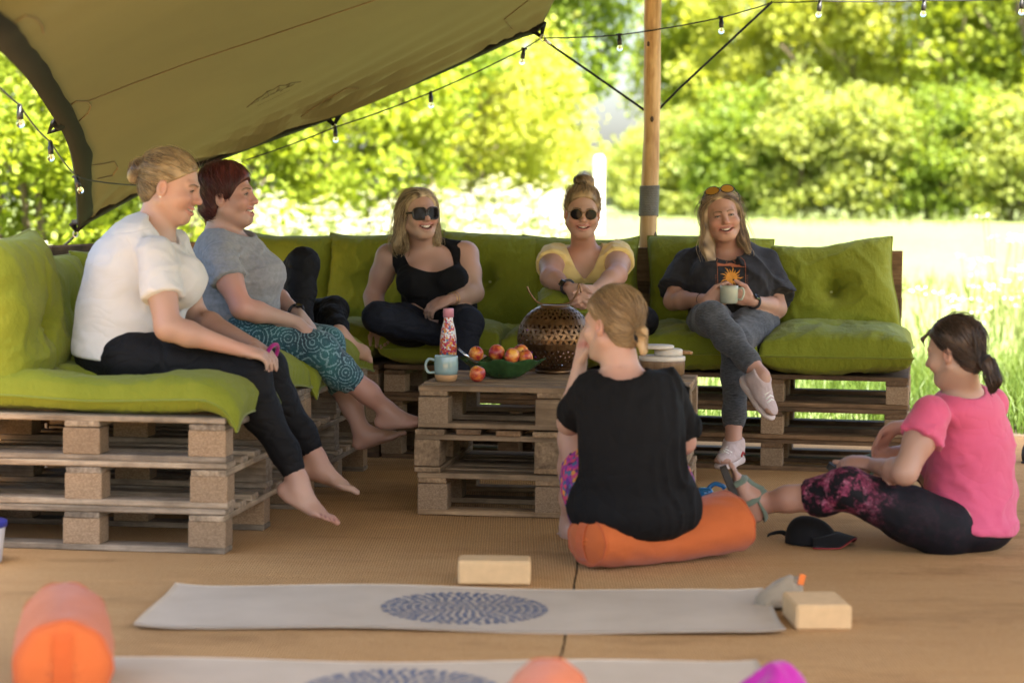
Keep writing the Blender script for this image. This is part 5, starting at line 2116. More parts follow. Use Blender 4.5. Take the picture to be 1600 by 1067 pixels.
def pink_legging():
    """black and pink lace print fading to black over the thigh."""
    m, t, b = newmat('black_pink_print_leggings')
    vec = coords(t)
    vo = t.nodes.new('ShaderNodeTexVoronoi'); vo.inputs['Scale'].default_value = 95
    t.links.new(vec, vo.inputs['Vector'])
    n = noise_n(t, vec, 16, 5, 0.65)
    n2 = noise_n(t, vec, 40, 3, 0.6)
    pink = ramp(t, n2, [(0.35, (0.10, 0.012, 0.035)), (0.5, (0.30, 0.05, 0.115)), (0.68, (0.46, 0.17, 0.26))])
    dots = math_n(t, 'LESS_THAN', vo.outputs['Distance'], 0.42)
    lace = math_n(t, 'MULTIPLY', dots, math_n(t, 'GREATER_THAN', n, 0.5))
    patch = ramp(t, n, [(0.44, 0.0), (0.54, 1.0)])
    f = math_n(t, 'MAXIMUM', math_n(t, 'MULTIPLY', lace, 0.9), math_n(t, 'MULTIPLY', patch, 0.55))
    vc = t.nodes.new('ShaderNodeVertexColor'); vc.layer_name = 'Col'
    sp = t.nodes.new('ShaderNodeSeparateColor'); t.links.new(vc.outputs[0], sp.inputs[0])
    f = math_n(t, 'MULTIPLY', f, sp.outputs[0])
    c = mix_c(t, f, (0.006, 0.006, 0.009), pink)
    t.links.new(c, b.inputs['Base Color']); b.inputs['Roughness'].default_value = 0.75
    b.inputs['Specular IOR Level'].default_value = 0.2
    return m


m_teal = teal_print()
m_floral = spot_print('bright_floral_print', [(0.45, 0.03, 0.16), (0.10, 0.02, 0.20), (0.55, 0.22, 0.03), (0.5, 0.05, 0.10), (0.25, 0.02, 0.22), (0.05, 0.10, 0.20)], 60, (0.05, 0.01, 0.08), 0.36)
m_gold = plain('gold', (0.75, 0.5, 0.2), 0.3, 0.1, metal=1.0)
m_pearl = plain('pearl', (0.7, 0.68, 0.62), 0.2, 0.05)
m_strap = plain('dark_rubber', (0.015, 0.015, 0.02), 0.6, 0.1)
m_screen = plain('dark_glass', (0.01, 0.01, 0.012), 0.08, 0.05)
m_magenta = fabric('magenta_band', (0.28, 0.012, 0.14), 0.1)
m_elastic = fabric('black_elastic', (0.012, 0.012, 0.013), 0.2)

FACES = {}


# ------------------------------------------------------------------ A: white T-shirt, in profile
def person_white():
    P = Person('woman in a white T-shirt and black leggings sitting barefoot in profile on the pallet seat', left_at(-0.45, 0.5, 0))
    fwd = Vector((0.99, -0.12, 0)); right = fwd.cross(UP)
    P.torso = torso([((192, 552, 7.88), 0.195, 0.170, 0.13), ((204, 490, 7.88), 0.195, 0.182, 0.15), ((208, 425, 7.86), 0.180, 0.155, 0.15), ((232, 374, 7.85), 0.150, 0.095, 0.08)], right)
    P.torso += [ell(W(278, 440, 7.76), np.eye(3), (0.085, 0.08, 0.085), 0.05), ell(W(282, 436, 7.96), np.eye(3), (0.085, 0.08, 0.085), 0.05)]
    shR, elR, wrR = W(244, 398, 7.66), W(262, 512, 7.55), W(374, 546, 7.62)
    shL, elL, wrL = W(270, 385, 8.03), W(305, 495, 8.12), W(394, 538, 7.84)
    P.arms = arm_prims(shR, elR, wrR, 1.16) + arm_prims(shL, elL, wrL, 1.14)
    h1, n1 = hand_prims(wrR, (0.95, 0.15, -0.22), (0, 0.3, -1), (0.35, 0.4, 0.45, 0.5), 0.3, 1, 1.0)
    h2, n2 = hand_prims(wrL, (0.8, -0.35, -0.35), (-0.2, -0.2, -1), (0.4, 0.4, 0.45, 0.5), 0.3, -1, 1.0)
    P.arms += h1 + h2; P.nails = n1 + n2
    hR, kR, aR_ = W(205, 560, 7.74), W(392, 586, 7.68), W(466, 752, 7.62)
    hL, kL, aL_ = W(212, 558, 8.02), W(418, 574, 7.98), W(494, 716, 7.95)
    lR, lL = leg_prims(hR, kR, aR_, 1.16), leg_prims(hL, kL, aL_, 1.12)
    fR, tR = foot_prims(aR_, (0.86, -0.22, -0.42), (0.42, 0.0, 0.9), 1.02, True, -1)
    fL, tL = foot_prims(aL_, (0.93, -0.1, -0.28), (0.3, 0.0, 0.95), 1.02, True, 1)
    P.legs = lR + lL + fR + fL; P.toe_nails = tR + tL
    P.fine = [(np.minimum(npv(aR_), npv(aL_)) + np.array([0.03, -0.12, -0.19]), np.maximum(npv(aR_), npv(aL_)) + np.array([0.22, 0.03, -0.04]), 0.0058)]
    P.set_head(268, 291, 7.85, (0.95, -0.12, -0.22), (0.18, 0, 1), 1.06, 0.75, 1.12, 1.08, True, 0.062, W(238, 372, 7.85))
    P.skin = (0.43, 0.255, 0.19)
    P.body(seed=11, toe_col=(0.12, 0.01, 0.02))
    P.eyes(); P.teeth(); P.lines()
    sl, sc_ = sleeve(shR, elR, 1.16, 0.60, 0.024); sl2, sc2 = sleeve(shL, elL, 1.14, 0.60, 0.024)
    P.cloth('t_shirt', [(P.torso, 0.016, 1.2), (sl, 0, 1, sc_), (sl2, 0, 1, sc2)], m_white_tee,
            anyof(below(W(200, 562, 7.88), (-0.10, 0, -1)), ball_cut(W(262, 352, 7.83), (0.10, 0.105, 0.075), frame((0.75, 0, 0.65), (-0.65, 0, 0.75)))),
            make_wr(101, 0.0075, (0.6, 0.5, 1.25), 22))
    hip = P.torso[:1]
    P.cloth('leggings', [(hip, 0.006, 1, below(W(200, 520, 7.88), (0, 0, 1))), (lR, 0.006, 1, along(kR, aR_, 0.93)), (lL, 0.006, 1, along(kL, aL_, 0.93))], m_black_leg, None, make_wr(103, 0.0025, (1, 1, 1), 40), k=0.02)
    cut = line_cut([-0.10, -0.06, -0.03, 0.0, 0.04, 0.075, 0.10, 0.14], [-0.06, -0.04, -0.028, -0.006, 0.045, 0.082, 0.12, 0.16])
    bun = [ell(P.hp(0, -0.122, 0.030), P.hR, np.array([0.036, 0.030, 0.036]) * P.hs, 0.014), ell(P.hp(0.004, -0.135, 0.005), P.hR, np.array([0.028, 0.022, 0.030]) * P.hs, 0.012)]
    P.hair(CAP(P) + bun, lambda L: np.where(L[:, 1] < -0.09, -1, cut(L)), ((0.055, 0.036, 0.022), (0.46, 0.33, 0.17)), toward((0, -0.12, 0.03)), 1700, 5, 0.021, 5, streak=30,
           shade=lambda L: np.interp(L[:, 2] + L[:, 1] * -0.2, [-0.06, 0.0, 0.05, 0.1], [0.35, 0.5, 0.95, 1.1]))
    e = MB().lathe([(0.0, -0.005), (0.0045, -0.002), (0.005, 0.001), (0.0, 0.005)], 10)
    e.v = [tuple(Vector(v) + P.hp(0.083, -0.006, -0.040)) for v in e.v]
    P.mb('earring', e, m_pearl)
    b_ = bracelet(P, Vector(wrL) + Vector((0.075, -0.035, -0.03)), (0.8, -0.35, -0.35), 0.036, m_magenta, 'hair_band', 0.008)
    return P


# ------------------------------------------------------------------ B: grey T-shirt, dark red hair
def person_grey():
    P = Person('woman with short dark red hair in a grey T-shirt and teal patterned leggings, in profile', left_at(-0.45, 1.5, 0))
    fwd = Vector((0.99, -0.1, 0)); right = fwd.cross(UP)
    P.torso = torso([((372, 512, 8.85), 0.18, 0.155, 0.12), ((368, 468, 8.85), 0.175, 0.165, 0.14), ((360, 420, 8.83), 0.165, 0.142, 0.13), ((350, 384, 8.82), 0.14, 0.09, 0.075)], right)
    P.torso += [ell(W(412, 432, 8.76), np.eye(3), (0.075, 0.075, 0.075), 0.05), ell(W(414, 428, 8.94), np.eye(3), (0.075, 0.075, 0.075), 0.05)]
    shR, elR, wrR = W(342, 402, 8.64), W(378, 482, 8.54), W(462, 502, 8.62)
    shL, elL, wrL = W(368, 392, 9.02), W(424, 458, 9.04), W(468, 492, 8.82)
    P.arms = arm_prims(shR, elR, wrR, 1.1) + arm_prims(shL, elL, wrL, 1.06)
    h1, n1 = hand_prims(wrR, (0.7, 0.1, -0.5), (-0.3, 0.2, -1), (0.35, 0.35, 0.4, 0.4), 0.3, 1)
    h2, n2 = hand_prims(wrL, (0.62, -0.4, -0.55), (-0.5, 0, -0.8), (0.35, 0.35, 0.4, 0.4), 0.3, -1)
    P.arms += h1 + h2; P.nails = n1 + n2
    hR, kR, aR_ = W(384, 520, 8.72), W(500, 546, 8.62), W(604, 640, 8.72)
    hL, kL, aL_ = W(388, 516, 9.0), W(512, 536, 8.95), W(564, 672, 8.86)
    lR, lL = leg_prims(hR, kR, aR_, 1.1), leg_prims(hL, kL, aL_, 1.08)
    fR, tR = foot_prims(aR_, (0.97, -0.05, 0.10), (-0.1, 0, 1), 0.98, True, -1)
    fL, tL = foot_prims(aL_, (0.86, -0.12, 0.30), (-0.3, 0, 0.95), 0.98, True, 1)
    P.legs = lR + lL + fR + fL; P.toe_nails = tR + tL
    P.set_head(357, 306, 8.8, (0.97, -0.2, 0.08), (-0.05, 0, 1), 1.06, 1.0, 1.1, 1.12, True, 0.060, W(340, 384, 8.83))
    P.skin = (0.44, 0.255, 0.20)
    P.body(seed=21)
    P.eyes(); P.teeth(); P.lines()
    sl, sc_ = sleeve(shR, elR, 1.1, 0.46, 0.026); sl2, sc2 = sleeve(shL, elL, 1.06, 0.46, 0.026)
    P.cloth('t_shirt', [(P.torso, 0.016, 1.2), (sl, 0, 1, sc_), (sl2, 0, 1, sc2)], m_grey_tee,
            anyof(below(W(372, 514, 8.85), (-0.1, 0, -1)), ball_cut(W(362, 362, 8.80), (0.085, 0.10, 0.085), frame((0.7, 0, 0.7), (-0.7, 0, 0.7)))),
            make_wr(121, 0.0080, (0.6, 0.5, 1.25), 24))
    hip = P.torso[:1]
    P.cloth('leggings', [(hip, 0.007, 1, below(W(372, 490, 8.85), (0, 0, 1))), (lR, 0.007, 1, along(kR, aR_, 0.55)), (lL, 0.007, 1, along(kL, aL_, 0.55))], m_teal, None, make_wr(123, 0.003, (1, 1, 1), 40), k=0.02)
    cut = line_cut([-0.10, -0.06, -0.03, 0.0, 0.03, 0.06, 0.085, 0.14], [-0.045, -0.03, 0.016, 0.036, 0.056, 0.085, 0.115, 0.17])
    cap = [ell(P.hp(0, -0.018, 0.042), P.hR, np.array([0.094, 0.112, 0.095]) * P.hs, 0.02), ell(P.hp(0, -0.050, -0.030), P.hR, np.array([0.080, 0.068, 0.068]) * P.hs, 0.02)]
    P.hair(cap, cut, ((0.022, 0.006, 0.006), (0.115, 0.026, 0.022)), lambda L: np.stack([L[:, 0] * 4, 0.35 + L[:, 1] * -3, -0.75 + 0 * L[:, 0]], 1), 1700, 5, 0.014, 6, wild=0.5)
    watch(P, Vector(wrL).lerp(Vector(elL), 0.12), Vector(wrL) - Vector(elL), (0.3, -0.6, 0.7), 0.033, m_strap, m_screen)
    return P


# ------------------------------------------------------------------ C: reclining person in black, mostly hidden
def person_hidden():
    P = Person('barefoot person in black clothes reclining in the sofa corner with one knee raised', rear_at(-2.95, 0.4, 0))
    fwd = Vector((0.6, -0.8, 0)); right = fwd.cross(UP)
    P.torso = torso([((395, 505, 9.98), 0.17, 0.13, 0.12), ((382, 465, 10.05), 0.155, 0.125, 0.13), ((368, 428, 10.12), 0.155, 0.125, 0.12), ((360, 400, 10.18), 0.14, 0.09, 0.07)], right)
    sR, eR, wR = W(328, 412, 10.06), W(322, 462, 10.0), W(372, 492, 9.85)
    sL, eL, wL = W(392, 408, 10.26), W(398, 462, 10.3), W(420, 500, 10.15)
    P.arms = arm_prims(sR, eR, wR, 1.0) + arm_prims(sL, eL, wL, 1.0)
    h1, n1 = hand_prims(wR, (0.8, -0.3, -0.3), (0, 0, -1), side=1); h2, n2 = hand_prims(wL, (0.8, -0.3, -0.3), (0, 0, -1), side=-1)
    P.arms += h1 + h2
    h1_, k1, a1 = W(398, 508, 9.86), W(474, 412, 9.62), W(470, 540, 9.46)
    h2_, k2, a2 = W(420, 508, 10.05), W(522, 486, 9.80), W(530, 522, 9.50)
    l1, l2 = leg_prims(h1_, k1, a1, 1.12), leg_prims(h2_, k2, a2, 1.02)
    f1, t1 = foot_prims(a1, (0.5, -0.8, -0.1), UP, 0.95, True, -1)
    f2, t2 = foot_prims(a2, (0.78, -0.25, -0.28), (0.2, -0.75, 0.6), 0.95, True, 1)
    P.legs = l1 + l2 + f1 + f2
    P.set_head(350, 338, 10.15, (0.6, -0.8, 0), UP, 0.97, 0.6, 1.0, 1.0, True, 0.054, W(358, 398, 10.18))
    P.body(seed=31, fine=0.005)
    P.eyes()
    ar = [p for p in P.arms[:8]]
    P.cloth('jumper', [(P.torso, 0.014, 1.2), (ar, 0.012, 1)], m_black_jersey, ball_cut(W(356, 380, 10.12), 0.075), make_wr(131, 0.005))
    P.cloth('leggings', [(P.torso[:1], 0.006, 1, below(W(392, 480, 10.0), (0, 0, 1))), (l1, 0.006, 1, along(k1, a1, 0.92)), (l2, 0.006, 1, along(k2, a2, 0.92))], m_black_leg, None, make_wr(133, 0.0025, f=40), k=0.02)
    cut = line_cut([-0.10, -0.06, -0.03, 0.0, 0.04, 0.075, 0.10, 0.14], [-0.06, -0.04, -0.028, -0.002, 0.045, 0.082, 0.12, 0.16])
    P.hair(CAP(P), cut, ((0.02, 0.012, 0.008), (0.09, 0.055, 0.03)), lambda L: np.stack([L[:, 0] * 3, L[:, 1] * 0 - 0.4, L[:, 0] * 0 - 1], 1), 300, 5, 0.016, 7)
    return P


# ------------------------------------------------------------------ D: black sleeveless top, big sunglasses
def person_black_top():
    P = Person('laughing woman with shoulder-length blonde hair, big dark sunglasses and black sleeveless top', rear_at(-2.2, 0.4, 0))
    fwd = Vector((0.12, -1, 0)); right = fwd.cross(UP)
    P.torso = torso([((684, 508, 10.14), 0.185, 0.145, 0.11), ((686, 470, 10.13), 0.165, 0.15, 0.12), ((676, 432, 10.14), 0.16, 0.135, 0.11), ((668, 402, 10.17), 0.145, 0.095, 0.06)], right)
    P.torso += [ell(W(648, 440, 10.02), np.eye(3), (0.08, 0.075, 0.07), 0.045), ell(W(702, 438, 10.02), np.eye(3), (0.08, 0.075, 0.07), 0.045)]
    sR, eR, wR = W(608, 402, 10.18), W(583, 464, 10.2), W(592, 505, 10.08)
    sL, eL, wL = W(727, 398, 10.16), W(741, 458, 10.04), W(704, 468, 9.9)
    P.arms = arm_prims(sR, eR, wR, 1.12) + arm_prims(sL, eL, wL, 1.12)
    P.arms += [cone(W(640, 398, 10.18), sR, 0.05, 0.052, 0.04), cone(W(695, 394, 10.17), sL, 0.05, 0.052, 0.04)]
    h1, n1 = hand_prims(wR, (0.2, -0.3, -0.9), (0, -1, 0), side=1)
    h2, n2 = hand_prims(wL, (-0.9, -0.1, -0.35), (0.1, 0.45, -0.9), (0.35, 0.45, 0.5, 0.5), 0.4, -1, 0.98)
    P.arms += h1 + h2; P.nails = n2
    hR, kR, aR_ = W(650, 512, 10.06), W(590, 496, 9.80), W(706, 530, 9.86)
    hL, kL, aL_ = W(716, 508, 10.08), W(732, 505, 9.74), W(706, 618, 9.60)
    lR, lL = leg_prims(hR, kR, aR_, 1.08), leg_prims(hL, kL, aL_, 1.08)
    fR, tR = foot_prims(aR_, (0.8, -0.4, -0.1), UP, 0.95, True, -1); fL, tL = foot_prims(aL_, (0.1, -0.95, -0.2), UP, 0.95, True, 1)
    P.legs = lR + lL + fR + fL
    P.fine = [(npv(wL) - np.array([0.20, 0.06, 0.1]), npv(wL) + np.array([0.02, 0.06, 0.04]), 0.0045)]
    P.set_head(655, 334, 10.06, (0.40, -0.92, 0.06), (-0.06, 0, 1), 0.98, 1.35, 1.06, 1.0, False, 0.056, W(664, 402, 10.17), True, 1.28)
    P.skin = (0.42, 0.255, 0.195)
    P.body(seed=41, step=0.0088)
    P.teeth(); P.lines()
    P.cloth('top', [(P.torso + P.arms[8:10], 0.009, 1.0)], m_black_jersey,
            anyof(ball_cut(W(668, 388, 10.0), (0.145, 0.16, 0.105), frame((0.1, -0.9, 0.2), (0.30, 0.1, 0.9))),
                  ball_cut(sR + Vector((-0.045, 0, -0.0)), (0.068, 0.14, 0.13)), ball_cut(sL + Vector((0.045, 0, -0.0)), (0.062, 0.14, 0.12)),
                  below(W(686, 498, 10.1), (0, 0, -1))), make_wr(141, 0.006, f=24))
    P.cloth('leggings', [(P.torso[:1], 0.006, 1, below(W(686, 484, 10.1), (0, 0, 1))), (lR, 0.006, 1, along(kR, aR_, 0.9)), (lL, 0.006, 1, along(kL, aL_, 0.9))], m_navy_leg, None, make_wr(143, 0.003, f=38), k=0.02)
    P.sunglasses(0.030, 0.0265, 0.002, 'big')
    cut = lambda L: np.maximum(line_cut([-0.13, -0.02, 0.02, 0.05, 0.075, 0.10, 0.118, 0.14], [0.022, 0.026, 0.034, 0.047, 0.068, 0.096, 0.12, 0.16])(L),
                               np.where(L[:, 2] < -0.03, 0.052 - np.abs(L[:, 0]) - 0.3 * np.clip(-0.03 - L[:, 1], 0, 1), -1))
    hp = [ell(P.hp(0, -0.016, 0.036), P.hR, np.array([0.088, 0.104, 0.090]) * P.hs, 0.02),
          cone(P.hp(0.072, -0.015, 0.02), P.hp(0.100, -0.03, -0.13), 0.030, 0.030, 0.03), cone(P.hp(-0.070, -0.010, 0.02), P.hp(-0.078, -0.005, -0.13), 0.026, 0.022, 0.03),
          cone(P.hp(0.045, -0.075, 0.0), P.hp(0.070, -0.075, -0.14), 0.042, 0.036, 0.03), cone(P.hp(-0.04, -0.075, 0.0), P.hp(-0.05, -0.07, -0.13), 0.04, 0.03, 0.03)]
    P.hair(hp, cut, ((0.080, 0.052, 0.030), (0.56, 0.43, 0.25)), loose(0.25),
           1900, 7, 0.019, 8, wild=1.2)
    for k, (rr, dz, pz) in enumerate(((0.075, 0.0, 0.010), (0.085, -0.02, 0.022))):
        c = W(666, 402, 10.12)
        pts = [c + Vector((math.sin(a) * rr, -math.cos(a) * rr * 0.75 - 0.02, dz * 0.4 - 0.045 * math.cos(a) - pz)) for a in np.linspace(-1.5, 1.5, 19)]
        n_ = P.mb('necklace', MB().tube(pts, 0.0011, 5), m_gold)
        q = pts[9]
        e = MB().lathe([(0, -0.008), (0.005, -0.004), (0.004, 0.002), (0, 0.004)], 8); e.v = [tuple(Vector(v) + q) for v in e.v]
        P.mb('pendant', e, m_gold, True, n_)
    dl = (Vector(wL) - Vector(eL)).normalized()
    bracelet(P, Vector(wL) - dl * 0.012, dl, 0.030, m_gold, 'bracelet', 0.0016); bracelet(P, Vector(wL) - dl * 0.028, dl + Vector((0, 0, 0.2)), 0.032, m_gold, 'bracelet', 0.0014)
    return P


# ------------------------------------------------------------------ E: yellow top, hair in a top bun
def person_yellow():
    P = Person('smiling woman in a pale yellow V-neck top and sunglasses with a top bun', rear_at(-1.55, 0.4, 0))
    fwd = Vector((0.0, -1, 0)); right = fwd.cross(UP)
    P.torso = torso([((914, 510, 10.2), 0.175, 0.14, 0.11), ((914, 472, 10.17), 0.16, 0.14, 0.12), ((914, 432, 10.15), 0.155, 0.125, 0.11), ((914, 404, 10.15), 0.14, 0.09, 0.06)], right)
    P.torso += [ell(W(886, 436, 10.04), np.eye(3), (0.07, 0.07, 0.065), 0.045), ell(W(941, 434, 10.04), np.eye(3), (0.07, 0.07, 0.065), 0.045)]
    sR, eR, wR = W(864, 402, 10.13), W(860, 434, 9.88), W(890, 450, 9.70)
    sL, eL, wL = W(966, 398, 10.12), W(964, 430, 9.87), W(930, 453, 9.70)
    P.arms = arm_prims(sR, eR, wR, 1.15) + arm_prims(sL, eL, wL, 1.15)
    h1, n1 = hand_prims(wR, (0.42, -0.55, -0.5), (0.6, 0.4, -0.2), (0.6, 0.6, 0.65, 0.7), 0.5, 1)
    h2, n2 = hand_prims(wL, (-0.45, -0.55, -0.45), (-0.6, 0.4, -0.2), (0.6, 0.6, 0.65, 0.7), 0.5, -1)
    P.arms += h1 + h2; P.nails = n1 + n2
    hR, kR, aR_ = W(888, 514, 10.14), W(848, 508, 9.86), W(928, 534, 9.72)
    hL, kL, aL_ = W(942, 512, 10.14), W(1005, 502, 9.84), W(895, 536, 9.74)
    lR, lL = leg_prims(hR, kR, aR_, 1.05), leg_prims(hL, kL, aL_, 1.05)
    fR, tR = foot_prims(aR_, (0.8, -0.4, 0), UP, 0.95, True, -1); fL, tL = foot_prims(aL_, (-0.8, -0.4, 0), UP, 0.95, True, 1)
    P.legs = lR + lL + fR + fL
    P.fine = [(npv(wR) - np.array([0.03, 0.12, 0.12]), npv(wL) + np.array([0.03, 0.05, 0.04]), 0.0045)]
    P.set_head(910, 331, 10.02, (0.03, -1, -0.08), (0.03, 0, 1), 0.985, 0.8, 1.03, 1.0, False, 0.053, W(914, 404, 10.15), True, 1.15)
    P.skin = (0.42, 0.24, 0.175)
    P.body(seed=51, step=0.0088)
    P.teeth(); P.lines()
    sl, sc_ = sleeve(sR, eR, 1.15, 0.42, 0.024); sl2, sc2 = sleeve(sL, eL, 1.15, 0.42, 0.024)
    V_c = W(914, 385, 10.0)
    def vneck(Pp):
        q = Pp - npv(V_c)
        wdt = np.interp(q[:, 2], [-0.20, -0.155, -0.10, 0.0, 0.1], [-0.05, 0.0, 0.042, 0.085, 0.10])
        return np.where(q[:, 1] < 0.13, np.minimum(wdt - np.abs(q[:, 0]), 0.13 - q[:, 1]), -0.1)
    P.cloth('top', [(P.torso, 0.014, 1.1), (sl, 0, 1, sc_), (sl2, 0, 1, sc2)], m_yellow_tee,
            anyof(vneck, ball_cut(W(914, 388, 10.13), (0.082, 0.085, 0.07)), below(W(914, 505, 10.15), (0, 0, -1))), make_wr(151, 0.0070, (0.8, 0.6, 1.1), 24))
    P.cloth('leggings', [(P.torso[:1], 0.006, 1, below(W(914, 494, 10.1), (0, 0, 1))), (lR, 0.006, 1, along(kR, aR_, 0.9)), (lL, 0.006, 1, along(kL, aL_, 0.9))], m_black_leg, None, make_wr(153, 0.003, f=38), k=0.02)
    P.sunglasses(0.0280, 0.0250, 0.0, 'round', frm=plain('thin_gold', (0.30, 0.18, 0.08), 0.35, 0.1, metal=1.0))
    cut = line_cut([-0.10, -0.06, -0.03, 0.0, 0.04, 0.075, 0.10, 0.14], [-0.06, -0.04, -0.01, 0.016, 0.045, 0.072, 0.098, 0.16])
    bun = [ell(P.hp(0.0, -0.025, 0.142), P.hR, np.array([0.050, 0.042, 0.028]) * P.hs, 0.012), ell(P.hp(-0.022, -0.02, 0.128), P.hR, np.array([0.030, 0.03, 0.022]) * P.hs, 0.01)]
    P.hair(CAP(P) + bun, lambda L: np.where(L[:, 2] > 0.115, -1, cut(L)), ((0.060, 0.040, 0.024), (0.40, 0.28, 0.145)), toward((0, -0.03, 0.135)), 1800, 5, 0.020, 9, wild=0.8)
    watch(P, Vector(wR).lerp(Vector(eR), 0.1), Vector(wR) - Vector(eR), (-0.7, -0.5, 0.5), 0.031, m_strap, m_screen)
    return P


# ------------------------------------------------------------------ F: charcoal sun T-shirt, crossed legs
def person_sun():
    P = Person('smiling blonde woman with crossed legs in a charcoal T-shirt with an orange sun print', rear_at(-0.8, 0.4, 0))
    fwd = Vector((-0.03, -1, 0)); right = fwd.cross(UP)
    P.torso = torso([((1146, 508, 10.12), 0.195, 0.15, 0.11), ((1143, 466, 10.13), 0.18, 0.16, 0.12), ((1138, 430, 10.18), 0.175, 0.14, 0.11), ((1136, 404, 10.22), 0.15, 0.095, 0.06)], right)
    P.torso += [ell(W(1108, 438, 10.06), np.eye(3), (0.08, 0.075, 0.07), 0.045), ell(W(1168, 438, 10.06), np.eye(3), (0.08, 0.075, 0.07), 0.045)]
    sR, eR, wR = W(1074, 412, 10.2), W(1052, 470, 10.08), W(1104, 468, 9.84)
    sL, eL, wL = W(1197, 412, 10.2), W(1214, 482, 10.06), W(1174, 470, 9.84)
    P.arms = arm_prims(sR, eR, wR, 1.12) + arm_prims(sL, eL, wL, 1.12)
    h1, n1 = hand_prims(wR, (0.93, -0.25, 0.16), (0.1, 0.85, 0.3), (0.35, 0.35, 0.38, 0.4), 0.4, 1)
    h2, n2 = hand_prims(wL, (-0.85, -0.25, 0.30), (-0.1, 0.85, 0.3), (0.4, 0.42, 0.45, 0.5), 0.6, -1)
    P.arms += h1 + h2; P.nails = n1 + n2
    hR, kR, aR_ = W(1108, 506, 10.04), W(1112, 496, 9.60), W(1190, 588, 9.38)
    hL, kL, aL_ = W(1182, 506, 10.04), W(1150, 534, 9.64), W(1146, 690, 9.46)
    lR, lL = leg_prims(hR, kR, aR_, 1.10), leg_prims(hL, kL, aL_, 1.12)
    fR, tR = foot_prims(aR_, (0.42, -0.50, -0.62), (0.45, -0.55, 0.75), 0.95, False, -1)
    fL, tL = foot_prims(aL_, (-0.42, -0.88, -0.06), UP, 0.95, False, 1)
    P.legs = lR + lL + fR + fL
    P.fine = [(npv(wR) - np.array([0.02, 0.10, 0.06]), npv(wL) + np.array([0.02, 0.06, 0.08]), 0.0045)]
    P.set_head(1128, 337, 10.08, (0.05, -1, 0.0), (-0.16, 0, 1), 0.985, 0.95, 1.08, 1.0, True, 0.056, W(1136, 404, 10.2), True, 1.22)
    P.skin = (0.42, 0.235, 0.17)
    P.body(seed=61, step=0.0088)
    P.eyes((0.05, 0.06, 0.07)); P.teeth(); P.lines((0.13, 0.08, 0.045), 0.8)
    sl, sc_ = sleeve(sR, eR, 1.12, 0.78, 0.045, 0.054, 0.050); sl2, sc2 = sleeve(sL, eL, 1.12, 0.80, 0.045, 0.054, 0.050)
    P.cloth('t_shirt', [(P.torso, 0.022, 1.3), (sl, 0, 1, sc_), (sl2, 0, 1, sc2)], m_char_tee,
            anyof(ball_cut(W(1136, 388, 10.12), (0.085, 0.12, 0.075)), below(W(1146, 494, 10.1), (0, 0.3, -1))), make_wr(161, 0.0100, (1.1, 0.7, 0.8), 20))
    tee = P.cl
    P.cloth('leggings', [(P.torso[:1], 0.006, 1, below(W(1146, 486, 10.1), (0, 0, 1))), (lR, 0.006, 1, along(kR, aR_, 0.86)), (lL, 0.006, 1, along(kL, aL_, 0.86))], m_marl, None, make_wr(163, 0.004, f=30), k=0.02)
    # printed sun on the chest
    bvh = BVHTree.FromPolygons([tuple(v) for v in tee[0]], [tuple(q) for q in tee[1].tolist()])
    Yc = 10.0
    cw = W(1142, 432, Yc)
    def on_tee(u_, v_, lift=0.0025):
        p0 = Vector((cw.x + u_, 9.0, cw.z + v_))
        h = bvh.ray_cast(p0, Vector((0, 1, 0)))
        return (h[0] + Vector((0, -lift, 0))) if h[0] is not None else None
    def poly(pts, mat, name, lift=0.0025, n=4):
        m = MB()
        c = (sum(p[0] for p in pts) / len(pts), sum(p[1] for p in pts) / len(pts))
        for a, b_ in zip(pts, pts[1:] + pts[:1]):
            Q = [on_tee(*c, lift), on_tee(*a, lift), on_tee(*b_, lift)]
            if all(q is not None for q in Q): m.add(Q, [(0, 1, 2)])
        return m
    m_or = plain('orange_print', (0.62, 0.26, 0.035), 0.8, 0.15, 60)
    m_or2 = plain('terracotta_print', (0.40, 0.13, 0.06), 0.8, 0.15, 60)
    sm_ = MB()
    for k in range(18):
        a = 2 * math.pi * k / 18
        r0, r1 = 0.024, (0.055 if k % 2 == 0 else 0.042)
        w = 0.13
        pts = [(r0 * math.cos(a - w), r0 * math.sin(a - w) - 0.004), (0.75 * r1 * math.cos(a - 0.10), 0.75 * r1 * math.sin(a - 0.10) - 0.004), (r1 * math.cos(a + 0.06), r1 * math.sin(a + 0.06) - 0.004),
               (0.75 * r1 * math.cos(a + 0.02), 0.75 * r1 * math.sin(a + 0.02) - 0.004), (r0 * math.cos(a + w), r0 * math.sin(a + w) - 0.004)]
        q = poly(pts, m_or, 'ray'); sm_.add(q.v, q.f)
    q = poly([(0.026 * math.cos(a), 0.026 * math.sin(a) - 0.004) for a in np.linspace(0, 2 * math.pi, 19)[:-1]], m_or, 'disc', 0.003); sm_.add(q.v, q.f)
    P.mb('sun_print', sm_, m_or, False)
    bm2 = MB()
    for (x0, x1, z0, z1, z2) in ((-0.062, 0.0, 0.048, 0.056, 0.062), (0.0, 0.062, 0.044, 0.050, 0.062), (-0.062, -0.01, -0.066, -0.050, -0.056), (0.0, 0.062, -0.066, -0.054, -0.060)):
        q = poly([(x0, z0), (x1, z0), (x1, z2), ((x0 + x1) / 2, z1), (x0, z2)], m_or2, 'band'); bm2.add(q.v, q.f)
    def stroke(m, pts, r):
        Q = [on_tee(*p, 0.002) for p in pts]; Q = [q for q in Q if q is not None]
        if len(Q) > 1: m.tube(Q, r, 4)
    for sx in (-1, 1): stroke(bm2, [(sx * 0.064, z) for z in np.linspace(-0.066, 0.062, 9)], 0.0011)
    stroke(bm2, [(0.064 * math.cos(a), 0.062 + 0.036 * math.sin(a)) for a in np.linspace(0, math.pi, 17)], 0.0010)
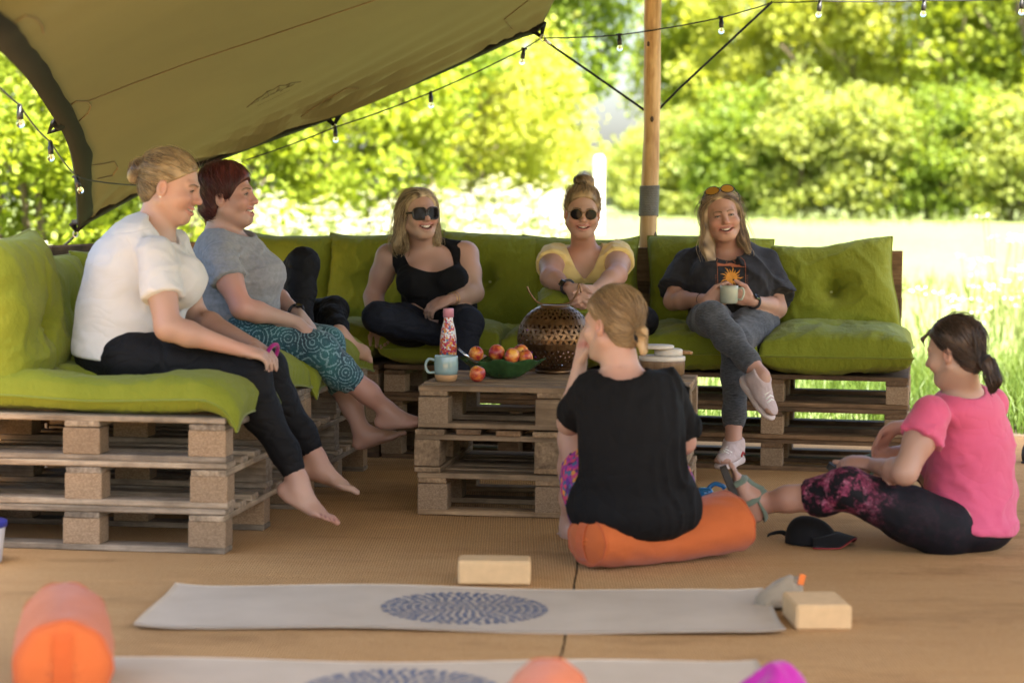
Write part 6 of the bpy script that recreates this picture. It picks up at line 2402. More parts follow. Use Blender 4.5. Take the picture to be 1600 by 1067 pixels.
    stroke(bm2, [(0.020 * math.cos(a), 0.062 + 0.012 * math.sin(a)) for a in np.linspace(0, math.pi, 11)], 0.0014)
    for k, ch in enumerate('SMMER'):
        a = math.radians(140 - 25 * k)
        x, z = 0.026 * math.cos(a), 0.064 + 0.017 * math.sin(a)
        stroke(bm2, [(x - 0.002, z - 0.003), (x, z + 0.003), (x + 0.002, z - 0.003)], 0.0008)
    for sx in (-1, 1):
        for k in range(4):
            stroke(bm2, [(sx * 0.072 - 0.002, -0.03 + k * 0.011), (sx * 0.072 + 0.002, -0.026 + k * 0.011)], 0.0009)
    P.mb('frame_print', bm2, m_or2, False)
    # hair: loose, over the shoulders, with glasses pushed up
    cut = lambda L: np.maximum(line_cut([-0.20, -0.02, 0.02, 0.05, 0.078, 0.10, 0.118, 0.14], [0.05, 0.024, 0.030, 0.043, 0.064, 0.094, 0.12, 0.16])(L),
                               np.where(L[:, 2] < 0.0, 0.056 - np.abs(L[:, 0]) - 0.3 * np.clip(-0.03 - L[:, 1], 0, 1), -1))
    hp = [ell(P.hp(0, -0.016, 0.036), P.hR, np.array([0.087, 0.104, 0.089]) * P.hs, 0.02),
          cone(P.hp(0.076, 0.0, 0.02), P.hp(0.088, 0.01, -0.13), 0.022, 0.026, 0.03), cone(P.hp(0.088, 0.01, -0.12), P.hp(0.085, 0.055, -0.195), 0.028, 0.022, 0.03),
          cone(P.hp(-0.076, 0.0, 0.02), P.hp(-0.082, 0.0, -0.12), 0.020, 0.020, 0.03), cone(P.hp(-0.082, 0.0, -0.12), P.hp(-0.098, 0.03, -0.175), 0.020, 0.010, 0.03),
          cone(P.hp(0.04, -0.075, 0.0), P.hp(0.05, -0.06, -0.13), 0.042, 0.032, 0.03), cone(P.hp(-0.04, -0.075, 0.0), P.hp(-0.05, -0.06, -0.13), 0.042, 0.032, 0.03)]
    P.hair(hp, cut, ((0.080, 0.050, 0.030), (0.58, 0.42, 0.24)), loose(0.1, 0.5),
           2000, 7, 0.019, 10, wild=1.2)
    m_amber = plain('amber_lens', (0.34, 0.17, 0.025), 0.1, 0.1)
    P.sunglasses(0.031, 0.024, 0.0, 'round', True, m_amber, m_frame)
    # shoes
    m_shoe = fabric('pale_pink_knit_shoe', (0.50, 0.40, 0.385), 0.12, 500, 0.5, 0.1)
    m_sole = plain('shoe_sole', (0.56, 0.47, 0.44), 0.6, 0.08, 20)
    m_red = plain('red_trim', (0.4, 0.02, 0.03), 0.6)
    for (an, d, u_) in ((aR_, (0.42, -0.50, -0.62), (0.45, -0.55, 0.75)), (aL_, (-0.42, -0.88, -0.06), UP)):
        d = Vector(d).normalized(); u_ = Vector(u_); u_ = (u_ - d * u_.dot(d)).normalized(); x = d.cross(u_)
        Rm = np.array([tuple(x), tuple(d), tuple(u_)]).T
        a = Vector(an)
        sp = [ell(a - u_ * 0.045 - d * 0.02, Rm, (0.038, 0.048, 0.042), 0.03), cone(a - u_ * 0.012, a - u_ * 0.04 + d * 0.05, 0.044, 0.040, 0.03),
              ell(a - u_ * 0.060 + d * 0.085, Rm, (0.045, 0.085, 0.030), 0.03), cone(a + u_ * 0.012 - d * 0.006, a - u_ * 0.03, 0.043, 0.042, 0.02)]
        G_ = below(a + u_ * 0.014 + d * 0.0, u_ + d * 0.12)
        sh_ = P.cloth('shoe', [(sp, 0.0, 1)], m_shoe, anyof(G_, below(a - u_ * 0.072, -u_)), make_wr(171, 0.0015, f=90), 0.0045)
        so = [ell(a - u_ * 0.086 + d * 0.095, Rm, (0.047, 0.082, 0.020), 0.03), ell(a - u_ * 0.082 - d * 0.02, Rm, (0.041, 0.060, 0.026), 0.03), cone(a - u_ * 0.084 - d * 0.02, a - u_ * 0.086 + d * 0.08, 0.030, 0.030, 0.03)]
        V0 = P.o
        P.o = sh_
        P.cloth('sole', [(so, 0.0, 1)], m_sole, anyof(below(a - u_ * 0.066, u_), below(a - u_ * 0.100, -u_)), None, 0.0045)
        lm = MB()
        for k in range(5):
            c = a - u_ * (0.004 + 0.007 * k) + d * (0.045 + 0.016 * k)
            lm.tube([c - x * 0.026 - u_ * 0.008, c + u_ * 0.006, c + x * 0.026 - u_ * 0.008 + d * 0.008], 0.0042, 5)
        P.mb('laces', lm, m_white)
        rm_ = MB().tube([a - u_ * 0.055 - d * 0.02 - x * 0.044, a - u_ * 0.04 + d * 0.01 - x * 0.046, a - u_ * 0.058 + d * 0.03 - x * 0.048], 0.004, 5)
        P.mb('trim', rm_, m_red)
        P.o = V0
    watch(P, Vector(wL).lerp(Vector(eL), 0.10), Vector(wL) - Vector(eL), (0.2, -0.7, 0.6), 0.031, m_strap, m_screen)
    bracelet(P, Vector(wR).lerp(Vector(eR), 0.14), Vector(wR) - Vector(eR), 0.029, m_strap, 'bracelet', 0.0015)
    return P


# ------------------------------------------------------------------ G: black T-shirt, from behind
def person_back():
    P = Person('woman in a loose black T-shirt seen from behind, seated on an orange bolster', F(1000, 880) )
    fwd = Vector((-0.12, 1, 0)); right = fwd.cross(UP)
    P.torso = torso([((990, 788, 7.10), 0.185, 0.145, 0.088), ((990, 734, 7.06), 0.168, 0.135, 0.15), ((984, 664, 7.05), 0.160, 0.125, 0.14), ((980, 612, 7.07), 0.145, 0.092, 0.07)], right)
    sL, eL, wL = W(926, 608, 7.08), W(890, 660, 7.26), W(906, 570, 7.24)
    sR, eR, wR = W(1040, 604, 7.12), W(1068, 690, 7.28), W(1010, 660, 7.52)
    P.arms = arm_prims(sL, eL, wL, 1.05) + arm_prims(sR, eR, wR, 1.05)
    h1, n1 = hand_prims(wL, (0.12, -0.05, 1), (0.9, 0.25, 0), (0.12, 0.12, 0.12, 0.15), 0.3, -1)
    h2, n2 = hand_prims(wR, (-0.6, 0.5, 0.2), (-0.3, 0.5, -0.5), side=1)
    P.arms += h1 + h2; P.nails = n1
    hL, kL, aL_ = W(940, 796, 7.18), W(902, 684, 7.46), W(892, 812, 7.70)
    hR, kR, aR_ = W(1038, 794, 7.20), W(1030, 696, 7.52), W(1020, 812, 7.72)
    lL, lR = leg_prims(hL, kL, aL_, 1.12), leg_prims(hR, kR, aR_, 1.12)
    fL, tL = foot_prims(aL_, (-0.1, 1, -0.1), UP, 0.98, True, 1); fR, tR = foot_prims(aR_, (0, 1, -0.1), UP, 0.98, True, -1)
    P.legs = lL + lR + fL + fR
    P.set_head(957, 505, 7.1, (-0.74, 0.66, -0.08), (0, 0.02, 1), 1.0, 0.3, 1.02, 1.0, True, 0.056, W(974, 600, 7.08), False)
    P.skin = (0.45, 0.27, 0.205)
    P.body(seed=71, fine=0.0042)
    P.eyes()
    sl, sc_ = sleeve(sL, eL, 1.08, 0.80, 0.022, 0.050, 0.048); sl2, sc2 = sleeve(sR, eR, 1.08, 0.82, 0.022, 0.050, 0.048)
    hem = [ell(W(990, 795, 7.12), np.eye(3), (0.200, 0.165, 0.095), 0.06)]
    P.cloth('t_shirt', [(P.torso + hem, 0.014, 1.2), (sl, 0, 1, sc_), (sl2, 0, 1, sc2)], m_black_jersey,
            anyof(ball_cut(W(972, 578, 7.06), (0.078, 0.095, 0.055)), below(W(990, 836, 7.12), (-0.05, 0, -1))), make_wr(171, 0.0105, (1.2, 0.8, 0.45), 22))
    P.cloth('shorts', [(P.torso[:1], 0.012, 1, below(W(990, 770, 7.12), (0, -0.5, 1))), (lL, 0.012, 1, along(hL, kL, 0.62)), (lR, 0.012, 1, along(hR, kR, 0.62))], m_floral, None, make_wr(173, 0.004, f=30), k=0.02)
    cut = line_cut([-0.10, -0.06, -0.03, 0.0, 0.04, 0.075, 0.10, 0.14], [-0.055, -0.04, -0.028, -0.004, 0.045, 0.082, 0.12, 0.16])
    gp = (0, -0.100, -0.040)
    tail = [ell(P.hp(0, -0.108, -0.045), P.hR, np.array([0.018, 0.020, 0.020]) * P.hs, 0.012), cone(P.hp(0, -0.112, -0.045), P.hp(-0.030, -0.155, -0.030), 0.015, 0.011, 0.012),
            cone(P.hp(-0.030, -0.155, -0.030), P.hp(-0.045, -0.180, -0.055), 0.011, 0.004, 0.012), cone(P.hp(0, -0.112, -0.05), P.hp(0.0, -0.125, -0.098), 0.017, 0.012, 0.012)]
    P.hair(CAP(P) + tail, lambda L: np.where(L[:, 1] < -0.085, -1, cut(L)), ((0.12, 0.075, 0.038), (0.44, 0.30, 0.155)), toward(gp), 1700, 5, 0.021, 12, streak=26)
    bracelet(P, P.hp(0, -0.112, -0.045), Vector(P.hR.col[1]), 0.019 * P.hs, m_elastic, 'hair_bobble', 0.009)
    return P


# ------------------------------------------------------------------ H: pink T-shirt, on the floor
def person_pink():
    P = Person('dark-haired woman in a bright pink T-shirt sitting on the matting fastening her sandal', F(1500, 848))
    fwd = Vector((-0.80, 0.60, 0)); right = fwd.cross(UP)
    P.torso = torso([((1508, 826, 7.58), 0.195, 0.16, 0.09), ((1516, 770, 7.62), 0.172, 0.145, 0.13), ((1516, 698, 7.62), 0.170, 0.135, 0.14), ((1508, 638, 7.58), 0.165, 0.10, 0.08)], right)
    P.torso += [ell(W(1480, 720, 7.78), np.eye(3), (0.09, 0.085, 0.08), 0.05)]
    sL, eL, wL = W(1455, 648, 7.40), W(1414, 738, 7.32), W(1362, 726, 7.56)
    sR, eR, wR = W(1548, 632, 7.76), W(1462, 668, 7.98), W(1396, 668, 7.86)
    P.arms = arm_prims(sL, eL, wL, 1.1) + arm_prims(sR, eR, wR, 1.08)
    h1, n1 = hand_prims(wL, (-0.75, 0.35, 0.10), (0.1, 0.3, -0.8), (0.45, 0.5, 0.55, 0.6), 0.5, -1)
    h2, n2 = hand_prims(wR, (-0.65, -0.15, -0.75), (0.4, -0.6, -0.4), (0.3, 0.35, 0.4, 0.45), 0.6, 1)
    P.arms += h1 + h2; P.nails = n1 + n2
    hL, kL, aL_ = W(1474, 826, 7.46), W(1322, 762, 7.40), W(1196, 786, 7.54)
    hR, kR, aR_ = W(1528, 824, 7.72), W(1440, 704, 8.00), W(1380, 724, 7.84)
    lL, lR = leg_prims(hL, kL, aL_, 1.10), leg_prims(hR, kR, aR_, 1.08)
    dL_, uL_ = Vector((-0.38, -0.06, 0.92)), Vector((0.92, 0.0, 0.38))
    dR_, uR_ = Vector((-0.86, -0.05, 0.38)), Vector((0.3, -0.15, 0.9))
    fL, tL = foot_prims(aL_, dL_, uL_, 0.95, True, 1); fR, tR = foot_prims(aR_, dR_, uR_, 0.95, True, -1)
    P.legs = lL + lR + fL + fR; P.toe_nails = []
    P.set_head(1491, 549, 7.5, (-0.80, 0.58, -0.20), (-0.1, 0.08, 1), 0.985, 0.3, 1.0, 1.0, True, 0.054, W(1508, 626, 7.56), False)
    P.skin = (0.42, 0.25, 0.185)
    P.body(seed=81, fine=0.0042)
    P.eyes()
    sl, sc_ = sleeve(sL, eL, 1.1, 0.42, 0.024, 0.052, 0.052); sl2, sc2 = sleeve(sR, eR, 1.08, 0.42, 0.024, 0.052, 0.052)
    P.cloth('t_shirt', [(P.torso, 0.014, 1.15), (sl, 0, 1, sc_), (sl2, 0, 1, sc2)], m_pink_tee,
            anyof(ball_cut(W(1503, 606, 7.53), (0.078, 0.085, 0.055)), below(W(1512, 826, 7.58), (-0.12, 0, -1))), make_wr(181, 0.0065, (0.6, 0.6, 1.25), 24))
    lg_ = P.cloth('leggings', [(P.torso[:1], 0.006, 1, below(W(1510, 800, 7.58), (0, 0, 1))), (lL, 0.006, 1, along(kL, aL_, 0.50)), (lR, 0.006, 1, along(kR, aR_, 0.35))], pink_legging(), None, make_wr(183, 0.003, f=34), k=0.02)
    V = P.cl[0]
    a, b_ = npv(hL), npv(kL)
    tt = ((V - a) @ (b_ - a)) / ((b_ - a) @ (b_ - a))
    fr_ = np.clip((tt - 0.55) / 0.5, 0.03, 1)
    near_r = np.linalg.norm(V - npv(kR), axis=1) < 0.2
    fr_ = np.where(near_r, 1.0, fr_)
    at_ = lg_.data.color_attributes.new('Col', 'FLOAT_COLOR', 'POINT')
    c4 = np.ones((len(V), 4), dtype=np.float32); c4[:, :3] = fr_[:, None]
    at_.data.foreach_set('color', c4.ravel())
    cut = line_cut([-0.10, -0.06, -0.03, 0.0, 0.04, 0.075, 0.10, 0.14], [-0.055, -0.04, -0.028, -0.004, 0.040, 0.078, 0.12, 0.16])
    tail = [ell(P.hp(0, -0.105, -0.050), P.hR, np.array([0.020, 0.020, 0.020]) * P.hs, 0.012), cone(P.hp(0, -0.118, -0.060), P.hp(0.0, -0.128, -0.120), 0.026, 0.022, 0.014), cone(P.hp(0.0, -0.128, -0.12), P.hp(0, -0.115, -0.150), 0.022, 0.008, 0.014)]
    wisp = [cone(P.hp(0.02, 0.085, 0.085), P.hp(0.02, 0.122, 0.062), 0.010, 0.007, 0.01), cone(P.hp(0.02, 0.122, 0.062), P.hp(0.02, 0.118, 0.032), 0.007, 0.003, 0.01)]
    P.hair(CAP(P) + tail + wisp, lambda L: np.where((L[:, 1] < -0.085) | (L[:, 1] > 0.09), -1, cut(L)), ((0.014, 0.009, 0.007), (0.075, 0.045, 0.030)),
           lambda L: np.where((L[:, 1] < -0.10)[:, None], np.array([0, 0.0, -1.0]), toward((0, -0.105, -0.05))(L)), 1600, 5, 0.020, 13)
    bracelet(P, P.hp(0, -0.110, -0.052), Vector(P.hR.col[1]) * 0.7 + Vector((0, 0, 0.5)), 0.022 * P.hs, m_elastic, 'hair_bobble', 0.007)
    # sandals
    m_sand = plain('dark_sandal_sole', (0.035, 0.032, 0.028), 0.8, 0.2, 30)
    m_web = fabric('sage_green_webbing', (0.125, 0.165, 0.125), 0.15, 500, 0.4)
    for (an, d, u_, sd) in ((aL_, dL_, uL_, 1), (aR_, dR_, uR_, -1)):
        d = d.normalized(); u_ = (u_ - d * u_.dot(d)).normalized(); x = d.cross(u_)
        a = Vector(an); s_ = 0.95
        def q(xx, dd, uu): return a + x * xx * s_ + d * dd * s_ + u_ * uu * s_
        out = []
        for k in range(30):
            t_ = 2 * math.pi * k / 30
            yy = math.sin(t_); w = 0.048 * (1 - 0.18 * (yy < 0)) * abs(math.cos(t_)) ** 0.8 * (1 if math.cos(t_) > 0 else -1)
            out.append((w + 0.004, 0.060 + 0.128 * yy))
        m = MB()
        lo = [q(xx, dd, -0.108) for xx, dd in out]; hi = [q(xx, dd, -0.083) for xx, dd in out]
        n = len(out)
        m.add(lo + hi, [(k, (k + 1) % n, n + (k + 1) % n, n + k) for k in range(n)] + [tuple(range(n))[::-1], tuple(range(n, 2 * n))])
        so = P.mb('sandal', m, m_sand, False)
        def band_(pts, w=0.014):
            mm = MB().tube(spline([q(*p) for p in pts], 5), w * s_, 6, True, 0.35)
            P.mb('strap', mm, m_web, True, so)
        band_([(-0.046, 0.115, -0.085), (-0.040, 0.118, -0.052), (0, 0.122, -0.036), (0.040, 0.118, -0.052), (0.046, 0.115, -0.085)])
        band_([(-0.044, 0.03, -0.085), (-0.040, 0.035, -0.035), (0.0, 0.050, 0.012), (0.040, 0.035, -0.035), (0.044, 0.03, -0.085)])
        band_([(0.0, 0.050, 0.012), (0.0, 0.085, -0.018), (0, 0.122, -0.036)], 0.013)
        band_([(-0.036, 0.03, -0.020), (-0.036, -0.02, -0.015), (0, -0.058, -0.020), (0.036, -0.02, -0.015), (0.036, 0.03, -0.020)], 0.013)
    return P


PEOPLE = [person_white, person_grey, person_hidden, person_black_top, person_yellow, person_sun, person_back, person_pink]
import time as _time
for fn in PEOPLE:
    _t = _time.time()
    FACES[fn.__name__] = fn()
    print(fn.__name__, round(_time.time() - _t, 2))
# ================================================================== things on the table
def on_table(px, py):
    return F(px, py, TABLE_Z)


m_glaze = plain('pale_teal_glaze', (0.235, 0.34, 0.335), 0.18, 0.06, 9, coat=0.4)
m_clay = plain('bare_tan_clay', (0.42, 0.24, 0.11), 0.7, 0.08, 40, 0.2, 150)
# mug
p = on_table(697, 596)
mug = empty('mug', p, 0, 'pale teal mug with a bare clay foot on the pallet table', 'mug')
MB().lathe([(0.0, 0.027), (0.0445, 0.027), (0.0465, 0.045), (0.047, 0.07), (0.0455, 0.098), (0.0440, 0.1015), (0.0425, 0.098), (0.0432, 0.06), (0.036, 0.034), (0.0, 0.031)], 32).build('bowl', m_glaze, mug, True)
MB().lathe([(0.0, 0.0), (0.030, 0.0), (0.038, 0.004), (0.0435, 0.016), (0.0447, 0.028), (0.0, 0.0281)], 32).build('clay_foot', m_clay, mug, True)
MB().tube(spline([(-0.043, 0, 0.082), (-0.068, 0, 0.086), (-0.080, 0, 0.062), (-0.070, 0, 0.036), (-0.044, 0, 0.036)], 6), 0.0055, 8).build('handle', m_glaze, mug, True)

# flowered bottle
m_bottle, t, b = newmat('flowered_bottle_print')
vec = coords(t, (1, 1, 1))
vo = t.nodes.new('ShaderNodeTexVoronoi'); vo.inputs['Scale'].default_value = 105
t.links.new(vec, vo.inputs['Vector'])
sp = t.nodes.new('ShaderNodeSeparateColor'); t.links.new(vo.outputs['Color'], sp.inputs[0])
cc = ramp(t, sp.outputs[0], [(0, (0.62, 0.12, 0.03)), (0.28, (0.50, 0.03, 0.08)), (0.44, (0.75, 0.33, 0.05)), (0.66, (0.60, 0.24, 0.20)), (0.74, (0.08, 0.15, 0.32)), (0.84, (0.45, 0.02, 0.10))], 'CONSTANT')
n = noise_n(t, vec, 28, 3)
sz = t.nodes.new('ShaderNodeSeparateXYZ'); t.links.new(vec, sz.inputs[0])
zm = math_n(t, 'MULTIPLY', math_n(t, 'SUBTRACT', 0.215, sz.outputs['Z']), 1.2)
msk = math_n(t, 'GREATER_THAN', math_n(t, 'ADD', math_n(t, 'SUBTRACT', n, math_n(t, 'MULTIPLY', vo.outputs['Distance'], 0.30)), zm), 0.43)
t.links.new(mix_c(t, msk, (0.74, 0.72, 0.68), cc), b.inputs['Base Color'])
b.inputs['Roughness'].default_value = 0.3
m_pinkcap = plain('pink_cap', (0.62, 0.25, 0.30), 0.35, 0.05)
p = table_at(0.105, 0.42, TABLE_Z)
p = on_table(700, 578)
bt = empty('drinks_bottle', p, 0, 'white flowered steel drinks bottle with a pink cap behind the teal mug', 'bottle')
MB().lathe([(0.0, 0.0), (0.031, 0.0), (0.035, 0.004), (0.0355, 0.10), (0.0345, 0.13), (0.029, 0.170), (0.0205, 0.200), (0.0190, 0.210), (0.0190, 0.228), (0, 0.2285)], 32).build('body', m_bottle, bt, True)
MB().lathe([(0.0195, 0.219), (0.0225, 0.220), (0.0225, 0.252), (0.021, 0.256), (0.0, 0.2562)], 28).build('cap', m_pinkcap, bt, True)

# leaf dish with fruit
m_dish, t, b = newmat('green_leaf_glaze')
vec = coords(t)
n = noise_n(t, vec, 18, 5)
t.links.new(ramp(t, n, [(0.3, (0.008, 0.030, 0.010)), (0.7, (0.035, 0.085, 0.025))]), b.inputs['Base Color'])
b.inputs['Roughness'].default_value = 0.25
bump(t, b, noise_n(t, vec, 40, 3), 0.4, 0.006)
dc = on_table(786, 591)
NA, NR = 60, 10
V = []
for side in (0, 1):
    for i in range(NR):
        f = i / (NR - 1)
        for k in range(NA):
            a = 2 * math.pi * k / NA
            wav = 1 + 0.10 * f * math.sin(a * 7) + 0.05 * f * math.sin(a * 13 + 1) + 0.16 * f * math.cos(a) ** 8
            r_ = (0.035 + 0.088 * f) * wav
            z = 0.004 + 0.072 * f ** 1.6 + 0.007 * f * math.sin(a * 7 + 0.8) - side * (0.004 if i < NR - 1 else 0.002)
            V.append((r_ * math.cos(a) * 1.12, r_ * math.sin(a) * 0.80, z))
Fc = []
for side in (0, 1):
    o_ = side * NA * NR
    for i in range(NR - 1):
        for k in range(NA):
            q = (o_ + i * NA + k, o_ + i * NA + (k + 1) % NA, o_ + (i + 1) * NA + (k + 1) % NA, o_ + (i + 1) * NA + k)
            Fc.append(q if side == 0 else q[::-1])
for k in range(NA):
    a, b2 = (NR - 1) * NA + k, (NR - 1) * NA + (k + 1) % NA
    Fc.append((a, b2, b2 + NA * NR, a + NA * NR))
Fc.append(tuple(range(NA))[::-1]); Fc.append(tuple(range(NA * NR, NA * NR + NA)))
dish = tag(link('leaf_dish', mesh('leaf_dish', V, Fc, True), m_dish, None, dc), 'dark green leaf-shaped dish of nectarines on the pallet table', 'dish')

m_fruit, t, b = newmat('nectarine_skin')
oi = t.nodes.new('ShaderNodeObjectInfo')
ad = t.nodes.new('ShaderNodeVectorMath'); ad.operation = 'ADD'
tc = t.nodes.new('ShaderNodeTexCoord'); t.links.new(tc.outputs['Object'], ad.inputs[0])
cx = t.nodes.new('ShaderNodeCombineXYZ'); t.links.new(math_n(t, 'MULTIPLY', oi.outputs['Random'], 9.0), cx.inputs[0])
t.links.new(cx.outputs[0], ad.inputs[1])
n = noise_n(t, ad.outputs[0], 22, 4, 0.6)
t.links.new(ramp(t, n, [(0.38, (0.70, 0.36, 0.06)), (0.48, (0.56, 0.14, 0.035)), (0.58, (0.30, 0.018, 0.022))]), b.inputs['Base Color'])
b.inputs['Roughness'].default_value = 0.33
b.inputs['Subsurface Weight'].default_value = 0.05
prof = []
for k in range(15):
    a = math.pi * k / 14
    r_ = 0.0325 * math.sin(a) * (1 + 0.05 * math.cos(2 * a))
    z = -0.0325 * math.cos(a)
    if k > 11: z -= 0.006 * ((k - 11) / 3) ** 2
    prof.append((max(r_, 0.0), z))
fm = MB().lathe(prof, 24)
fm.v = [((x * (1 - 0.05 * math.exp(-(math.atan2(y, x)) ** 2 / 0.05))), y, z) for (x, y, z) in fm.v]
fruit_me = fm.me('nectarine', True)
stalk_me = MB().tube([(0, 0, 0.022), (0.002, 0, 0.030), (0.004, 0, 0.036)], 0.0014, 5).me('stalk')
m_stalk = plain('stalk', (0.10, 0.06, 0.03), 0.8)
fr = [((744, 553), 'red nectarine at the mug side of the leaf dish', 0.046, 8.6), ((776, 551), 'yellow and red nectarine in the middle of the leaf dish', 0.05, 8.66),
      ((800, 556), 'pink-red nectarine leaning on others in the leaf dish', 0.046, 8.56), ((814, 551), 'nectarine at the lantern side of the leaf dish', 0.05, 8.66),
      ((821, 558), 'small part of a nectarine against the rim by the lantern', 0.04, 8.60)]
rr = random.Random(4)
for k, ((px, py), lab, _z, Y_) in enumerate(fr):
    q = W(px, py, Y_)
    o = link('nectarine', fruit_me, m_fruit, None, q, (rr.uniform(-.6, .6), rr.uniform(-.6, .6), rr.uniform(0, 6)))
    o.scale = [rr.uniform(0.93, 1.05)] * 3
    tag(o, lab, 'fruit', 'nectarines on the table'); link('stalk', stalk_me, m_stalk, o)
q = on_table(746, 597)
o = link('nectarine', fruit_me, m_fruit, None, (q.x, q.y, TABLE_Z + 0.0325), (0.3, 0.2, 1.0))
tag(o, 'single nectarine lying on the table boards in front of the leaf dish', 'fruit', 'nectarines on the table'); link('stalk', stalk_me, m_stalk, o)

# spoon resting on the rim
m_cut = plain('cutlery_steel', (0.6, 0.6, 0.6), 0.2, 0.05, metal=1.0)
sp_ = MB().tube(spline([W(716, 545, 8.50), W(728, 555, 8.47), W(742, 565, 8.52), W(765, 572, 8.60)], 4), [0.004] * 4 + [0.0055] * 4 + [0.004] * 5, 6, True, 0.5)
b0 = W(742, 565, 8.52); sp_.v = [tuple(Vector(v) - b0) for v in sp_.v]
tag(sp_.build('spoon', m_cut, None, True, b0), 'steel spoon handle sticking out of the leaf dish', 'spoon')

# pierced lantern
m_bronze, t, b = newmat('aged_bronze')
vec = coords(t)
n = noise_n(t, vec, 25, 5)
t.links.new(ramp(t, n, [(0.3, (0.085, 0.045, 0.02)), (0.7, (0.22, 0.125, 0.06))]), b.inputs['Base Color'])
b.inputs['Metallic'].default_value = 0.85; b.inputs['Roughness'].default_value = 0.34
bump(t, b, noise_n(t, vec, 90, 2), 0.3, 0.003)
lc = on_table(866, 583)
lan = empty('lantern', lc, 0.3, 'round pierced bronze lantern with a wire handle on the pallet table', 'lantern')
lan.scale = (1.15, 1.15, 1.10)
RL_, cz = 0.132, 0.132
rows, cols = 16, 40
V, Fc = [], []
th0, th1 = math.radians(22), math.radians(158)
def sph(th, ph, r=RL_):
    return (r * math.sin(th) * math.cos(ph), r * math.sin(th) * math.sin(ph), cz + r * math.cos(th) * 0.97)
def addv(*ps):
    b0 = len(V); V.extend(ps); return list(range(b0, b0 + len(ps)))
for i in range(rows):
    a0, a1 = th0 + (th1 - th0) * i / rows, th0 + (th1 - th0) * (i + 1) / rows
    solid = i in (0, 4, 9, rows - 1)
    for k in range(cols):
        off = 0.5 * (i % 2)
        p0, p1 = 2 * math.pi * (k + off) / cols, 2 * math.pi * (k + 1 + off) / cols
        c4 = [sph(a0, p0), sph(a0, p1), sph(a1, p1), sph(a1, p0)]
        if solid:
            Fc.append(tuple(addv(*c4))); continue
        m_ = lambda fa, fp: sph(a0 + (a1 - a0) * fa, p0 + (p1 - p0) * fp)
        if k % 2 == 0: T3 = [m_(0.14, 0.10), m_(0.14, 0.90), m_(0.86, 0.5)]
        else: T3 = [m_(0.86, 0.90), m_(0.86, 0.10), m_(0.14, 0.5)]
        ids = addv(*c4); tds = addv(*T3)
        if k % 2 == 0:
            Fc += [(ids[0], ids[1], tds[1], tds[0]), (ids[1], ids[2], tds[2], tds[1]), (ids[2], ids[3], tds[2]), (ids[3], ids[0], tds[0], tds[2])]
        else:
            Fc += [(ids[2], ids[3], tds[1], tds[0]), (ids[3], ids[0], tds[2], tds[1]), (ids[0], ids[1], tds[2]), (ids[1], ids[2], tds[0], tds[2])]
lo = link('pierced_shell', mesh('pierced_shell', V, Fc, False), m_bronze, lan)
sd = lo.modifiers.new('thick', 'SOLIDIFY'); sd.thickness = 0.003; sd.offset = 0
MB().lathe([(0.0, 0.0), (0.062, 0.0), (0.070, 0.004), (0.066, 0.016), (0.052, 0.020), (0.0, 0.018)], 32).build('foot', m_bronze, lan, True)
zt_ = cz + RL_ * math.cos(th0) * 0.97
rt = RL_ * math.sin(th0)
MB().lathe([(rt - 0.006, zt_ - 0.004), (rt + 0.003, zt_ - 0.004), (rt + 0.004, zt_ + 0.004), (rt - 0.004, zt_ + 0.006), (rt - 0.006, zt_ - 0.004)], 32).build('top_ring', m_bronze, lan, True)
hz = zt_
hp_ = spline([(-0.10, 0, hz + 0.072), (-0.088, 0, hz + 0.045), (-0.060, 0, hz + 0.012), (-0.02, 0, hz + 0.006), (0.02, 0, hz + 0.006), (0.055, 0.0, hz + 0.015), (0.078, 0, hz + 0.05), (0.084, 0, hz + 0.085), (0.092, 0, hz + 0.05)], 5)
MB().tube([Vector(v) for v in hp_], 0.0035, 6).build('wire_handle', m_bronze, lan, True, rot=(0, 0, -0.3))

# purple bag behind the lantern
m_purple = fabric('purple_bag', (0.16, 0.02, 0.24), 0.1, 400, 0.3)
pb_ = on_table(818, 571)
bag = empty('gift_bag', pb_, 0.1, 'purple bag with a white mark behind the bronze lantern', 'bag')
bm_ = MB()
out = [(-0.035, 0.0), (0.06, 0.0), (0.07, 0.06), (0.055, 0.155), (0.015, 0.160), (-0.012, 0.125), (-0.035, 0.05)]
n = len(out)
bm_.add([(x, -0.02, z) for x, z in out] + [(x * 0.95 + 0.002, 0.02, z) for x, z in out], [tuple(range(n)), tuple(range(n, 2 * n))[::-1]] + [(k, n + k, n + (k + 1) % n, (k + 1) % n)[::-1] for k in range(n)])
bm_.build('body', m_purple, bag)
mk_ = MB()
for pl_ in ([(0.010, 0.085), (0.016, 0.085), (0.016, 0.118), (0.010, 0.118)], [(0.016, 0.112), (0.028, 0.112), (0.028, 0.118), (0.016, 0.118)], [(0.016, 0.098), (0.026, 0.098), (0.026, 0.103), (0.016, 0.103)], [(0.022, 0.085), (0.028, 0.085), (0.022, 0.098), (0.018, 0.098)]):
    mk_.add([(x, -0.022, z) for x, z in pl_] + [(x, -0.0205, z) for x, z in pl_], [(0, 1, 2, 3), (4, 7, 6, 5), (0, 4, 5, 1), (1, 5, 6, 2), (2, 6, 7, 3), (3, 7, 4, 0)])
mk_.build('white_mark', m_white, bag)

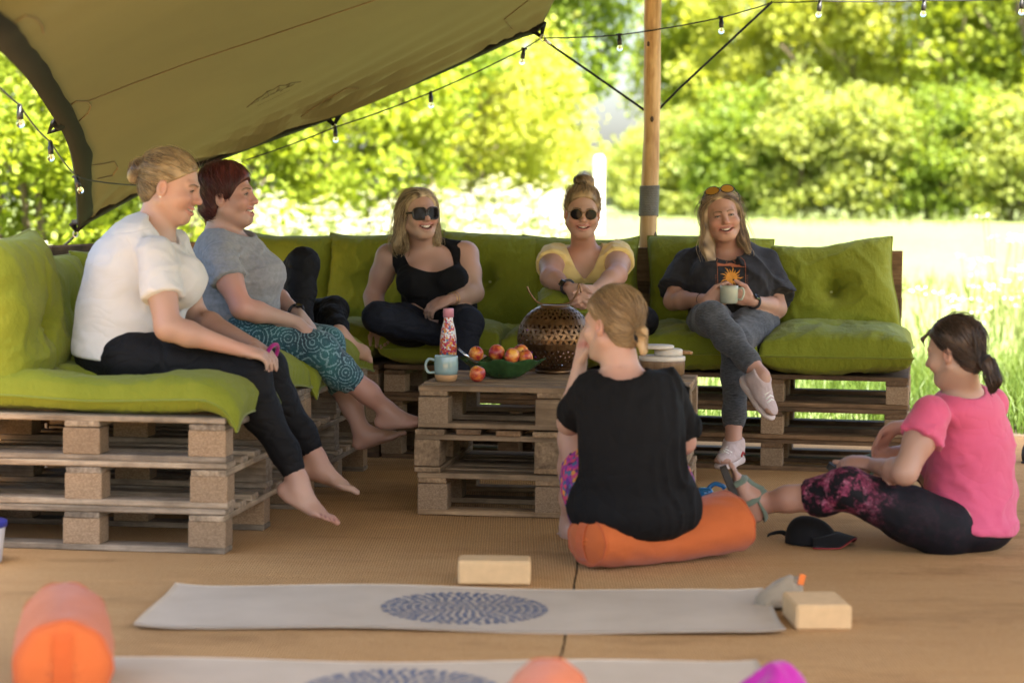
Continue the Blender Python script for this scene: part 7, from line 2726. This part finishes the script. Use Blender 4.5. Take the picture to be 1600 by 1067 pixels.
# small metal dish with a tomato
td = on_table(893, 580)
tray = tag(MB().lathe([(0.0, 0.004), (0.03, 0.003), (0.055, 0.012), (0.066, 0.024), (0.068, 0.024), (0.056, 0.009), (0.03, 0.0), (0.0, 0.0)], 36).build('metal_dish', m_cut, None, True, td),
           'shallow shiny metal dish between the lantern and the woman in black', 'dish')
m_tom = plain('tomato_skin', (0.62, 0.16, 0.015), 0.22, 0.15, 20)
tom = MB().lathe([(0, -0.020), (0.012, -0.019), (0.023, -0.008), (0.0245, 0.004), (0.018, 0.016), (0.006, 0.0195), (0, 0.017)], 20)
for (dx, dy, dz, lab) in ((0.0, -0.015, 0.0, 'orange tomato in the shiny metal dish'), (0.032, 0.02, 0.004, 'second orange tomato, half hidden in the metal dish')):
    tag(tom.build('tomato', m_tom, None, True, (td.x + dx, td.y + dy, td.z + 0.026 + dz)), lab, 'tomato')

# wooden hand drum standing at the end of the table
m_dskin = plain('drum_skin', (0.56, 0.50, 0.42), 0.6, 0.08, 12)
m_dwood = wood('drum_wood', (0.20, 0.11, 0.05), (0.44, 0.28, 0.15), (22, 22, 1.2), 0.4, 0.2)
dr = on_table(1034, 586)
drum = empty('hand_drum', dr, 0.2, 'wooden hand drums with pale skins stacked behind the woman in the black T-shirt', 'drum')
MB().lathe([(0.085, 0.0), (0.092, 0.01), (0.094, 0.05), (0.091, 0.074), (0.0, 0.0745)], 36).build('shell', m_dwood, drum, True)
MB().lathe([(0.0925, 0.060), (0.0955, 0.062), (0.0955, 0.077), (0.088, 0.080), (0.0, 0.080)], 36).build('rim', m_dskin, drum, True)
MB().lathe([(0.055, 0.080), (0.058, 0.082), (0.058, 0.104), (0.050, 0.108), (0.0, 0.108)], 30).build('small_skin', m_dskin, drum, True, loc=(0.030, 0.01, 0))
MB().lathe([(0.066, 0.1085), (0.070, 0.112), (0.070, 0.120), (0.064, 0.124), (0.0, 0.124)], 30).build('top_disc', m_dskin, drum, True, loc=(-0.022, 0, 0))
MB().tube([(0.07, 0.0, 0.094), (0.115, -0.01, 0.092), (0.125, -0.012, 0.089)], [0.009, 0.008, 0.006], 8).build('handle', m_dwood, drum, True)

# cup in the hands of the woman in the sun T-shirt
m_cup = plain('celadon_glaze', (0.36, 0.38, 0.30), 0.25, 0.08, 20)
cc_ = W(1139, 462, 9.79)
cup = empty('cup', cc_, 0, 'pale green cup held in both hands of the woman in the sun T-shirt', 'cup')
MB().lathe([(0.0, -0.035), (0.034, -0.035), (0.040, -0.028), (0.042, 0.03), (0.0415, 0.046), (0.0395, 0.046), (0.039, 0.0), (0.034, -0.028), (0.0, -0.030)], 28).build('bowl', m_cup, cup, True)
MB().tube(spline([(0.041, 0, 0.032), (0.060, -0.01, 0.034), (0.066, -0.01, 0.010), (0.056, -0.01, -0.016), (0.041, 0, -0.016)], 5), 0.005, 7).build('handle', m_cup, cup, True)

# ================================================================== things on the floor
m_orange = fabric('orange_cotton', (0.45, 0.105, 0.026), 0.08, 700, 0.35, 0.15, 0.85, 5, 0.07, 9)
m_orange2 = fabric('orange_strap', (0.43, 0.085, 0.018), 0.08, 700, 0.3)


def bolster(label, path, rads, loc, strap_end=None, flat=(1.0, 1.0)):
    """a stuffed roll along a path, its ends sewn in as round panels."""
    nzb = Noise(int(abs(loc[0]) * 1000) % 997)
    pts = spline(path, 10)
    N = len(pts); M = 40
    rr_ = np.interp(np.linspace(0, 1, N), np.linspace(0, 1, len(rads)), rads)
    V = []
    for i, p in enumerate(pts):
        t_ = (pts[min(i + 1, N - 1)] - pts[max(i - 1, 0)]).normalized()
        x = t_.cross(UP).normalized(); u_ = x.cross(t_)
        f = 1.0 if 1 < i < N - 2 else (0.97 if i in (1, N - 2) else 0.90)
        for k in range(M):
            a = 2 * math.pi * k / M
            w = 1 + 0.012 * math.sin(a * 9 + i * 0.8) * (1 if 1 < i < N - 2 else 2) + 0.01 * float(nzb(np.array([a, i * 0.3, 0.0]), 2.0))
            q = p + (x * math.cos(a) * flat[0] + u_ * math.sin(a) * flat[1]) * rr_[i] * f * w
            V.append(q)
    Fc = []
    for i in range(N - 1):
        for k in range(M):
            Fc.append((i * M + k, i * M + (k + 1) % M, (i + 1) * M + (k + 1) % M, (i + 1) * M + k))
    for e, i in ((0, 0), (1, N - 1)):
        t_ = (pts[1] - pts[0]).normalized() * -1 if e == 0 else (pts[-1] - pts[-2]).normalized()
        prev = list(range(i * M, i * M + M))
        for (f, off) in ((0.8, 0.006), (0.45, 0.016), (0.12, 0.019)):
            st = len(V)
            for k in range(M):
                V.append(pts[i] + (Vector(V[i * M + k]) - pts[i]) * f + t_ * off)
            for k in range(M):
                q = (prev[k], st + k, st + (k + 1) % M, prev[(k + 1) % M])
                Fc.append(q if e == 0 else q[::-1])
            prev = list(range(st, st + M))
        Fc.append(tuple(prev[::-1] if e == 1 else prev))
    low = min(v.z for v in V)
    V = [v - Vector((0, 0, low)) for v in V]
    fm_ = MB(); fm_.v = V; fm_.f = Fc
    me_ = fm_.me('bolster', True)
    o = link('bolster', me_, m_orange, None, loc)
    tag(o, label, 'bolster', 'orange yoga bolsters')
    for i in (1, N - 2):
        ring = [V[i * M + k] for k in range(M)] + [V[i * M]]
        MB().tube(ring, 0.004, 5, False).build('piping', m_orange2, o, True)
    if strap_end is not None:
        i = 0 if strap_end == 0 else N - 1
        t_ = ((pts[1] - pts[0]).normalized() * -1) if strap_end == 0 else (pts[-1] - pts[-2]).normalized()
        c = pts[i] - Vector((0, 0, low)); R_ = rr_[i]
        u_ = UP
        sx = t_.cross(u_).normalized()
        sm_ = MB()
        prof_ = [(0.80, 0.004), (0.66, 0.014), (0.3, 0.024), (0.0, 0.027), (-0.3, 0.024), (-0.66, 0.014), (-0.80, 0.004)]
        for (fz, ft) in prof_:
            p_ = c + u_ * R_ * fz + t_ * ft
            sm_.v += [p_ - sx * 0.021, p_ + sx * 0.021, p_ + sx * 0.021 - t_ * 0.004, p_ - sx * 0.021 - t_ * 0.004]
        for i_ in range(len(prof_) - 1):
            for k_ in range(4): sm_.f.append((i_ * 4 + k_, i_ * 4 + (k_ + 1) % 4, i_ * 4 + 4 + (k_ + 1) % 4, i_ * 4 + 4 + k_))
        sm_.f += [(0, 1, 2, 3), tuple(range(len(prof_) * 4 - 4, len(prof_) * 4))[::-1]]
        # widen across the end, not along it
        sm_.build('carry_strap', m_orange2, o, False)
    return o


# used as a seat, sagging in the middle
lA, lB = F(914, 890), F(1142, 872)
ctr = (lA + lB) / 2 + Vector((0, 0.0, 0))
dv = (lB - lA) + Vector((0, 0.06, 0))
bolster('orange bolster squashed under the woman in the black T-shirt',
        [Vector((-dv.x / 2, -dv.y / 2, 0.075)), Vector((-dv.x / 3, -dv.y / 3, 0.075)), Vector((0, 0, 0.062)), Vector((dv.x / 3, dv.y / 3, 0.085)), Vector((dv.x / 2, dv.y / 2, 0.10))],
        [0.080, 0.092, 0.080, 0.098, 0.106], (ctr.x, ctr.y, 0.004), 0, (1.35, 1.0))
e0, e1 = W(98, 1090, 4.86), W(102, 1030, 5.42)
bolster('orange bolster lying alone with its strapped end showing', [Vector((e0.x, e0.y, 0)) - Vector((e0.x, e0.y, 0)), Vector((e1.x - e0.x, e1.y - e0.y, 0)) * 0.5, Vector((e1.x - e0.x, e1.y - e0.y, 0))],
        [0.112, 0.118, 0.108], (e0.x, e0.y, 0.004), 0)
c0 = F(850, 1060)
bolster('orange bolster on the nearer mat, only its rounded top in view', [Vector((-0.02, -0.5, 0)), Vector((0, -0.25, 0)), Vector((0.03, 0, 0))], [0.090, 0.096, 0.086],
        (W(838, 1100, 4.75).x, 4.75, 0.009), 1)

# yoga mats
m_mat_y, t, b = newmat('natural_rubber_mat')
vec = coords(t)
n = noise_n(t, vec, 4, 5); n2 = noise_n(t, vec, 300, 2)
c = ramp(t, n, [(0.3, (0.44, 0.36, 0.275)), (0.7, (0.52, 0.435, 0.34))])
t.links.new(c, b.inputs['Base Color']); b.inputs['Roughness'].default_value = 0.8
bump(t, b, n2, 0.25, 0.003)
m_under = plain('dark_mat_underside', (0.05, 0.045, 0.04), 0.9, 0.1)
m_blue = plain('slate_blue_print', (0.105, 0.13, 0.20), 0.8, 0.15, 40)


def yoga_mat(label, c, ang, seed):
    L_, W_ = 1.80, 0.66
    root = empty('yoga_mat', (c.x, c.y, 0.0), ang, label, 'yoga mat', 'yoga mats on the matting')
    nzq = Noise(seed)
    nx, ny = 90, 30
    xs_, ys_ = np.linspace(-L_ / 2, L_ / 2, nx), np.linspace(-W_ / 2, W_ / 2, ny)
    X, Y = np.meshgrid(xs_, ys_, indexing='xy')
    Pq = np.stack([X, Y, X * 0], -1)
    def hz_(X, Y):
        Pq = np.stack([X, Y, X * 0], -1)
        ed = np.clip((np.abs(Y) - W_ / 2 + 0.14) / 0.14, 0, 1) ** 2
        return 0.0125 + 0.0035 * nzq(Pq, 5.0) * 0.6 + ed * 0.006 * (0.5 + 0.5 * np.sin(X * 6.3 + seed)) + np.clip((np.abs(X) - L_ / 2 + 0.12) / 0.12, 0, 1) ** 2 * 0.008
    Xd = X + 0.004 * np.sin(Y * 9); Yd = Y + 0.010 * np.sin(X * 4.5 + seed)
    top = np.stack([Xd, Yd, hz_(X, Y)], -1).reshape(-1, 3)
    bot = top - np.array([0, 0, 0.0042])
    i = (np.arange(ny - 1)[:, None] * nx + np.arange(nx - 1)[None, :]).ravel()
    q = np.stack([i, i + 1, i + nx + 1, i + nx], 1)
    rim = list(range(nx)) + [k * nx + nx - 1 for k in range(1, ny)] + [nx * ny - 1 - k for k in range(1, nx)] + [(ny - 1 - k) * nx for k in range(1, ny - 1)]
    rm_ = np.array(rim); rn = np.roll(rm_, -1)
    side = np.stack([rm_, rm_ + nx * ny, rn + nx * ny, rn], 1)
    link('sheet', mesh('sheet', np.concatenate([top, bot]), np.concatenate([q, q[:, ::-1] + nx * ny, side[:, ::-1]]), True), m_mat_y, root)
    # printed flower of petals
    V, Fq = [], []
    r_ = random.Random(seed)
    for ring in range(10):
        rad = 0.016 + ring * 0.0242
        cnt = int(9 + ring * 5.0)
        ph_ = r_.uniform(0, 6.28)
        for k in range(cnt):
            a = ph_ + 2 * math.pi * k / cnt + r_.uniform(-.03, .03)
            ln = 0.0105 + 0.0003 * ring
            w = min(0.0095, math.pi * rad / cnt * 0.66)
            ca, sa = math.cos(a), math.sin(a)
            shape = [(-ln, 0), (-ln * 0.4, w), (ln * 0.5, w * 0.9), (ln, 0), (ln * 0.5, -w * 0.9), (-ln * 0.4, -w)]
            b0 = len(V)
            for (p_, s_) in shape:
                x, y = ca * (rad + p_) - sa * s_, sa * (rad + p_) + ca * s_
                V.append((x, y + 0.010 * math.sin(x * 4.5 + seed), float(hz_(np.array(x), np.array(y))) + 0.0012))
            Fq.append(tuple(range(b0, b0 + 6)))
    link('printed_flower', mesh('printed_flower', V, Fq), m_blue, root)['label'] = 'round slate blue flower of small petals printed on the mat'
    return root


c1 = (F(212, 977) + F(1230, 991) + F(1192, 938) + F(275, 922)) / 4
yoga_mat('natural yoga mat with a blue flower print beside the cork blocks', c1, math.radians(-0.9), 3)
c2 = F(640, 1080)
yoga_mat('natural yoga mat with a blue flower print carrying the orange bolster and the magenta cloth', Vector((c2.x - 0.02, c2.y - 0.03, 0)), math.radians(0.5), 5)

# blocks
m_cork = plain('pale_foam_block', (0.60, 0.40, 0.20), 0.8, 0.07, 30, 0.2, 300)
q = F(772, 916)
tag(MB().box((0, 0.06, 0.038), (0.226, 0.12, 0.075), None, 0.006).build('yoga_block', m_cork, None, False, (q.x, q.y, 0.004), (0, 0, -0.01)), 'tan yoga block lying between the pallet table and the mat', 'block', 'yoga blocks')
q = F(1287, 987)
tag(MB().box((0, 0.11, 0.036), (0.158, 0.222, 0.072), None, 0.007).build('yoga_block', m_cork, None, False, (q.x, q.y, 0.004), (0, 0, 0.05)), 'tan yoga block beside the small drawstring bag at the mat corner', 'block', 'yoga blocks')


# soft lumps: bag and cloths
def lump(name, label, cat, mat, loc, size, seed, rough_=0.25, peak=None, N=34, crump=1.0):
    nzl, nzl2 = Noise(seed), Noise(seed + 9)
    u_, v_ = np.meshgrid(np.linspace(0, 2 * np.pi, N + 1)[:-1], np.linspace(0, np.pi / 2, N // 2))
    D_ = np.stack([np.cos(v_) * np.cos(u_), np.cos(v_) * np.sin(u_), np.sin(v_)], -1)
    r_ = 1 + rough_ * (nzl(D_, 2.2) * 0.6 + (0.5 - np.abs(nzl2(D_, 5.0))) * 0.5 * crump)
    P_2 = D_ * r_[..., None] * np.array(size)
    if peak is not None:
        w = np.clip(D_[..., 2], 0, 1) ** 3
        P_2 = P_2 + w[..., None] * np.array(peak)
    P_2[..., 2] = np.maximum(P_2[..., 2], 0.0)
    nr = N // 2
    ii = (np.arange(nr - 1)[:, None] * N + np.arange(N)[None, :]); jj = (np.arange(nr - 1)[:, None] * N + (np.arange(N) + 1)[None, :] % N)
    Fq = [tuple(x) for x in np.stack([ii, jj, jj + N, ii + N], -1).reshape(-1, 4).tolist()] + [tuple(range(N))[::-1]]
    o = link(name, mesh(name, P_2.reshape(-1, 3), Fq, True), mat, None, loc)
    return tag(o, label, cat)


m_linen = fabric('grey_linen', (0.29, 0.235, 0.165), 0.2, 500, 0.4)
q = F(1216, 958)
bg = lump('drawstring_bag', 'small grey linen drawstring bag with an orange tag on the mat corner', 'bag', m_linen, (q.x + 0.0, q.y + 0.05, 0.014), (0.070, 0.055, 0.060), 27, 0.40, (0.036, 0.012, 0.036))
m_tag = plain('orange_tag', (0.75, 0.17, 0.02), 0.6)
MB().box((0.072, -0.012, 0.080), (0.018, 0.004, 0.032), Matrix.Rotation(0.25, 3, 'Y'), 0.001).build('tag', m_tag, bg)
MB().tube([(0.036, 0.0, 0.070), (0.052, -0.012, 0.076), (0.064, 0.0, 0.082), (0.050, 0.012, 0.084), (0.036, 0.0, 0.070)], 0.004, 6).build('drawstring', m_linen, bg, True)
m_mag = fabric('magenta_cloth', (0.36, 0.015, 0.26), 0.15, 500, 0.3)
lump('folded_cloth', 'crumpled magenta cloth on the end of the nearer mat', 'cloth', m_mag, (W(1208, 1060, 5.08).x, 5.08, 0.012), (0.085, 0.07, 0.108), 22, 0.30)
m_leafcloth = spot_print('green_leaf_cloth', [(0.10, 0.16, 0.05), (0.30, 0.27, 0.20), (0.06, 0.10, 0.03), (0.42, 0.36, 0.28)], 45, (0.16, 0.15, 0.07), 0.5)
lump('folded_cloth', 'flat green patterned cloth lying beneath the magenta cloth', 'cloth', m_leafcloth, (W(1255, 1070, 5.02).x, 5.02, 0.006), (0.155, 0.075, 0.052), 31, 0.18)

# cap
m_capf = fabric('black_cap_cloth', (0.008, 0.008, 0.009), 0.2, 600, 0.3, 0.05)
m_redp = plain('red_piping', (0.30, 0.02, 0.02), 0.6)
q = F(1268, 850)
cap = empty('baseball_cap', (q.x, q.y, 0.003), -0.45, 'black baseball cap with red edging lying on the matting', 'cap')
nzc = Noise(3)
V, Fq = [], []
NA, NR = 40, 14
for i in range(NR):
    f = i / (NR - 1)
    th = f * math.pi / 2
    for k in range(NA):
        a = 2 * math.pi * k / NA
        x, y, z = math.cos(th) * math.cos(a) * 0.094, math.cos(th) * math.sin(a) * 0.080, math.sin(th) * 0.098
        w = 1 + 0.05 * float(nzc(np.array([x, y, z]) * 25, 1.0))
        V.append((x * w - 0.012 * f, y * w, max(z * w * (1 - 0.16 * math.cos(a) * (1 - f)), 0)))
for i in range(NR - 1):
    for k in range(NA): Fq.append((i * NA + k, i * NA + (k + 1) % NA, (i + 1) * NA + (k + 1) % NA, (i + 1) * NA + k))
co = link('crown_panel', mesh('crown_panel', V, Fq, True), m_capf, cap)
co.modifiers.new('thick', 'SOLIDIFY').thickness = 0.002
V, Fq = [], []
NB, NC = 24, 8
for i in range(NC):
    f = i / (NC - 1)
    for k in range(NB):
        a = -1.25 + 2.5 * k / (NB - 1)
        rr_ = 0.088 + f * 0.068 * math.cos(a * 0.72) ** 0.7
        x, y = rr_ * math.cos(a) * 1.02, rr_ * math.sin(a) * 0.93
        V.append((x, y, 0.040 - 0.20 * f * 0.07 - 4.6 * y * y * (0.5 + 0.5 * f) + 0.004))
    
for i in range(NC - 1):
    for k in range(NB - 1): Fq.append((i * NB + k, i * NB + k + 1, (i + 1) * NB + k + 1, (i + 1) * NB + k))
V = [(x, y, max(z, 0.003)) for x, y, z in V]
br = link('brim', mesh('brim', V, Fq, True), m_capf, cap)
br.modifiers.new('thick', 'SOLIDIFY').thickness = 0.004
MB().tube([V[(NC - 1) * NB + k] for k in range(NB)], 0.0022, 5).build('red_edging', m_redp, br, True)
MB().tube(spline([(-0.085, 0.03, 0.012), (-0.125, 0.05, 0.024), (-0.165, 0.06, 0.016), (-0.185, 0.065, 0.006)], 5), 0.010, 6, True, 0.25).build('back_strap', m_capf, cap, True)
MB().box((-0.092, 0.020, 0.020), (0.004, 0.020, 0.020), None, 0.001).build('buckle', m_steel, cap)

# blue bottle and black cup behind the bolster
m_bluep, t, b = newmat('clear_blue_plastic')
b.inputs['Base Color'].default_value = (0.02, 0.22, 0.55, 1); b.inputs['Roughness'].default_value = 0.12
b.inputs['Transmission Weight'].default_value = 0.45
q = F(1100, 842)
bb = empty('sports_bottle', (q.x, q.y, 0.003), 0, 'bright blue plastic sports bottle behind the orange bolster', 'bottle')
MB().lathe([(0.0, 0.0), (0.036, 0.0), (0.039, 0.006), (0.039, 0.11), (0.034, 0.135), (0.028, 0.15), (0, 0.151)], 26).build('body', m_bluep, bb, True)
MB().lathe([(0.029, 0.148), (0.031, 0.150), (0.031, 0.170), (0.022, 0.182), (0.0, 0.183)], 26).build('lid', m_bluep, bb, True)
MB().tube(spline([(0.012, 0, 0.178), (0.035, 0, 0.196), (0.062, -0.005, 0.190), (0.070, -0.005, 0.180)], 5), 0.0085, 8).build('spout', m_bluep, bb, True)
q = F(1148, 822)
tag(MB().lathe([(0.0, 0.0), (0.030, 0.0), (0.034, 0.004), (0.037, 0.062), (0.038, 0.066), (0.035, 0.066), (0.032, 0.01), (0.0, 0.008)], 26).build('black_cup', m_screen, None, True, (q.x, q.y, 0.003)),
    'black cup on the matting between the bolster and the sandalled foot', 'cup')

# white tub at the near end of the seat
m_tub = plain('white_plastic', (0.62, 0.62, 0.66), 0.4, 0.04)
m_tubl = plain('blue_lid', (0.02, 0.03, 0.25), 0.4, 0.06)
q = F(-34, 879)
tub = empty('plastic_tub', (q.x, q.y, 0.003), 0.1, 'white plastic tub with a blue rim beside the pallet seat', 'tub')
MB().lathe([(0.0, 0.0), (0.072, 0.0), (0.076, 0.004), (0.088, 0.118), (0.088, 0.12), (0.0, 0.121)], 30).build('body', m_tub, tub, True)
MB().lathe([(0.087, 0.116), (0.094, 0.118), (0.095, 0.134), (0.088, 0.138), (0.0, 0.137)], 30).build('lid', m_tubl, tub, True)

# dark shoe at the edge of the matting
m_boot = plain('dark_leather', (0.018, 0.016, 0.016), 0.5, 0.2, 30, 0.3, 80)
q = F(1600, 724)
sm_ = MB()
for i, (y, w, h) in enumerate(((0.0, 0.034, 0.085), (0.03, 0.040, 0.095), (0.08, 0.040, 0.085), (0.13, 0.042, 0.062), (0.18, 0.044, 0.05), (0.23, 0.040, 0.042), (0.262, 0.022, 0.028))):
    for k in range(14):
        a = 2 * math.pi * k / 14
        sm_.v.append((w * math.cos(a), y, max(0.0, h / 2 + h / 2 * math.sin(a) * 1.0)))
for i in range(6):
    for k in range(14): sm_.f.append((i * 14 + k, i * 14 + (k + 1) % 14, (i + 1) * 14 + (k + 1) % 14, (i + 1) * 14 + k))
sm_.f.append(tuple(range(14))); sm_.f.append(tuple(range(84, 98))[::-1])
sh_o = sm_.build('shoe', m_boot, None, True, (q.x, q.y, 0.003), (0, 0, -2.2))
tag(sh_o, 'dark leather shoe left on the matting behind the woman in pink', 'shoe')
MB().box((0, 0.13, 0.006), (0.08, 0.26, 0.012), None, 0.004).build('sole', m_strap, sh_o, False)
